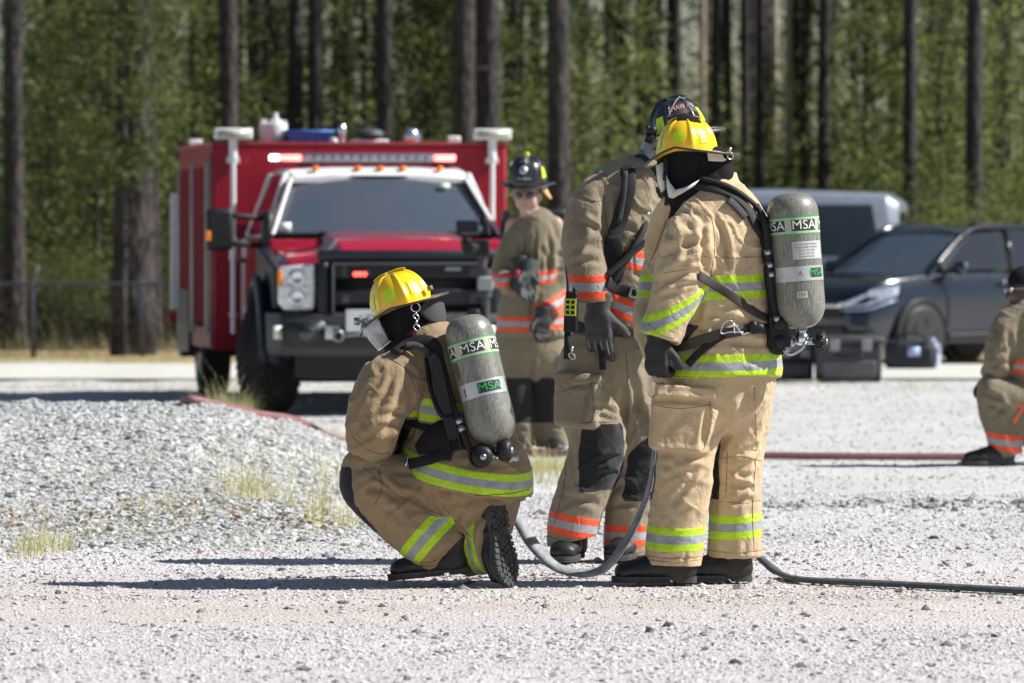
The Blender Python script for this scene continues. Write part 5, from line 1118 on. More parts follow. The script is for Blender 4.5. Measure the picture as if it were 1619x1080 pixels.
# ================================================================ parked cars, cases, hoses
M['clothgrey'] = simple('grey_cloth_sheet', (0.14, 0.15, 0.18), .8); M['taillens'] = simple('tail_lens', (0.4, 0.02, 0.02), .2); M['casepale'] = simple('case_panel', (0.10, 0.105, 0.11), .6); M['bagnavy'] = simple('navy_bag', (0.015, 0.018, 0.03), .7); M['bluebadge'] = simple('pale_blue_badge', (0.35, 0.45, 0.75), .5); M['jug'] = simple('jug_plastic', (0.45, 0.50, 0.66), .3)
def carbody(pr, secs, halfw):
    pass
def section(y, hw, z0, zs, zt, tuck=.06, hwt=None, crown=.02):
    """lower-body ring at y: sill, waist, deck"""
    hwt = hwt or hw * .9
    return [(-hw + tuck, y, z0), (hw - tuck, y, z0), (hw, y, z0 + (zs - z0) * .35), (hw - .01, y, zs), (hwt, y, zt), (hwt * .5, y, zt + crown), (0, y, zt + crown * 1.2), (-hwt * .5, y, zt + crown), (-hwt, y, zt), (-hw + .01, y, zs), (-hw, y, z0 + (zs - z0) * .35)]
def car_wheel(parent, x, y, r, wdt=.2, rimmat='rimdark'):
    m = MB(); m.lathe((x - wdt / 2, y, r), (1, 0, 0), [(r * .62, 0), (r * .9, 0), (r, .03), (r, wdt - .03), (r * .9, wdt), (r * .62, wdt)], 36); w_ = m.out('wheel', 'lblack', parent, smooth='auto', local=True)
    m = MB(); s_ = -1 if x < 0 else 1; m.lathe((x, y, r), (s_, 0, 0), [(r * .60, -.02), (r * .64, wdt * .45), (r * .6, wdt * .5), (r * .58, wdt * .2), (.05, wdt * .25), (.05, wdt * .4), (.0, wdt * .42)], 30)
    for k in range(5):
        a = 2 * math.pi * k / 5; c, s = math.cos(a), math.sin(a); m.prism([(x + s_ * wdt * .36, y + c * .04 - s * .025, r + s * .04 + c * .025), (x + s_ * wdt * .36, y + c * .04 + s * .025, r + s * .04 - c * .025), (x + s_ * wdt * .44, y + c * r * .6 + s * .035, r + s * r * .6 - c * .035), (x + s_ * wdt * .44, y + c * r * .6 - s * .035, r + s * r * .6 + c * .035)], (0, 0, 0), (s_ * .025, 0, 0))
    m.out('rim', rimmat, w_, smooth='auto', local=True)
M['rimdark'] = simple('wheel_rim', (0.03, 0.032, 0.036), .45, metal=.3); M['lampglass'] = simple('headlamp_glass', (0.55, 0.60, 0.68), .12, metal=.5, var=.4, vscale=20); M['drl'] = simple('bright_trim', (0.35, 0.40, 0.55), .25, metal=.5)
def loc2(px, Y): return ((px - CX) / FPX * Y, Y, 0)
# dark compact SUV; local y to the rear
SY = 58.5; yaw = R(-47)
# heading: front end towards -x and the camera. local -y is the front
o0 = Vector(((1447 - CX) / FPX * SY, SY, 0)); Rm = Matrix.Rotation(yaw, 3, 'Z'); base = o0 - Rm @ Vector((.74, .80, 0))
sv = thing('suv', 'dark blue grey compact SUV with bright headlamp trim parked before the wood', 'car', (base.x, base.y, 0), yaw)
ll = dict(local=True); k_ = .90
secs = [section(-.02, .62, .28, .52, .66, hwt=.50), section(.10, .76, .24, .60, .80, hwt=.64), section(.35, .81, .22, .66, .88), section(.85, .82, .22, .74, .93), section(1.25, .82, .22, .78, .96), section(2.2, .82, .22, .80, .96), section(3.2, .82, .24, .82, .97), section(3.75, .80, .28, .82, .98), section(3.95, .74, .34, .78, .95)]
m = MB(); loftx(m, secs); bd = m.out('body', 'grey_suv', sv, bevel=.02, **ll); sbv = bd.modifiers.new('s', 'SUBSURF'); sbv.levels = sbv.render_levels = 2
def gh(y, hw, z): return [(-hw, y, z), (hw, y, z)]
GB = [(1.02, .74, .95), (1.75, .60, 1.36), (2.3, .60, 1.425), (3.1, .58, 1.415), (3.6, .56, 1.34), (3.88, .66, .97)]
# roof shell
m = MB(); loftx(m, [[(-hw - .01, y, z - .05), (hw + .01, y, z - .05), (hw - .03, y, z), (0, y, z + .03), (-hw + .03, y, z)] for y, hw, z in ((1.70, .60, 1.36), (1.9, .61, 1.40), (2.4, .61, 1.43), (3.1, .59, 1.42), (3.62, .57, 1.36))]); m.out('roof', 'grey_suv', sv, bevel=.02, **ll)
V = [(-.70, 1.02, .95), (.70, 1.02, .95), (.56, 1.72, 1.36), (-.56, 1.72, 1.36)]; n = 10
V = [((-.72 + .145 * t) * -u, 1.0 + .70 * t + .10 * u * u * (1 - t * .5), .945 + .415 * t) for t in (0, .5, 1) for u in np.linspace(-1, 1, n + 1)]
wsn = mk('windscreen', V, gridfaces(n + 1, 3, False), 'glass', sv, local=True)
mk('rear_window', [(-.55, 3.66, 1.33), (.55, 3.66, 1.33), (.62, 3.9, .98), (-.62, 3.9, .98)], [(0, 1, 2, 3)], 'glassdark', sv, local=True, smooth=False)
for sx in (-1, 1):
    for (a, b) in ((1.20, 2.22), (2.30, 3.10), (3.18, 3.70)):
        zt = lambda y: np.interp(y, [1.05, 1.75, 2.3, 3.1, 3.7], [.98, 1.345, 1.395, 1.385, 1.30]); xt = lambda y: np.interp(y, [1.05, 1.75, 3.7], [.74, .635, .60])
        q = [(sx * .76, a, .975), (sx * .76, b, .985), (sx * xt(b), b, zt(b))] + ([(sx * xt(1.75), 1.72, zt(1.75))] if a < 1.3 else []) + [(sx * xt(a), a, zt(a))]
        if a > 3.1: q = [(sx * .76, a, .99), (sx * .72, b, 1.03), (sx * xt(3.55), 3.45, 1.33), (sx * xt(a), a, zt(a))]
        mk('side_window', q, [tuple(range(len(q)))] if sx < 0 else [tuple(range(len(q)))[::-1]], 'glassdark', sv, local=True, smooth=False)
    m = MB(); m.tube([(sx * .76, 1.0, .955), (sx * .62, 1.72, 1.375), (sx * .625, 2.3, 1.425), (sx * .60, 3.1, 1.41), (sx * .58, 3.6, 1.34), (sx * .72, 3.88, .99)], .030, n=8); [m.tube([(sx * .775, y, .97), (sx * .635, y + .02, 1.40)], .03, n=6, sm=1) for y in (2.26, 3.14)]; m.out('pillar', 'grey_suv', sv, **ll)
    m = MB(); m.sph((sx * .92, 1.28, 1.0), .10, 14, (1, .6, .75)); m.tube([(sx * .78, 1.28, .97), (sx * .88, 1.28, .98)], .03, n=6, sm=1); m.out('side_mirror', 'grey_suv', sv, **ll)
    q = [(sx * .80, .46, .80), (sx * .835, .40, .70), (sx * .74, .10, .62), (sx * .52, -.03, .60), (sx * .50, -.01, .64), (sx * .70, .14, .74)]; m = MB(); m.prism(q if sx > 0 else q[::-1], (0, -.03, .0), (0, .05, .04)); hl = m.out('headlight', 'lampglass', sv, bevel=.01, **ll); m = MB(); m.tube([(sx * .84, .42, .68), (sx * .755, .07, .585), (sx * .5, -.06, .575)], .012, n=6); m.out('lamp_strip', 'drl', hl, **ll)
    m = MB(); m.tube([(sx * .81, .18, .36), (sx * .72, .0, .34), (sx * .55, -.07, .36)], .020, n=6); m.out('fog_trim', 'plastic', sv, **ll)
    for y in (.80, 3.15):
        V = []; 
        for x, rr in ((sx * .80, .345), (sx * .845, .35), (sx * .85, .375), (sx * .80, .39)):
            for k in range(15): a = R(-14 + 208 * k / 14); V.append((x, y - math.cos(a) * rr, .31 + math.sin(a) * rr))
        mk('wheel_arch', V, gridfaces(15, 4, False), 'plastic', sv, local=True)
        m = MB(); m.lathe((sx * .70, y, .31), (sx, 0, 0), [(.0, .138), (.35, .138), (.36, 0.0)], 28); m.out('wheel_well', 'lblack', sv, smooth=False, **ll); car_wheel(sv, sx * .775, y, .305)
    m = MB(); [m.bb((sx * .822, y, .40), (sx * .830, y + .012, .93)) for y in (1.22, 2.24, 3.12)]; m.out('door_gap', 'lblack', sv, smooth=False, **ll); m = MB(); [m.bb((sx * .815, y, .83), (sx * .845, y + .16, .86)) for y in (2.02, 2.92)]; m.out('door_handle', 'grey_suv', sv, bevel=.008, **ll); MB().bb((sx * .80, 1.2, .24), (sx * .845, 2.85, .33)).out('sill', 'plastic', sv, bevel=.015, **ll)
m = MB(); m.bb((-.48, -.055, .50), (.48, .05, .66)); gl_ = m.out('grille', 'plastic', sv, bevel=.02, **ll); m = MB(); m.bb((-.50, -.075, .60), (.50, -.04, .635)); m.bb((-.06, -.08, .57), (.06, -.05, .65)); m.out('grille_trim', 'chrome', gl_, bevel=.008, **ll); MB().bb((-.55, -.06, .26), (.55, .1, .42)).out('lower_intake', 'lblack', sv, bevel=.03, **ll)
m = MB(); m.bb((-.62, 1.75, .6), (.62, 2.1, 1.05)); m.bb((-.58, 1.95, 1.0), (-.2, 2.1, 1.28)); m.bb((.2, 1.95, 1.0), (.58, 2.1, 1.28)); m.bb((-.62, 1.25, .85), (.62, 1.45, .97)); m.out('seat', 'case', sv, bevel=.04, **ll)
M_ = None
# silver van behind
VY = 67.0; vyaw = R(82); vb = Vector(((1312 - CX) / FPX * VY, VY, 0))
vn = thing('van', 'pale silver van with dark windows standing behind the dark car', 'van', (vb.x, vb.y, 0), vyaw)
def vsec(y, z0, zt, hw=.92, hwt=.80): return [(-hw + .04, y, z0), (hw - .04, y, z0), (hw, y, z0 + .25), (hw, y, 1.02), (hwt + .04, y, zt - .12), (hwt - .04, y, zt), (0, y, zt + .03), (-hwt + .04, y, zt), (-hwt - .04, y, zt - .12), (-hw, y, 1.02), (-hw, y, z0 + .25)]
m = MB(); loftx(m, [vsec(-.86, .35, 1.70, .86, .72), vsec(-.72, .28, 1.79), vsec(.6, .26, 1.84), vsec(2.2, .26, 1.83), vsec(2.9, .26, 1.76), (lambda r: r)(vsec(3.5, .28, 1.12, .90, .84)), vsec(4.15, .32, .92, .80, .72)]); m.out('body', 'silverpaint', vn, bevel=.05, **ll)
for sx in (-1, 1):
    for a, b in ((-.66, .45), (.49, 1.60), (1.64, 2.75)):
        xx = lambda z: sx * (.925 - (z - 1.02) * .12); q = [(xx(1.08), a, 1.08), (xx(1.08), b + (.35 if b > 2.7 else 0), 1.08), (xx(1.68), b - (.0 if b < 2.7 else .05), 1.68), (xx(1.68), a + (.10 if a < 0 else 0), 1.68)]; mk('side_window', q, [(0, 1, 2, 3)] if sx > 0 else [(3, 2, 1, 0)], 'glassdark', vn, local=True, smooth=False)
    for y in (-.05, 3.15): m = MB(); m.lathe((sx * .80, y, .36), (sx, 0, 0), [(.0, 0), (.40, 0.001), (.40, .13)], 28); m.out('wheel_well', 'lblack', vn, smooth=False, **ll); car_wheel(vn, sx * .86, y, .33)
    MB().bb((sx * .70, -.90, 1.05), (sx * .86, -.84, 1.45)).out('tail_lamp', 'glassdark', vn, bevel=.02, **ll)
mk('rear_window', [(-.68, -.885, 1.12), (.68, -.885, 1.12), (.62, -.86, 1.60), (-.62, -.86, 1.60)], [(0, 1, 2, 3)], 'glassdark', vn, local=True, smooth=False); mk('windscreen', [(.80, 3.46, 1.16), (-.80, 3.46, 1.16), (-.72, 2.95, 1.74), (.72, 2.95, 1.74)], [(0, 1, 2, 3)], 'glass', vn, local=True, smooth=False)
MB().bb((-.85, -.98, .38), (.85, -.80, .58)).out('rear_bumper', 'silverpaint', vn, bevel=.04, **ll)
# grey wheeled cases
def case(px, pw, ph, Y, label, rz=0.0, handle=True):
    x = (px - CX) / FPX * Y; w_, h_ = pw / FPX * Y, ph / FPX * Y; t = thing('storage_case', label, 'case', (x, Y, HTz(x, Y)), rz, 'grey storage cases'); d = .45
    m = MB(); hexa(m, [(-w_ * .48, -d / 2 + .02, 0), (w_ * .48, -d / 2 + .02, 0), (w_ * .48, d / 2 - .02, 0), (-w_ * .48, d / 2 - .02, 0), (-w_ / 2, -d / 2, h_ * .80), (w_ / 2, -d / 2, h_ * .80), (w_ / 2, d / 2, h_ * .80), (-w_ / 2, d / 2, h_ * .80)]); m.out('body', 'case', t, bevel=.025, **ll)
    m = MB(); m.bb((-w_ / 2 - .012, -d / 2 - .012, h_ * .80), (w_ / 2 + .012, d / 2 + .012, h_ * .97)); ld = m.out('lid', 'case', t, bevel=.03, **ll)
    m = MB(); [m.bb((x_, -d / 2 - .03, h_ * .66), (x_ + .09, -d / 2 - .008, h_ * .90)) for x_ in (-w_ * .30, w_ * .18)]; m.out('latch', 'lightgrey', ld, bevel=.006, **ll); m = MB(); m.tube([(-.12, -d / 2 - .01, h_ * .60), (-.10, -d / 2 - .05, h_ * .56), (.10, -d / 2 - .05, h_ * .56), (.12, -d / 2 - .01, h_ * .60)], .012, n=6, sm=2); m.out('handle', 'plastic', t, **ll)
    m = MB(); m.bb((-w_ * .40, -d / 2 - .003, h_ * .12), (w_ * .40, -d / 2 + .02, h_ * .45)); m.out('front_panel', 'casepale', t, bevel=.01, **ll); m = MB(); [m.cyl((sx * w_ * .40, -d / 2 + .05, .045), (sx * w_ * .46, -d / 2 + .05, .045), .045) for sx in (-1, 1)]; m.out('castor', 'rubber', t, smooth='auto', **ll)
def HTz(x, y): return 0.0
case(1341, 105, 74, 52.6, 'large grey lidded storage case with pale latches in front of the dark car'); case(1252, 66, 56, 53.0, 'smaller grey storage case half hidden behind the standing air cylinder')
bg_ = thing('kit_bag', 'dark kit bag with a pale blue badge lying by the wheel of the dark car', 'bag', loc2(1440, 56.6)); m = MB(); m.box((0, 0, .15), (.52, .30, .30)); m.out('body', 'bagnavy', bg_, bevel=.08, **ll); m = MB(); m.tube([(-.15, -.12, .26), (-.1, -.16, .36), (.1, -.16, .36), (.15, -.12, .26)], .014, n=6, sm=3); m.out('handle', 'strap', bg_, **ll); MB().box((.02, -.155, .19), (.12, .01, .09)).out('badge', 'bluebadge', bg_, **ll)
tw_ = thing('water_jug', 'pale bluish water jug beside the dark kit bag', 'jug', loc2(1474, 56.8)); m = MB(); m.lathe((0, 0, 0), (0, 0, 1), [(.075, 0), (.085, .02), (.085, .22), (.06, .27), (.03, .29), (.03, .32), (0, .325)], 20); m.out('body', 'jug', tw_, smooth='auto', **ll); m = MB(); m.tube([(.03, -.06, .28), (.06, -.09, .24), (.06, -.09, .16)], .012, n=6); m.out('handle', 'jug', tw_, **ll)
# ---------------------------------------------------------------- hoses
def hose(name, pts, r, mat, label, flat=None, n=10, nrm=None):
    m = MB(); m.tube(pts, r, n=n, sm=6, rx=flat, nrm=nrm, ell=True); b = pts[0]; o = m.out(name, mat, base=(b[0], b[1], b[2])); return tag(o, label, 'hose')
def gp(px, py, up=.02): v = G(px, py); z = hz(v.x, v.y) + up; v = G(px, py, z); return (v.x, v.y, hz(v.x, v.y) + up)
def pd(px, py, Y): return tuple(P(px, py, Y))
y_ = 23.2
m = MB(); pts = [pd(592, 728, y_ + .12), pd(640, 760, y_ + .3), pd(720, 790, y_ + .42), pd(775, 800, y_ + .45), pd(815, 818, y_ + .4), pd(842, 860, y_ + .36), pd(874, 893, y_ + .32), pd(905, 905, y_ + .3), pd(938, 905, y_ + .3), pd(962, 893, y_ + .3), pd(990, 855, y_ + .28), pd(1012, 812, y_ + .26), pd(1028, 765, y_ + .22), pd(1035, 700, y_ + .15), pd(1042, 620, y_), pd(1052, 575, y_ - .15)]
fh = hose('fire_hose', pts, [.022, .022, .024, .030, .032, .032, .028, .025, .024, .025, .023, .020, .017, .015, .015, .015], 'hosegrey', 'grey fire hose sagging from the kneeling firefighter up to the hands of the tan one', flat=.006, nrm=[(.2, -.6, .7)] * 7 + [(0, -.5, .8), (-.1, -.6, .8), (-.4, -.6, .6), (-.7, -.6, .4), (-.8, -.5, .2), (-.9, -.5, .1), (-.9, -.4, 0), (-.6, -.8, 0), (-.3, -1, 0)])
pts = [pd(1060, 580, y_ - .1), pd(1085, 640, y_ + .35), pd(1120, 740, y_ + .5), pd(1165, 830, y_ + .48), pd(1198, 876, y_ + .42), pd(1216, 894, y_ + .36), pd(1236, 908, y_ + .28), gp(1262, 915), gp(1310, 918), gp(1400, 922), gp(1520, 928), gp(1640, 934), gp(1800, 938)]
fh = hose('fire_hose', pts, [.018] * 4 + [.018, .02, .024, .028, .03, .030, .032, .034, .034], 'hosedark', 'grey fire hose dropping behind the tan firefighter and running flat off to the right', flat=.011, nrm=[(-.9, -.5, 0)] * 3 + [(.4, -.7, .3)] * 3 + [(.3, -.5, .8), (0, -.2, 1)] + [(0, -.25, 1)] * 5)
xs_ = [(292, 34.1), (310, 33.95), (400, 34.6), (470, 35.6), (530, 36.5), (600, 36.6), (700, 36.2), (800, 35.9), (900, 35.6), (1000, 35.4), (1100, 35.3), (1205, 35.2), (1320, 35.1), (1450, 35.05), (1553, 35.0)]
pts = [((px - CX) / FPX * Y, Y, hz((px - CX) / FPX * Y, Y) + .028) for px, Y in xs_]; pts[0] = (pts[0][0], pts[0][1], pts[0][2] - .02)
rh = hose('red_hose', pts, .025, 'hosered', 'faded red hose lying over the stone mound and across the yard to the crouching firefighter', flat=.022, nrm=[(0, -.3, 1)] * len(pts))
# ================================================================ person in the tan coat (stands at the right, back to the camera)
def xaxis(p): return (1, 0, 0)
Y0 = 23.08; J = lambda px, py, dz=0.0: tuple(P(px, py, Y0 + dz)); s = Y0 / FPX
tan = thing('person', 'standing firefighter in light tan coat and yellow helmet with upright air cylinder', 'person', G(1100, 921, 0)[:2] + (0,) if False else (G(1100, 921).x, Y0, 0))
# body (hidden under the clothes apart from what the photo hides too)
bl = headmesh(J(1088, 262), (-.86, .5, -.12), (0, 0, 1), .95) + [Loft('neck', [J(1096, 285), J(1112, 330)], [.05, .06]), Loft('trunk', [J(1118, 340), J(1135, 430), J(1140, 560), J(1140, 620)], [(.12, .13), (.14, .15), (.13, .14), (.14, .15)]),
     Loft('arm', [J(1100, 345, -.12), J(1074, 445, -.22), J(1048, 525, -.24)], [.05, .045, .035]), Loft('arm', [J(1095, 345, .16), J(1062, 430, .26), J(1035, 520, .15)], [.05, .045, .035]),
     Loft('leg', [J(1115, 610, -.06), J(1082, 730, -.07), J(1072, 880, -.06)], [.08, .06, .045]), Loft('leg', [J(1160, 610, .07), J(1165, 730, .09), J(1160, 878, .09)], [.08, .06, .045])]
V, F = implicit(bl, .012); body = mk('body', V, F, 'skin', tan)
# hood
hood = Cloth([Loft('head', [J(1086, 212), J(1086, 240), J(1088, 268), J(1098, 292), J(1108, 312)], [(.08, .08), (.112, .10), (.122, .11), (.115, .115), (.15, .15)], ax=(1, 0, 0)), Loft('drape', [J(1128, 262), J(1142, 276, .0)], [(.075, .09), (.045, .09)], k=.03)], h=.009, fold=.007, seed=5)
hood.make('hood', 'black_knit', tan)
# trousers
PLeg = [Loft('hip', [J(1138, 545), J(1140, 600), J(1140, 628)], [(.21, .20), (.222, .20), (.17, .16)], k=.05, cut0=True),
        Loft('near', [J(1116, 585, -.07), J(1100, 640, -.08), J(1087, 700, -.08), J(1082, 735, -.07), J(1072, 810, -.06), J(1063, 894, -.06)], [(.16, .15), (.145, .135), (.125, .12), (.118, .118), (.117, .115), (.118, .115)], ax=(1, 0, 0), k=.035, cut1=(-.05, 0, -1)),
        Loft('far', [J(1165, 585, .07), J(1171, 640, .09), J(1166, 710, .10), J(1164, 760, .10), J(1163, 810, .10), J(1161, 880, .10)], [(.155, .14), (.132, .135), (.115, .12), (.106, .115), (.105, .112), (.112, .115)], ax=(1, 0, 0), k=.03, cut1=(.02, 0, -1)),
        RBox('pocket', J(1070, 668, -.185), (.112, .045, .118), Euler((R(4), R(3), R(8))).to_matrix(), .028, .012),
        RBox('flap', J(1082, 618, -.205), (.122, .042, .026), Euler((R(4), R(6), R(8))).to_matrix(), .010, .003)]
tr = Cloth(PLeg, h=.0072, fold=.0085, seed=21, bands=[dict(on=('near',), p=J(1070, 844), n=(.02, -.1, 1), w=.0475), dict(on=('far',), p=J(1163, 834), n=(-.04, -.1, 1), w=.0475)],
    creases=[(1030, 718, 1128, 722, 5, .012, 0), (1050, 735, 1122, 726, 5, .009), (1045, 760, 1105, 742, 5, .008), (1060, 800, 1118, 765, 6, .009), (1040, 790, 1060, 830, 6, .006), (1120, 640, 1108, 712, 4, .014, 0), (1100, 625, 1160, 660, 8, .010), (1150, 620, 1120, 720, 9, .012),
             (1132, 700, 1128, 890, 5, .012, .1), (1185, 610, 1150, 700, 8, .012), (1210, 640, 1150, 690, 6, .010), (1205, 700, 1160, 720, 5, .012), (1200, 725, 1150, 745, 5, .010), (1195, 755, 1155, 745, 5, .009), (1155, 710, 1160, 800, 3, .006, 0), (1180, 850, 1172, 885, 4, .006), (1024, 632, 1130, 636, 4, .020, 0), (1100, 740, 1060, 800, 5, .012), (1045, 730, 1090, 770, 5, .010), (1120, 750, 1085, 775, 5, .010), (1155, 640, 1135, 720, 6, .014), (1215, 660, 1190, 760, 6, .012), (1145, 800, 1200, 790, 5, .010), (1150, 765, 1195, 775, 5, .010), (1085, 870, 1080, 893, 3, .006), (1030, 880, 1110, 885, 2, .004, 0), (1050, 690, 1100, 640, 7, .006)],
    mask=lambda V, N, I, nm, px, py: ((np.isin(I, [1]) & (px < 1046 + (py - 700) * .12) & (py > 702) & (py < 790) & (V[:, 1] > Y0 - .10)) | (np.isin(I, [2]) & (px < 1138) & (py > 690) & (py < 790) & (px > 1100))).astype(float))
tro = tr.make('trousers', 'fab_a', tan)
# coat
CT = [Loft('torso', [J(1133, 598), J(1137, 545), J(1139, 500), J(1141, 450), J(1142, 395), J(1132, 350), J(1118, 318), J(1114, 300)], [(.262, .245), (.240, .232), (.226, .222), (.220, .225), (.210, .225), (.185, .215), (.12, .15), (.09, .10)], ax=(1, 0, 0), k=.04, cut0=(.03, -.06, -1)),
      Loft('sleeve', [J(1106, 352, -.13), J(1092, 385, -.17), J(1080, 425, -.20), J(1070, 460, -.22), J(1056, 498, -.24), J(1042, 533, -.25)], [.105, .118, .116, .108, .092, .082], ax=(1, 0, 0), k=.028, cut1=(-.35, 0, -1)),
      Loft('sleeve_far', [J(1098, 350, .15), J(1070, 400, .22), J(1052, 450, .24), J(1040, 510, .12), J(1050, 560, -.06)], [.11, .115, .105, .095, .08], ax=(1, 0, 0), k=.03, cut1=True),
      Loft('collar', [J(1122, 322, .0), J(1122, 302, .0), J(1124, 286, .01)], [(.125, .13), (.112, .115), (.108, .11)], ax=(1, 0, 0), k=.02, cut1=(-.35, -.1, 1))]
ct = Cloth(CT, h=.0072, fold=.010, seed=33, bands=[dict(on=('torso',), p=J(1140, 573), n=(-.005, -.05, 1), w=.0475), dict(on=('torso',), p=J(1145, 451), n=(-.03, -.03, 1), w=.0475), dict(on=('sleeve_far',), p=J(1020, 452, .2), n=(0, 0, 1), w=.046), dict(on=('sleeve',), p=J(1052, 497, -.24), n=(-.42, -.28, 1), w=.042)],
    creases=[(1112, 345, 1118, 440, 5, .020, -.3), (1128, 335, 1150, 430, 4, .014, .5), (1140, 350, 1152, 440, 4, .010, .4), (1052, 368, 1100, 392, 7, .010, .6), (1044, 408, 1122, 384, 7, .016, .8), (1060, 425, 1116, 412, 4, .010, .2), (1036, 452, 1112, 428, 8, .018, .6), (1040, 470, 1080, 462, 5, .010), (1078, 332, 1120, 352, 6, .010, .5), (1050, 340, 1062, 440, 7, .010, .6), (1085, 350, 1100, 400, 5, .008), (1068, 455, 1104, 448, 4, .012),
             (1090, 360, 1060, 470, 7, .010), (1110, 430, 1100, 520, 5, .012), (1160, 480, 1210, 500, 5, .010), (1120, 500, 1200, 525, 6, .012), (1110, 520, 1190, 510, 5, .012), (1150, 528, 1225, 520, 5, .012), (1140, 540, 1225, 548, 5, .012, 0), (1180, 380, 1185, 440, 6, .006), (1100, 540, 1140, 548, 5, .012), (1155, 400, 1200, 405, 5, .003)])
cto = ct.make('coat', 'fab_a', tan)
ct.seams(cto, [[(1060, 325), (1095, 318), (1122, 338), (1130, 385), (1124, 440)], [(1100, 404), (1150, 408), (1205, 406)], [(1024, 512), (1045, 528), (1066, 535)], [(1050, 594), (1140, 597), (1232, 594)], [(1085, 522), (1150, 524), (1222, 520)], [(1048, 432), (1092, 425)]], 'seam_tan')
tr.seams(tro, [[(1022, 706), (1060, 722), (1100, 724), (1134, 716)], [(1018, 884), (1062, 889), (1108, 885)], [(1018, 878), (1062, 883), (1108, 879)], [(1118, 870), (1160, 874), (1204, 870)], [(1192, 610), (1196, 700), (1190, 800), (1192, 870)], [(1030, 640), (1075, 646), (1126, 640)], [(1122, 634), (1124, 670), (1112, 712)], [(1150, 715), (1148, 780)], [(1138, 725), (1175, 722), (1208, 730)], [(1138, 792), (1175, 796), (1206, 790)]], 'seam_tan')
# lining seen at the open collar, cream ear flaps
m = MB(); m.prism([J(x, y, -.10) for x, y in ((1037, 262), (1047, 257), (1051, 280), (1050, 300), (1045, 304), (1039, 288))], (0, 0, 0), (0.005, .02, 0)); m.out('ear_flap', 'cream', tan)
m = MB(); m.prism([J(x, y, -.145 + (1100 - x) * .0004) for x, y in ((1053, 276), (1060, 290), (1068, 300), (1084, 296), (1106, 284), (1098, 294), (1080, 305), (1064, 314), (1057, 312), (1054, 295))], (0, 0, 0), (0, .05, 0)); m.out('collar_liner', 'cream', tan)
m = MB(); m.tube([J(1058, 318, -.05), J(1042, 345, -.03), J(1030, 385, 0), J(1024, 410, .02)], [.03, .035, .03, .015], rx=.008, nrm=[(-.6, -1, 0)] * 4); mk('storm_flap', m.V, m.F, 'fab_a', tan, attrs={'band': [3.0] * len(m.V), 'mask': [0.0] * len(m.V)})
m = MB(); m.tube([J(1053, 250, -.10), J(1052, 272, -.115), J(1056, 300, -.12), J(1053, 325, -.12)], .008, rx=.003, nrm=[(-.3, -1, 0)] * 4); m.box(J(1052, 280, -.118), (.02, .008, .03)); m.out('chin_strap', 'strap', tan)
# helmet
HM = basis(Vector(J(1084, 238, -.0)), (-.93, .30, -.06), (.03, -.02, 1))
hm, dome, brim = helmet(tan, HM, 'helm_yellow', lx=.121, ly=.118, H=.128, back=.090, front=.050, droop=1.0, panels=(32, 90, 148, -32, -90, -148))
m = MB(); c = HM @ (brim(R(165), .93, False)); m.torus(c + Vector((0, -.012, -.012)), (.5, -1, .1), .013, .0022); m.cyl(c + Vector((0, 0, .0)), c + Vector((0, -.004, .022)), .004); m.out('d_ring', 'chrome', hm)
m = MB(); m.tube([tuple(HM @ (brim(R(a), .4, True) + Vector((0, 0, -.012)))) for a in (140, 155, 170, 185, 200)], .022, rx=.004, nrm=[(.2, -.8, .3)] * 5); m.out('ear_cover', 'cream', hm)
# boots
boot(tan, J(1099, 921, -.06), J(968, 921, -.09), (0, 0, 1), L=.335, wide=1.15, shaft=.12)
boot(tan, J(1187, 919, .09), J(1065, 919, .06), (0, 0, 1), L=.32, wide=1.15, shaft=.12)
# gloves
glove(tan, J(1040, 540, -.24), (-.05, -.1, -1), (.9, -.6, 0), curl=(.9, 1.0, 1.0, 1.0), tcurl=.5, sz=1.12, cuff=.05)
glove(tan, J(1088, 528, -.16), (-1, -.1, -.35), (.2, -.6, .9), curl=(.5, .6, .7, .8), sz=1.1, cuff=.06)
# ---- air pack on the back
pk = thing('air_pack', 'breathing air pack worn by the standing tan firefighter, upright grey green cylinder', 'air pack', J(1235, 560, -.02), 0, 'air packs worn on the back')
cyl, CM = cylinder(pk, J(1251, 305, -.12), J(1267, 519, -.13), .1035, (-.12, -1, 0), 'a')
valve(pk, J(1267, 522, -.13), (-.07, 0, 1), (.9, -.25, 0))
m = MB(); m.prism([J(x, y, -.02) for x, y in [(1196, 352), (1206, 345), (1218, 352), (1224, 420), (1230, 480), (1240, 545), (1236, 560), (1222, 560), (1210, 545), (1212, 480), (1203, 420)]], (0, -.14, 0), (0, .10, 0)); fr = m.out('back_plate', 'plastic', pk, smooth='auto', bevel=.006)
m = MB(); m.tube([J(1196, 325, -.12), J(1208, 350, -.17), J(1214, 400, -.18), J(1219, 460, -.18), J(1230, 520, -.17), J(1236, 545, -.16)], .013, n=10); m.out('air_hose', 'rubber', fr)
for (x, y) in ((1213, 395), (1216, 415), (1218, 430), (1227, 500)): MB().cyl(J(x, y, -.18), J(x + 1.5, y + 8, -.18), .0155, n=12).out('hose_fitting', 'steel', fr)
m = MB(); m.box(J(1232, 525, -.15), (.075, .06, .13), Euler((0, R(-8), 0)).to_matrix()); m.sph(J(1232, 512, -.185), .028, 12, (1, .4, 1)); m.sph(J(1233, 540, -.185), .026, 12, (1, .4, 1)); m.out('regulator_block', 'plastic', fr, smooth='auto', bevel=.012)
m = MB(); m.tube([J(1236, 552, -.15), J(1250, 560, -.16), J(1266, 552, -.17), J(1275, 540, -.15)], .008, n=8); m.out('air_hose', 'steel', fr)
m = MB(); m.tube([J(1222, 380, -.06), J(1240, 385, -.03)], .02, n=8, sm=1); m.tube([J(1236, 395, -.14), J(1225, 412, -.15), J(1225, 430, -.14)], .018, n=8); m.out('cylinder_bracket', 'plastic', fr)
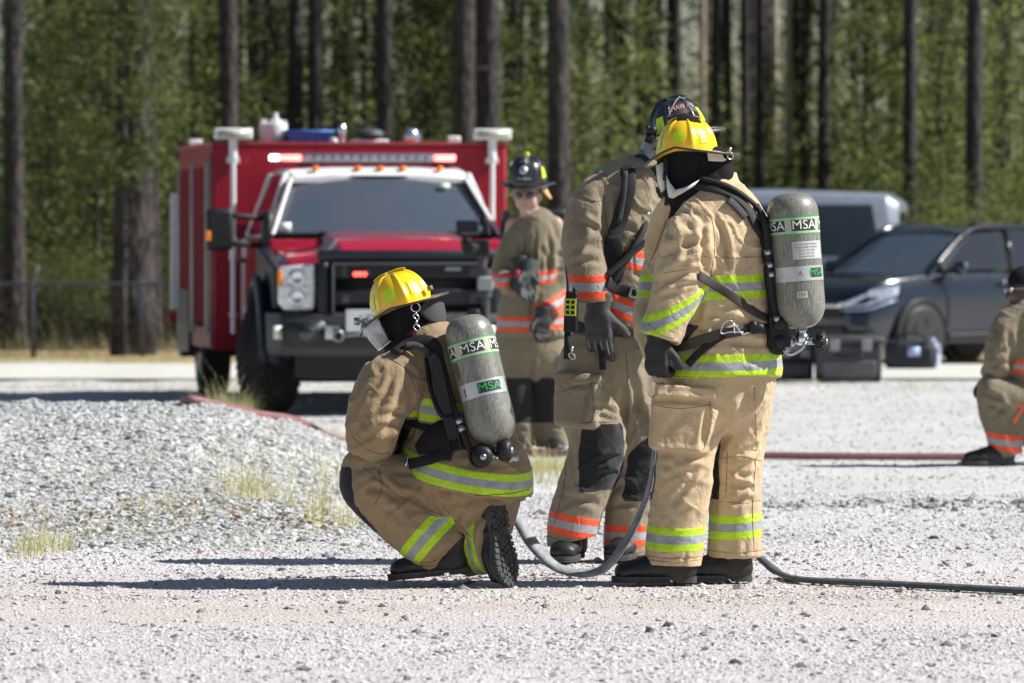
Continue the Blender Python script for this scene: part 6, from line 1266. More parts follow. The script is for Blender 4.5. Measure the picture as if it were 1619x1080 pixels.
m = MB(); ct.strap(m, [(1098, 296), (1128, 301), (1155, 310), (1178, 330), (1192, 355), (1204, 372)], .020, .006, .012); st = m.out('shoulder_strap', 'strap', pk)
m = MB(); ct.strap(m, [(1110, 290), (1145, 300), (1172, 316), (1196, 340), (1206, 365)], .009, .007, .026); m.out('strap_hose', 'rubber', st)
m = MB(); ct.strap(m, [(1150, 318), (1162, 330), (1176, 345)], .016, .005, .014); m.out('strap_pad', 'grey_cloth', st)
m = MB(); ct.strap(m, [(1103, 436), (1130, 450), (1160, 470), (1185, 490), (1200, 500), (1212, 505)], .0185, .003, .010); m.out('side_strap', 'strapbrown', pk)
m = MB(); ct.strap(m, [(1042, 556), (1060, 552), (1090, 545), (1125, 532), (1160, 524), (1200, 520), (1222, 528)], .021, .003, .012); wb = m.out('waist_belt', 'strapbrown', pk)
m = MB(); ct.strap(m, [(1090, 577), (1108, 558), (1125, 543), (1145, 530)], .016, .003, .020); m.out('belt_tail', 'strap', wb)
q, n_ = ct.hit(1190, 520, .03); m = MB(); m.tube([Vector(J(x, y)) * 0 + ct.hit(x, y, .028)[0] for x, y in ((1140, 524), (1146, 517), (1156, 515), (1168, 519), (1168, 524), (1155, 530), (1144, 529))], .0035, n=6, closed=True); m.tube([ct.hit(x, y, .03)[0] for x, y in ((1158, 514), (1164, 532))], .0035, n=6, sm=1); m.tube([ct.hit(x, y, .03)[0] for x, y in ((1168, 521), (1182, 517))], .005, n=6, sm=1); m.out('carabiner', 'chrome', wb)
m = MB(); m.sph(q + Vector((.0, -.01, 0)), .034, 14, (1.1, .7, .7)); m.sph(q + Vector((-.015, -.02, .01)), .02, 10); m.out('belt_fitting', 'plastic', wb)
# ================================================================ kneeling person, yellow helmet, lime bands
Y0 = 23.08; J = lambda px, py, dz=0.0: tuple(P(px, py, Y0 + dz))
kn = thing('person', 'kneeling firefighter in brown coat with lime bands and yellow helmet, boot sole turned back', 'person', (G(720, 920).x, Y0, 0))
bl = headmesh(J(650, 500), (-.92, .22, -.32), (-.25, 0, 1), .95) + [Loft('neck', [J(662, 525), J(680, 560)], [.05, .06]), Loft('trunk', [J(690, 580), J(712, 660), J(735, 740), J(738, 785)], [(.12, .13), (.13, .15), (.13, .14), (.14, .15)]),
     Loft('arm', [J(650, 585, -.12), J(595, 690, -.2), J(590, 715, -.05), J(585, 735, .12)], [.05, .045, .04, .03]), Loft('arm', [J(665, 585, .16), J(620, 690, .24), J(580, 730, .18)], [.05, .045, .03]),
     Loft('leg', [J(735, 780, -.08), J(590, 765, -.18), J(690, 870, -.12)], [.09, .06, .045]), Loft('leg', [J(745, 790, .08), J(740, 860, -.0), J(768, 868, -.14)], [.08, .06, .045], n=3)]
V, F = implicit(bl, .012); mk('body', V, F, 'skin', kn)
hood = Cloth([Loft('head', [J(636, 470), J(642, 488), J(646, 510), J(655, 535), J(662, 552)], [(.07, .07), (.105, .098), (.118, .108), (.12, .115), (.14, .14)], ax=(1, 0, 0))], h=.009, fold=.007, seed=7)
hood.make('hood', 'black_knit', kn)
m = MB(); m.tube([J(668, 482, -.105), J(684, 492, -.09), J(696, 494, -.04), J(702, 490, .03)], [.03, .045, .048, .03], rx=.006, nrm=[(.2, -1, .2), (.4, -1, .2), (.8, -.7, .2), (1, 0, .2)]); m.out('neck_flap', 'grey_cloth', kn)
_a, _b, _c = (Vector(J(722, 757, -.30)), Vector(J(622, 722, -.12)), Vector(J(846, 748, .10))); HN = (_c - _a).cross(_b - _a).normalized(); HN = HN if HN.z > 0 else -HN
# trousers: planted leg with the knee raised, the other shin folded back
TL = [Loft('hip', [J(716, 720), J(734, 765), J(744, 800)], [(.225, .21), (.235, .22), (.17, .19)], ax=(1, 0, 0), k=.06, cut0=True),
      Loft('thigh', [J(728, 772, -.06), J(660, 772, -.10), J(604, 762, -.13), J(582, 762, -.15)], [(.17, .17), (.145, .135), (.115, .125), (.10, .11)], ax=(0, 0, 1), k=.07),
      Loft('shin', [J(572, 738, -.15), J(590, 770, -.16), J(630, 812, -.16), J(668, 845, -.15), J(706, 874, -.13)], [(.085, .10), (.125, .12), (.122, .118), (.118, .112), (.112, .108)], ax=(1, 0, .6), k=.05, cut1=(.62, 0, -.55)),
      Loft('thigh_far', [J(750, 790, .05), J(760, 835, .02), J(735, 865, .0)], [(.15, .16), (.115, .13), (.09, .10)], ax=(1, 0, 0), k=.06),
      Loft('shin_far', [J(730, 872, .06), J(748, 872, -.03), J(764, 868, -.12), J(776, 863, -.19)], [(.085, .09), (.10, .10), (.105, .085), (.112, .066)], ax=(-.25, 0, 1), k=.04, cut1=(.55, -.85, .0))]
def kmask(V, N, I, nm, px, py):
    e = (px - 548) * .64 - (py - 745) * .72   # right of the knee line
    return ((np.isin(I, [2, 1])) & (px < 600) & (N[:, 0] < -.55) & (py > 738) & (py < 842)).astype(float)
kt = Cloth(TL, h=.0072, fold=.0085, seed=51, mask=kmask, bands=[dict(on=('shin', 'thigh'), p=J(671, 857, -.16), n=(.76, -.12, -.66), w=.046, yr=(816, 910)), dict(on=('shin_far',), p=J(757, 868, -.14), n=(.80, -.62, .12), w=.034)],
    creases=[(578, 770, 625, 785, 6, .020), (592, 752, 628, 792, 5, .018), (598, 735, 600, 752, 4, .012), (560, 745, 600, 735, 6, .010), (650, 760, 700, 815, 8, .012), (640, 770, 690, 825, 6, .010), (605, 790, 665, 790, 6, .014), (600, 800, 650, 840, 6, .008), (710, 800, 790, 790, 8, .010), (705, 815, 745, 870, 6, .012), (700, 840, 740, 800, 6, .010), (675, 890, 720, 862, 4, .008),
             (740, 830, 790, 800, 7, .010), (570, 780, 590, 830, 6, .006), (620, 745, 690, 760, 6, .010), (735, 880, 745, 905, 4, .008)])
kto = kt.make('trousers', 'fab_k', kn)
kt.seams(kto, [[(575, 740), (640, 790), (700, 815)], [(598, 745), (604, 770), (592, 800)], [(655, 893), (690, 893), (728, 868)], [(650, 888), (686, 888), (724, 862)], [(700, 800), (745, 850)]], 'seam_brown')
CT = [Loft('torso', [J(735, 768, -.03), J(727, 735, -.02), J(716, 695), J(703, 650), J(692, 605), J(684, 570), J(678, 545), J(675, 532)], [(.292, .285), (.255, .262), (.212, .225), (.195, .21), (.185, .21), (.165, .205), (.11, .15), (.08, .10)], ax=(1, .35, 0), k=.04, cut0=None),
      Loft('sleeve', [J(646, 588, -.12), J(620, 612, -.18), J(600, 645, -.22), J(590, 680, -.22), J(592, 698, -.16), J(594, 706, -.02), J(590, 712, .10)], [.105, .125, .118, .112, .095, .085, .08], ax=(1, 0, 0), k=.03, cut1=True),
      Loft('sleeve_far', [J(662, 588, .14), J(640, 640, .22), J(620, 700, .22), J(592, 722, .16)], [.11, .11, .10, .085], ax=(1, 0, 0), k=.03, cut1=True),
      Loft('shoulder', [J(640, 580, -.10), J(680, 566, -.10)], [(.07, .09), (.06, .09)], k=.05),
      Loft('collar', [J(678, 560, .0), J(672, 540, .0), J(670, 524, .01)], [(.115, .13), (.10, .115), (.10, .11)], ax=(1, 0, 0), k=.02, cut1=(-.35, -.15, 1))]
CT[0].cuts.append((np.array(_a - HN * .062), -np.array(HN))); CT[0].C[0] -= np.array(HN) * .12
kc = Cloth(CT, h=.0072, fold=.010, seed=63, bands=[dict(on=('torso',), p=tuple(_a), n=tuple(HN), w=.044), dict(on=('torso',), p=J(684, 650, -.20), n=(.16, -.12, 1), w=.046, xr=(640, 760))],
    creases=[(645, 590, 662, 680, 5, .022, -.3), (655, 650, 640, 700, 5, .016), (622, 590, 585, 660, 6, .012, .4), (640, 600, 605, 700, 6, .016, .3), (650, 620, 622, 712, 5, .014, .2), (575, 640, 568, 700, 7, .008), (570, 700, 640, 668, 6, .016), (580, 716, 648, 690, 6, .016), (600, 660, 648, 655, 5, .010), (605, 585, 588, 620, 6, .008), (650, 610, 690, 615, 6, .004), (650, 690, 700, 720, 6, .012), (720, 740, 800, 735, 6, .008), (760, 715, 820, 725, 6, .010), (635, 575, 660, 600, 4, .010), (600, 575, 640, 565, 6, .006)])
kco = kc.make('coat', 'fab_k', kn)
kc.seams(kco, [[(640, 585), (655, 610), (662, 650), (655, 690)], [(600, 560), (630, 575), (665, 600), (690, 600)], [(650, 772), (720, 783), (800, 781), (842, 772)], [(556, 690), (590, 715), (625, 716)]], 'seam_brown')
HM = basis(Vector(J(634, 484)), (-.90, .26, -.34), (-.30, -.02, 1))
hm, dome, brim = helmet(kn, HM, 'helm_yellow', lx=.124, ly=.12, H=.138, back=.070, front=.050, panels=(35, 90, 145, -35, -90, -145), droop=.55)
# eye shield folded down in front, with its clamp
m = MB(); F_ = HM; a0 = F_ @ brim(R(50), .8, False); m.tube([F_ @ Vector((.160, .10, .0)), F_ @ Vector((.178, .03, .0)), F_ @ Vector((.172, -.06, .0))], .006, n=8); m.box(F_ @ Vector((.172, .085, .006)), (.022, .016, .03)); m.box(F_ @ Vector((.158, .10, -.03)), (.012, .01, .06), Euler((0, R(15), 0)).to_matrix()); m.out('visor_clamp', 'steel', hm)
V = []; nn = 20
for i, (zz, rr) in enumerate(((-.005, .172), (-.045, .168), (-.09, .158), (-.135, .140))):
    for k in range(nn + 1):
        a = R(-72 + 144 * k / nn); V.append((rr * math.cos(a) * 1.0 + .012, rr * math.sin(a) * .80, zz - .02 * (abs(a) / R(72)) ** 3 * (-1 if i == 3 else 1)))
Fv = gridfaces(nn + 1, 4, False); vs = mk('visor', tf(V, HM), Fv, 'visor', hm); sm_ = vs.modifiers.new('thick', 'SOLIDIFY'); sm_.thickness = .002
ed = [tuple(HM @ Vector(V[k])) for k in (3 * (nn + 1) + q for q in range(nn, -1, -1))]; MB().tube(ed, .0028, n=6, sm=1).out('visor_rim', 'chrome', vs)
ed = [tuple(HM @ Vector(V[q * (nn + 1) + nn])) for q in range(4)]; MB().tube(ed, .004, n=6, sm=1).out('visor_rim', 'plastic', vs)
# ring, snap and red strap hanging from the brim
c = HM @ (brim(R(118), .95, False)); c = Vector(J(657, 486, -.155)); m = MB(); m.torus(c, (.2, -1, .1), .018, .0025, n=24); m.out('ring', 'chrome', hm)
m = MB(); m.torus(c + Vector((.003, -.003, -.038)), (.1, -1, 0), .008, .0022, sc=1.7); m.tube([c + Vector((.002, 0, -.018)), c + Vector((.004, -.004, -.03))], .004, n=6, sm=1); m.cyl(c + Vector((.004, -.003, -.052)), c + Vector((.005, -.003, -.066)), .005, n=8); m.torus(c + Vector((.006, -.002, -.082)), (.1, -1, 0), .010, .0024, sc=1.6); m.out('snap_hook', 'chrome', hm)
m = MB(); m.tube([c + Vector((.0, .0, -.09)), c + Vector((-.006, .004, -.12)), c + Vector((-.004, .01, -.155))], .007, rx=.003, nrm=[(0, -1, 0)] * 3); m.out('red_strap', 'redtape', hm)
m = MB(); m.cyl(HM @ Vector((-.15, .03, .018)), HM @ Vector((-.15, .03, .036)), .012); m.out('buckle', 'goldmute', hm)
# boots
boot(kn, J(742, 905, -.12), J(618, 918, -.14), (-.12, 0, 1), L=.325, wide=1.1, shaft=.12, shaftdir=.03)
bt = boot(kn, J(786, 797, -.18), J(806, 921, -.22), (-.72, .60, .0), L=.325, wide=1.30, shaft=.07, lug=True)
glove(kn, J(585, 724, .12), (-.5, .5, -.5), (0, -1, .2), curl=(.6, .7, .8, .8), sz=1.05, cuff=.06)
# ---- air pack
kp = thing('air_pack', 'breathing air pack worn by the kneeling firefighter, tilted grey cylinder', 'air pack', J(760, 740, -.02), 0, 'air packs worn on the back')
cyl, CM = cylinder(kp, J(735, 500, -.20), J(785, 702, -.27), .0985, (-.05, -1, .05), 'k')
valve(kp, J(788, 704, -.27), (-.12, 0, 1), (-.9, -.25, 0.12), .9)
m = MB(); b = Vector(J(798, 712, -.30)); m.lathe(b, (.9, -.3, 0), [(.02, -.03), (.040, -.02), (.046, 0), (.043, .02), (.030, .030), (.012, .032)], 18); m.out('hand_wheel', 'plastic', kp); MB().lathe(b + Vector((.028, -.010, 0)), (.9, -.3, 0), [(.014, 0), (.014, .004)], 14).out('wheel_cap', 'steel', kp)
m = MB(); b = Vector(J(762, 722, -.335)); m.lathe(b, (0, -1, .1), [(.04, -.03), (.044, .0), (.042, .02), (.03, .03), (.010, .032)], 20); m.torus(b + Vector((-.008, -.0, 0)), (0, -1, .1), .042, .006); m.out('gauge', 'plastic', kp); MB().lathe(b + Vector((.005, -.03, .0)), (0, -1, .1), [(.013, 0), (.013, .006), (.006, .008)], 14).out('gauge_face', 'steel', kp)
m = MB(); m.prism([J(x, y, -.02) for x, y in [(676, 560), (690, 552), (700, 570), (716, 640), (734, 700), (770, 730), (760, 748), (728, 742), (712, 700), (694, 640)]], (0, -.25, 0), (0, .05, 0)); fr = m.out('back_plate', 'plastic', kp, smooth='auto', bevel=.008)
m = MB(); m.tube([J(668, 538, -.14), J(690, 548, -.19), J(703, 590, -.215), J(718, 645, -.25), J(735, 690, -.29), J(745, 715, -.31)], .014, n=10); m.out('air_hose', 'rubber', fr)
m = MB(); m.tube([J(674, 566, -.205), J(680, 610, -.235), J(694, 652, -.27), J(708, 662, -.28), J(716, 655, -.27)], .009, n=8); m.tube([J(674, 566, -.205), J(684, 556, -.20), J(696, 560, -.20)], .009, n=8); m.out('wire_frame', 'plastic', fr)
for (x, y) in ((724, 662), (728, 674)): MB().cyl(J(x, y, -.275), J(x + 4, y + 8, -.28), .017, n=12).out('hose_fitting', 'steel', fr)
m = MB(); kc.strap(m, [(625, 562), (645, 548), (665, 541), (685, 546), (692, 565)], .024, .007, .015); st = m.out('shoulder_strap', 'strap', kp)
m = MB(); kc.strap(m, [(640, 556), (656, 552), (674, 558), (688, 570)], .012, .006, .030); m.out('strap_pad', 'grey_cloth', st)
m = MB(); m.tube([J(655, 552, -.12), J(668, 532, -.14), J(688, 536, -.15), J(700, 556, -.16), J(702, 585, -.18)], .009, n=8); m.out('low_hose', 'rubber', st)
m = MB(); kc.strap(m, [(641, 664), (660, 672), (685, 682), (710, 692), (724, 700)], .014, .003, .012); m.out('side_strap', 'strap', kp)
m = MB(); kc.strap(m, [(625, 733), (650, 735), (680, 728), (700, 722), (715, 722)], .022, .003, .012); wb = m.out('waist_belt', 'strap', kp)
m = MB(); kc.strap(m, [(662, 712), (680, 700), (700, 690), (724, 690)], [.02, .05, .062, .055], .012, .010); m.out('hip_pad', 'black_cloth', wb)
m = MB(); kc.strap(m, [(646, 668), (640, 690), (636, 712), (632, 736)], .024, .004, .014); m.out('front_strap', 'strap', kp)
m = MB(); m.tube([kc.hit(x, y, .026)[0] for x, y in ((640, 722), (650, 722), (652, 730), (648, 739), (640, 735), (637, 728))], .0036, n=6, closed=True); m.out('d_ring', 'chrome', wb)
m = MB(); m.tube([kc.hit(x, y, .022)[0] for x, y in ((714, 694), (722, 694), (724, 715), (716, 716))], .004, n=6, closed=True, sm=1); m.out('slide_buckle', 'plastic', wb)
# ================================================================ standing person, olive coat, orange bands, black helmet (between the other two)
def facevisor(hm, HM, drop=-.115, rr0=.165, sc=1.0, rot=0.0, zo=0.0):
    V = []; nn = 20
    for i, (zz, rr) in enumerate(((.0, rr0), (drop * .3, rr0 - .003), (drop * .66, rr0 - .01), (drop, rr0 - .02))):
        for k in range(nn + 1):
            a = R(-62 + 124 * k / nn); v = Vector((0, 0, zo)) + Matrix.Rotation(rot, 3, 'Y') @ Vector((rr * math.cos(a) * 1.0 + .012 - .0, rr * math.sin(a) * .84, zz)); V.append(v)
    vs = mk('visor', tf(V, HM), gridfaces(nn + 1, 4, False), 'visor2', hm); sm_ = vs.modifiers.new('thick', 'SOLIDIFY'); sm_.thickness = .003
    for row in (0, 3): MB().tube([tuple(HM @ Vector(V[row * (nn + 1) + q])) for q in range(nn + 1)], .003, n=6, sm=1).out('visor_rim', 'lightgrey' if row else 'plastic', vs)
    return V
M['rocker'] = simple('rocker_black', (0.03, 0.02, 0.02), .5); M['ltextpink'] = simple('pinkish_lettering', (0.62, 0.36, 0.34), .5); M['maskglass'] = glassm('mask_lens', (0.16, 0.17, 0.18), .93, .12)
M['visor2'] = glassm('scuffed_visor', (0.42, 0.42, 0.38), 0.5, .15)
def radio(person, c, sz=1.0, up=(0, 0, 1), face=(0, -1, 0)):
    M4 = basis(c, Vector(up).cross(Vector(face)), up); m = MB()
    m.box((0, 0, 0), (.058, .035, .15)); m.box((0, 0, .085), (.05, .03, .03)); rd = m.xf(M4).out('radio', 'plastic', person, smooth='auto', bevel=.006)
    MB().tube([(-.018, 0, .09), (-.02, 0, .14), (-.03, 0, .215)], [.007, .006, .004], n=8).xf(M4).out('antenna', 'rubber', rd); m = MB(); m.cyl((.012, 0, .098), (.012, 0, .118), .009); m.xf(M4).out('knob', 'plastic', rd)
    m = MB()
    for z in (-.0, .022, .044, .066): m.box((0, -.019, z), (.05, .006, .008))
    for x in (-.022, .0, .022): m.box((x, -.020, .033), (.006, .006, .07))
    m.xf(M4).out('cage', 'yellowrib', rd, smooth=False)
    m = MB(); m.box((-.012, -.004, -.125), (.026, .012, .13)); m.xf(M4).out('strap', 'strap', rd); m = MB(); m.torus((.012, -.012, -.175), (0, 1, 0), .011, .0025, sc=1.5); m.cyl((.012, -.012, -.155), (.012, -.012, -.135), .005); m.xf(M4).out('snap_hook', 'chrome', rd)
    return rd
Y0 = 24.62; J = lambda px, py, dz=0.0: tuple(P(px, py, Y0 + dz))
ol = thing('person', 'firefighter in olive brown coat with orange bands and black helmet, standing in the middle', 'person', (G(950, 885).x, Y0, 0))
bl = headmesh(J(1052, 242), (-.82, -.35, -.45), (-.25, 0, 1), .95) + [Loft('neck', [J(1048, 262, .02), J(1020, 300)], [.055, .065]), Loft('trunk', [J(1000, 320), J(985, 400), J(980, 520), J(980, 580)], [(.12, .12), (.13, .13), (.13, .13), (.14, .14)]),
     Loft('arm', [J(950, 310, -.03), J(928, 400, -.12), J(936, 480, -.16)], [.05, .045, .035]), Loft('arm', [J(1030, 320, .05), J(1060, 420, .02), J(1040, 500, -.1)], [.05, .045, .035]),
     Loft('leg', [J(938, 600, -.04), J(940, 720, -.05), J(906, 845, -.04)], [.08, .06, .045]), Loft('leg', [J(990, 600, .05), J(1010, 720, .05), J(988, 866, .05)], [.08, .06, .045])]
V, F = implicit(bl, .012); mk('body', V, F, 'skin', ol)
hood = Cloth([Loft('head', [J(1076, 208), J(1062, 235), J(1050, 262), J(1036, 290), J(1024, 305)], [(.09, .09), (.115, .105), (.11, .11), (.11, .11), (.13, .13)], ax=(1, 0, 0))], h=.010, fold=.006, seed=8); hood.make('hood', 'black_knit', ol)
TL = [Loft('hip', [J(968, 530), J(966, 580), J(962, 605)], [(.185, .175), (.20, .18), (.15, .14)], k=.05, cut0=True),
      Loft('near', [J(938, 575, -.04), J(932, 630, -.05), J(943, 690, -.06), (J(940, 725, -.06)), J(922, 775, -.06), J(908, 820, -.06), J(904, 855, -.06)], [(.15, .14), (.142, .14), (.125, .125), (.120, .12), (.114, .112), (.112, .108), (.110, .108)], k=.035, cut1=(.25, 0, -1)),
      Loft('other', [J(1000, 575, .05), J(1013, 640, .06), J(1015, 700, .04), J(1006, 760, .03), J(994, 820, .04), J(990, 878, .05)], [(.15, .14), (.14, .135), (.125, .125), (.115, .12), (.105, .11), (.103, .108)], k=.03, cut1=(.05, 0, -1)),
      RBox('pocket', J(914, 640, -.16), (.098, .055, .098), Euler((0, R(4), R(-14))).to_matrix(), .025, .012), RBox('flap', J(917, 603, -.165), (.098, .055, .036), Euler((0, R(4), R(-14))).to_matrix(), .014, .003)]
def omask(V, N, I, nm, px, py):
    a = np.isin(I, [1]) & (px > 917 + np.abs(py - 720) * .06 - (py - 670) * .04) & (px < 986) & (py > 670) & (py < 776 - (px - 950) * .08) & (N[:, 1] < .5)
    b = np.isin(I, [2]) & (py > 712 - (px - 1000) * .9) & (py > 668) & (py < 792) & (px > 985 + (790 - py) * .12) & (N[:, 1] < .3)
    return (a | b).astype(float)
bt_ = Cloth(TL, h=.0075, fold=.0085, seed=71, mask=omask, bands=[dict(on=('near',), p=J(905, 829, -.06), n=(.20, -.05, 1), w=.046), dict(on=('other',), p=J(988, 846), n=(0, -.05, 1), w=.046)],
    creases=[(985, 600, 980, 690, 6, .020, .3), (990, 570, 1005, 660, 6, .014), (935, 605, 975, 625, 6, .010), (935, 640, 978, 660, 5, .014), (940, 655, 980, 672, 5, .012), (900, 610, 935, 610, 4, .014, 0), (935, 600, 920, 670, 4, .014, 0), (945, 735, 985, 720, 5, .016), (940, 755, 982, 745, 5, .012), (885, 785, 950, 800, 6, .010), (880, 805, 945, 788, 6, .008),
             (965, 790, 1010, 805, 6, .012), (960, 805, 1015, 795, 5, .012), (975, 765, 1005, 780, 6, .010), (1000, 620, 1020, 690, 6, .012), (990, 640, 1025, 655, 6, .008), (895, 690, 905, 760, 6, .006)])
bto = bt_.make('trousers', 'fab_b', ol)
bt_.seams(bto, [[(888, 620), (918, 610), (950, 604)], [(935, 605), (938, 660), (925, 672)], [(915, 669), (950, 667), (986, 669)], [(912, 777), (935, 782), (962, 774)], [(866, 848), (900, 858), (936, 870)], [(990, 560), (994, 640), (990, 700)], [(956, 872), (990, 876), (1020, 872)], [(895, 690), (893, 760), (876, 830)]], 'seam_brown')
CT = [Loft('torso', [J(985, 522), J(982, 490), J(982, 440), J(985, 390), J(988, 340), J(998, 305), J(1012, 285), J(1022, 272)], [(.205, .19), (.195, .185), (.19, .185), (.19, .185), (.185, .18), (.16, .165), (.11, .13), (.09, .10)], k=.04, cut0=(-.22, -.1, -1)),
      Loft('sleeve', [J(966, 300, -.02), J(944, 325, -.07), J(929, 365, -.11), J(926, 405, -.14), J(932, 445, -.16), J(938, 480, -.17)], [.105, .115, .108, .102, .098, .086], k=.03, cut1=(.1, 0, -1)),
      Loft('sleeve_far', [J(1030, 310, .08), J(1062, 370, .1), J(1060, 440, .0), J(1040, 500, -.12)], [.11, .11, .10, .085], k=.03, cut1=True),
      Loft('collar', [J(1010, 300, 0), J(1022, 278, 0), J(1030, 264, .0)], [(.11, .12), (.105, .11), (.105, .11)], k=.02, cut1=(.4, -.15, 1))]
bc = Cloth(CT, h=.0075, fold=.0095, seed=83, bands=[dict(on=('torso',), p=J(992, 490, -.18), n=(.42, -.1, 1), w=.044), dict(on=('torso',), p=J(998, 410, -.18), n=(.30, -.1, 1), w=.042, xr=(960, 1100)), dict(on=('sleeve',), p=J(936, 452, -.2), n=(-.02, -.12, 1), w=.052)],
    creases=[(960, 300, 962, 400, 5, .016, -.3), (945, 290, 952, 380, 6, .010), (920, 330, 905, 410, 6, .010), (895, 400, 950, 385, 6, .008), (895, 420, 955, 412, 5, .010), (915, 350, 955, 372, 5, .010, .4), (1000, 430, 1025, 450, 5, .010), (970, 350, 1010, 370, 6, .008), (1000, 380, 1003, 440, 2, .006, 0)])
bco = bc.make('coat', 'fab_b', ol)
bc.seams(bco, [[(962, 275), (955, 320), (962, 370), (966, 420)], [(998, 372), (1022, 374)], [(998, 372), (998, 400)], [(905, 474), (936, 478), (966, 473)], [(905, 300), (940, 318), (960, 312)]], 'seam_brown')
HM = basis(Vector(J(1073, 214)), (-.93, -.22, -.24), (-.16, .05, 1))
hm, dome, brim = helmet(ol, HM, 'helm_black', lx=.126, ly=.12, H=.160, back=.07, front=.05, panels=(38, -38, 150, -150), droop=.8)
facevisor(hm, HM, drop=-.12, rr0=.17, rot=R(-38), zo=-.075)
m = MB(); m.sph(HM @ Vector((.13, .09, .045)), .022, 12); m.sph(HM @ Vector((.15, .10, .06)), .012, 8); m.box(HM @ Vector((.15, .08, .02)), (.03, .02, .05), Euler((0, R(20), 0)).to_matrix()); m.out('visor_clamp', 'plastic', hm)
m = MB(); m.sph(HM @ Vector((.105, .135, -.005)), .017, 14, (1, .5, 1)); m.out('visor_pivot', 'chrome', hm)
# lettered rocker on the side of the shell
def domepatch(parent, a0, a1, t0, t1, mat, off, name):
    V = [dome(R(a0 + (a1 - a0) * i / 16), t0 + (t1 - t0) * j / 5, off) for j in range(6) for i in range(17)]; return mk(name, tf(V, HM), gridfaces(17, 6, False), mat, parent)
def dometext(parent, body, a, t, size, mat, off=.004, bow=0.0):
    V, F = textmesh(body, size, .0002); W = [tuple(dome(R(a) + v.x / .105, t + (v.y + bow * (v.x / .05) ** 2) / .17, off)) for v in V]; return mk('lettering', tf(W, HM), F, mat, parent, smooth=False)
domepatch(hm, 66, 136, .34, .62, 'rocker', .0032, 'rocker_patch'); dometext(hm, 'SHAW AFB', 101, .49, .027, 'ltextpink', .0052)
m = MB(); m.tube([tuple(HM @ dome(R(62 + 80 * i / 20), .78 - .38 * (i / 20 - .72) ** 2 * 2.2, .004)) for i in range(21)], .0022, n=6, sm=1); m.out('goggle_cord', 'lightgrey', hm)
# breathing mask with clear lens
FM = basis(Vector(J(1040, 268, -.03)), (-.86, -.42, -.30), (-.28, 0, 1)); lens = Cloth([Loft('lens', [tuple(FM @ Vector((.03, 0, .055))), tuple(FM @ Vector((.045, 0, .0))), tuple(FM @ Vector((.03, 0, -.06)))], [(.055, .06), (.062, .072), (.05, .058)], ax=tuple(FM.to_3x3() @ Vector((1, 0, 0))))], h=.008, fold=0, seed=1)
fmk = lens.make('face_mask', 'maskglass', ol)
m = MB(); m.tube([FM @ Vector((.05 + .02 * math.cos(a), .075 * math.sin(a) * 1.0, -.0 + .082 * math.cos(a))) for a in np.linspace(0, 2 * math.pi, 20, endpoint=False)], .011, n=8, sm=1, closed=True); m.out('mask_seal', 'rubber', fmk)
m = MB(); m.lathe(FM @ Vector((.06, 0, -.055)), tuple(FM.to_3x3() @ Vector((1, 0, -.5))), [(.03, 0), (.042, .02), (.045, .045), (.032, .065), (.015, .07)], 18); m.box(FM @ Vector((.06, .02, -.10)), (.07, .07, .06)); m.out('regulator', 'plastic', fmk, smooth='auto'); MB().box(J(1025, 338, -.16), (.012, .006, .012)).out('marker', 'ltext', fmk)
m = MB(); m.tube([J(1024, 330, -.1), J(1016, 365, -.16), (J(1000, 395, -.2)), J(980, 425, -.21), J(966, 448, -.2)], .017, n=10); m.out('ribbed_hose', 'rubber', fmk)
for i in range(14): t = i / 13; a = Vector(J(1012 - 34 * t, 375 + 56 * t, -.19 - .015 * t)); m = MB(); m.torus(a, (-.52, -.06, -.85), .018, .004, n=12, m=6); m.out('hose_rib', 'rubber', fmk) if i % 14 == 99 else None
# straps and pack harness (the pack itself is hidden behind the tan coat)
bp = thing('air_pack', 'breathing air harness strapped over the olive coat, grey pipe and belt buckle at the front', 'air pack', J(1000, 470, -.2), 0, 'air packs worn on the back')
m = MB(); bc.strap(m, [(992, 268), (994, 292), (988, 322), (977, 352), (970, 378)], .032, .009, .012); ss_ = m.out('shoulder_strap', 'strap', bp)
m = MB(); bc.strap(m, [(990, 275), (990, 300), (984, 325), (975, 350)], .010, .004, .026); m.out('strap_stitching', 'grey_cloth', ss_)
m = MB(); bc.strap(m, [(968, 372), (972, 400), (976, 425), (972, 446)], [.03, .045, .035, .02], .010, .012); m.out('chest_pad', 'black_cloth', bp)
m = MB(); m.tube([J(962, 434, -.215), J(990, 408, -.225), J(1034, 372, -.22)], .013, n=12); m.out('pipe', 'case', bp)
m = MB(); bc.strap(m, [(958, 446), (975, 456), (995, 462), (1025, 470)], .026, .004, .012); wb = m.out('waist_belt', 'strap', bp)
q, n_ = bc.hit(1002, 463, .024); m = MB(); m.box(q, (.055, .014, .05), Euler((0, R(12), R(0))).to_matrix()); bk = m.out('buckle', 'steel', wb, bevel=.005); MB().box(q + Vector((0, -.009, 0)), (.03, .008, .028), Euler((0, R(12), 0)).to_matrix()).out('button', 'plastic', bk)
m = MB(); bc.strap(m, [(1000, 375), (1004, 395), (1022, 384), (1022, 376)], .0035, .003, .012); m.out('cord', 'rubber', bp)
radio(ol, J(903, 498, -.28), 1.0, up=(.03, 0, 1), face=(-.25, -1, 0))
M['gloverib'] = simple('pale_glove_ribs', (0.30, 0.29, 0.20), .7)
glove(ol, J(946, 492, -.19), (.03, -.05, -1), (.9, -.45, 0), mat='glove_grey', spread=.0, curl=(.22, .25, .3, .3), tcurl=.3, sz=1.3, cuff=.06, ribs='gloverib')
glove(ol, J(1038, 505, -.14), (-.2, -.5, -1), (-.5, -.9, 0), curl=(.6, .6, .7, .7), sz=1.1)
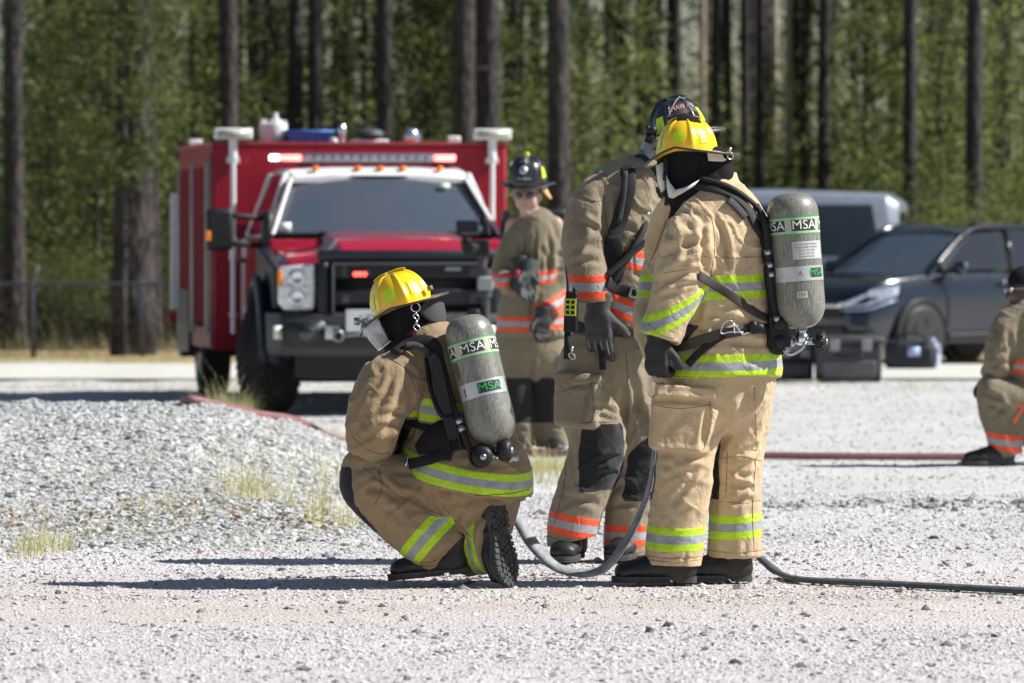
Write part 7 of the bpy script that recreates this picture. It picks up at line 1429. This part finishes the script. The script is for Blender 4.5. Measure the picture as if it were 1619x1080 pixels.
m = MB(); m.tube([J(951, 545, -.2), J(952, 565, -.21), J(953, 585, -.21)], .014, rx=.004, nrm=[(0, -1, 0)] * 3); m.out('hanging_strap', 'strap', ol)
boot(ol, J(909, 880, .10), J(889, 889, -.20), (0, 0, 1), L=.33, wide=1.2, shaft=.10)
boot(ol, J(1016, 879, .16), J(974, 886, -.10), (0, 0, 1), L=.33, wide=1.15, shaft=.10)
M['hair'] = simple('dark_hair', (0.03, 0.02, 0.015), .6); M['bluegrey'] = simple('blue_emblem', (0.10, 0.16, 0.28), .4); M['greyish'] = simple('rocker_grey', (0.24, 0.24, 0.25), .5); M['redcloth'] = simple('red_cloth', (0.35, 0.02, 0.03), .7); M['orange'] = simple('orange_tape', (0.9, 0.13, 0.04), .5)
# ================================================================ far standing person by the truck
Y0 = 35.95; J = lambda px, py, dz=0.0: tuple(P(px, py, Y0 + dz))
fa = thing('person', 'far firefighter in dark glasses and black helmet standing beside the truck, face visible', 'person', (G(845, 718).x, Y0, 0))
HC = J(834, 309, -.02); HF = (-.22, -1, -.08)
bl = headmesh(HC, HF, (0, 0, 1), 1.0) + [Loft('neck', [J(836, 325), J(846, 350)], [.055, .06]), Loft('trunk', [J(848, 360), J(845, 440), J(842, 530), J(842, 560)], [(.13, .12), (.14, .13), (.13, .12), (.14, .12)]),
     Loft('arm', [J(878, 355), J(886, 430), J(862, 490, -.12)], [.05, .045, .035]), Loft('arm', [J(812, 355), J(798, 430, -.03), J(815, 446, -.18)], [.05, .045, .035]),
     Loft('leg', [J(822, 560), J(820, 640), J(824, 700)], [.08, .06, .05]), Loft('leg', [J(864, 560), J(868, 640), J(872, 700)], [.08, .06, .05])]
V, F = implicit(bl, .0075); bdy = mk('body', V, F, 'skin', fa)
FMx = basis(Vector(HC), HF, (0, 0, 1))
m = MB(); m.xf(FMx)
for sy in (-1, 1):
    q = [FMx @ Vector((.094 - .012 * abs(y) / .06, sy * y, z)) for y, z in ((.010, .022), (.034, .026), (.062, .020), (.060, -.008), (.036, -.014), (.012, -.006))]; m.prism(q, (0, -.004, 0), (0, .004, 0))
m.tube([FMx @ Vector((.10, -.012, .014)), FMx @ Vector((.102, 0, .016)), FMx @ Vector((.10, .012, .014))], .004, n=6)
for sy in (-1, 1): m.tube([FMx @ Vector((.085, sy * .066, .018)), FMx @ Vector((.03, sy * .080, .014))], .0035, n=6)
m.out('glasses', 'specs', fa)
hr = Cloth([Loft('hair', [tuple(FMx @ Vector((-.045, .0, .045))), tuple(FMx @ Vector((-.045, 0, -.03)))], [(.07, .082), (.062, .076)], ax=tuple(FMx.to_3x3() @ Vector((1, 0, 0))))], h=.010, fold=.002, seed=3); hr.make('hair', 'hair', fa)
TL = [Loft('hip', [J(842, 500), J(843, 550), J(843, 575)], [(.20, .17), (.225, .175), (.17, .14)], k=.05, cut0=True),
      Loft('left', [J(820, 555, -.02), J(817, 610, -.03), J(820, 650, -.03), J(826, 708, -.02)], [(.125, .13), (.112, .12), (.105, .11), (.10, .105)], k=.03, cut1=True),
      Loft('right', [J(866, 555, .02), J(871, 610, 0), J(872, 650, 0), J(875, 706, .02)], [(.13, .13), (.120, .12), (.112, .11), (.108, .105)], k=.03, cut1=True),
      RBox('pocket', J(893, 580, -.05), (.07, .09, .085), Euler((0, 0, R(-20))).to_matrix(), .025, .015)]
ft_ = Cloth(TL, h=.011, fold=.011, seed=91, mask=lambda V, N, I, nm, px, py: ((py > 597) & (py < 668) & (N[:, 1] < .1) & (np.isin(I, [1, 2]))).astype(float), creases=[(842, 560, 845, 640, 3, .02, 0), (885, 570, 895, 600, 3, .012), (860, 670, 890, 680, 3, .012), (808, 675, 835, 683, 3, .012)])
ft_.make('trousers', 'fab_c', fa)
CT = [Loft('torso', [J(842, 533), J(843, 505), J(844, 460), J(845, 415), J(847, 385), J(849, 364), J(846, 350), J(843, 343)], [(.232, .19), (.222, .185), (.20, .175), (.195, .17), (.185, .165), (.15, .15), (.095, .11), (.07, .09)], k=.04, cut0=(0, -.08, -1)),
      Loft('sleeve', [J(872, 366, 0), J(884, 396, -.02), J(890, 430, -.03), J(880, 462, -.08), J(864, 492, -.20)], [.085, .088, .090, .080, .074], k=.03, cut1=True),
      Loft('sleeve_far', [J(818, 368, 0), J(804, 402, -.02), J(795, 432, -.06), J(800, 444, -.14), J(812, 448, -.2)], [.085, .085, .075, .07, .07], k=.03, cut1=True),
      Loft('collar', [J(844, 358), J(840, 342)], [(.10, .105), (.098, .10)], k=.02, cut1=(-.15, -.75, .9))]
fc = Cloth(CT, h=.010, fold=.013, seed=95, bands=[dict(on=('torso',), p=J(842, 512, -.18), n=(-.06, -.1, 1), w=.046), dict(on=('torso',), p=J(845, 441, -.17), n=(-.1, -.1, 1), w=.04), dict(on=('sleeve',), p=J(873, 480, -.1), n=(-.42, -.1, .9), w=.048), dict(on=('sleeve_far',), p=J(795, 443, -.1), n=(.0, 0, 1), w=.042)],
    creases=[(848, 365, 838, 520, 2.5, .02, 0), (868, 370, 860, 450, 4, .02), (862, 440, 895, 425, 4, .014), (875, 400, 898, 410, 4, .01), (820, 370, 812, 440, 3, .014), (855, 390, 870, 430, 4, .012), (870, 345, 880, 380, 4, .01)])
fc.make('coat', 'fab_c', fa)
HM = basis(Vector(J(834, 290, .01)), (-.20, -.98, -.10), (.02, 0, 1))
hm, dome, brim = helmet(fa, HM, 'helm_black', lx=.13, ly=.122, H=.172, back=.08, front=.04, side=.036, panels=(72, -72), droop=.35)
V = [dome(R(26 - 52 * i / 10), .10 + .62 * j / 6, .006) for j in range(7) for i in range(11)]; fs = mk('front_shield', tf(V, HM), gridfaces(11, 7, False), 'lblack', hm)
c = HM @ dome(0, .36, .012); m = MB(); m.lathe(c, (-.2, -1, .25), [(.026, 0), (.026, .004)], 20); em = m.out('emblem', 'lsilver', fs); m = MB(); m.lathe(c + Vector((0, -.005, .001)), (-.2, -1, .25), [(.016, 0), (.016, .003)], 6); m.out('emblem_centre', 'bluegrey', fs)
for t, aw in ((.16, 22), (.60, 20), (.72, 18)):
    V = [dome(R(aw - 2 * aw * i / 10), t + .045 * j, .009) for j in range(2) for i in range(11)]; mk('rocker', tf(V, HM), gridfaces(11, 2, False), 'greyish', fs)
m = MB(); m.sph(HM @ dome(0, .95, .008), .018, 8, (1, .6, 1)); m.out('shield_holder', 'lime', hm); m = MB(); m.sph(HM @ dome(R(-70), .5, .006), .016, 8); m.out('lamp', 'lsilver', hm)
for sy in (-1, 1):
    m = MB(); m.tube([HM @ Vector((.055, sy * .105, -.015)), HM @ Vector((.02, sy * .125, -.04)), HM @ Vector((-.03, sy * .125, -.055)), HM @ Vector((-.07, sy * .09, -.055))], [.02, .045, .05, .03], rx=.005, nrm=[tuple(HM.to_3x3() @ Vector((.3, sy, .5)))] * 4); m.out('ear_flap', 'tancloth', hm)
glove(fa, J(859, 500, -.24), (-.12, -.1, -1), (-.9, -.4, 0), curl=(.5, .55, .6, .6), sz=1.15, cuff=.05)
glove(fa, J(815, 447, -.2), (.9, -.35, .15), (.1, -.5, .9), curl=(.7, .8, .9, .9), sz=1.1, cuff=.05)
hg = thing('work_gloves', 'bundle of dark work gloves with pale fingers held at the chest by the far firefighter', 'gloves', J(832, 455, -.29))
glove(hg, J(836, 430, -.28), (-.15, -.25, -1), (-.8, -.5, 0), mat='glove_grey', curl=(.15, .2, .3, .4), sz=1.1, cuff=.07, ribs='gloverib', name='left_glove' if False else 'glove_body')
glove(hg, J(822, 428, -.27), (.15, -.25, -1), (.8, -.5, 0), mat='glove_black', curl=(.3, .3, .4, .4), sz=1.1, cuff=.08, name='glove_body')
m = MB(); m.box(J(818, 433, -.36), (.03, .02, .05)); m.out('red_tag', 'redcloth', hg)
mc = thing('speaker_mic', 'dark radio handset clipped high on the chest of the far firefighter', 'radio', J(826, 412, -.2)); m = MB(); m.box(J(829, 412, -.215), (.055, .035, .10), Euler((0, R(12), 0)).to_matrix()); m.sph(J(829, 408, -.235), .02, 10, (1, .5, 1)); m.out('case', 'plastic', mc, bevel=.006); m = MB(); m.tube([J(830, 398, -.2), J(831, 385, -.2), J(832, 375, -.19)], .006, n=6); m.out('antenna', 'rubber', mc)
boot(fa, J(829, 712, .10), J(820, 722, -.20), (0, 0, 1), L=.32, wide=1.15, shaft=.12); boot(fa, J(873, 711, .12), J(880, 721, -.18), (0, 0, 1), L=.32, wide=1.15, shaft=.12)
# ================================================================ person kneeling at the right edge
Y0 = 34.3; J = lambda px, py, dz=0.0: tuple(P(px, py, Y0 + dz))
fd = thing('person', 'crouching firefighter in drab coat with orange bands and dark cap at the right edge', 'person', (G(1600, 735).x, Y0, 0))
HC = J(1616, 458); HF = (-.95, -.25, -.1)
bl = headmesh(HC, HF, (0, 0, 1), .98) + [Loft('neck', [J(1620, 475), J(1626, 495)], [.055, .065]), Loft('trunk', [J(1628, 510), J(1634, 580), J(1640, 650)], [(.13, .12), (.14, .13), (.14, .13)]),
     Loft('arm', [J(1600, 510, -.05), J(1576, 575, -.12), J(1570, 600, .1)], [.05, .045, .035]), Loft('leg', [J(1635, 650, -.05), J(1575, 625, -.1), J(1590, 715, -.08)], [.08, .06, .045]), Loft('leg', [J(1650, 650, .1), J(1660, 720, .15), J(1720, 725, .2)], [.08, .06, .045])]
V, F = implicit(bl, .010); mk('body', V, F, 'skin_dark', fd)
FMx = basis(Vector(HC), HF, (0, 0, 1)); X_ = tuple(FMx.to_3x3() @ Vector((1, 0, 0)))
cp = Cloth([Loft('cap', [tuple(FMx @ Vector((-.02, 0, .085))), tuple(FMx @ Vector((-.015, 0, .055))), tuple(FMx @ Vector((-.012, 0, .028)))], [(.07, .06), (.098, .082), (.10, .084)], ax=X_, cut1=(0, 0, -1)), Loft('rear', [tuple(FMx @ Vector((-.05, 0, .03))), tuple(FMx @ Vector((-.055, 0, -.03)))], [(.06, .078), (.05, .07)], ax=X_, k=.02)], h=.009, fold=.003, seed=4); cp.make('knit_cap', 'black_knit', fd)
m = MB()
for sy in (-1, 1): m.prism([FMx @ Vector((.09 - .2 * y * y * 10 * .3, sy * y, z)) for y, z in ((.012, .020), (.06, .018), (.058, -.010), (.016, -.006))], (.004, 0, 0), (-.004, 0, 0)); m.tube([FMx @ Vector((.08, sy * .066, .012)), FMx @ Vector((-.01, sy * .082, .010))], .004, n=6)
m.out('glasses', 'steel', fd)
TL = [Loft('hip', [J(1640, 600), J(1645, 650), J(1645, 680)], [(.20, .18), (.22, .19), (.15, .14)], k=.05, cut0=True), Loft('thigh', [J(1635, 650, -.05), J(1600, 632, -.1), J(1570, 618, -.12)], [.135, .12, .09], k=.05), Loft('shin', [J(1562, 608, -.12), J(1572, 640, -.12), J(1583, 680, -.10), J(1593, 722, -.09)], [(.06, .085), (.105, .10), (.100, .10), (.098, .095)], k=.05, cut1=True),
      Loft('far', [J(1650, 650, .08), J(1660, 700, .14), J(1690, 722, .18), J(1740, 722, .2)], [.13, .12, .10, .09], k=.04)]
dt = Cloth(TL, h=.011, fold=.012, seed=101, bands=[dict(on=('shin',), p=J(1590, 698, -.1), n=(.12, -.1, 1), w=.05)], creases=[(1555, 620, 1590, 640, 4, .014), (1560, 640, 1600, 655, 4, .012), (1570, 660, 1600, 640, 4, .012)]); dt.make('trousers', 'fab_c', fd)
CT = [Loft('torso', [J(1646, 642, -.02), J(1640, 610), J(1636, 570), J(1632, 530), J(1628, 505), J(1622, 488)], [(.215, .20), (.20, .19), (.185, .18), (.18, .175), (.14, .155), (.08, .10)], k=.04, cut0=(.4, -.2, -1)),
      Loft('sleeve', [J(1602, 506, -.05), J(1588, 530, -.10), J(1578, 565, -.13), J(1576, 585, -.10), J(1576, 592, .02)], [.085, .088, .085, .080, .075], k=.03, cut1=True), Loft('sleeve_far', [J(1655, 510, .1), J(1670, 560, .1), J(1650, 600, .0)], [.09, .085, .08], k=.03)]
dc = Cloth(CT, h=.010, fold=.013, seed=105, bands=[dict(on=('torso',), p=J(1620, 581, -.17), n=(.02, -.08, 1), w=.042), dict(on=('torso',), p=J(1612, 632, -.18), n=(.75, -.2, 1), w=.046)], creases=[(1592, 520, 1598, 590, 4, .02), (1572, 560, 1595, 555, 4, .012), (1565, 580, 1598, 575, 4, .014)]); dc.make('coat', 'fab_c', fd)
V, F = textmesh('7', .17, .004); bs = basis(dt.hit(1608, 655, .02)[0], (1, -.1, -.1), (.1, 0, 1)); 
W = []
for v in V:
    W.append(bs @ Vector((v.x, 0, v.y)))
mk('lettering', W, F, 'orange', fd, smooth=False)
boot(fd, J(1603, 735, -.1), J(1548, 735, -.14), (0, 0, 1), L=.32, wide=1.1, shaft=.1)
glove(fd, J(1570, 598, .05), (-.8, .4, -.4), (0, -1, 0), sz=1.0)
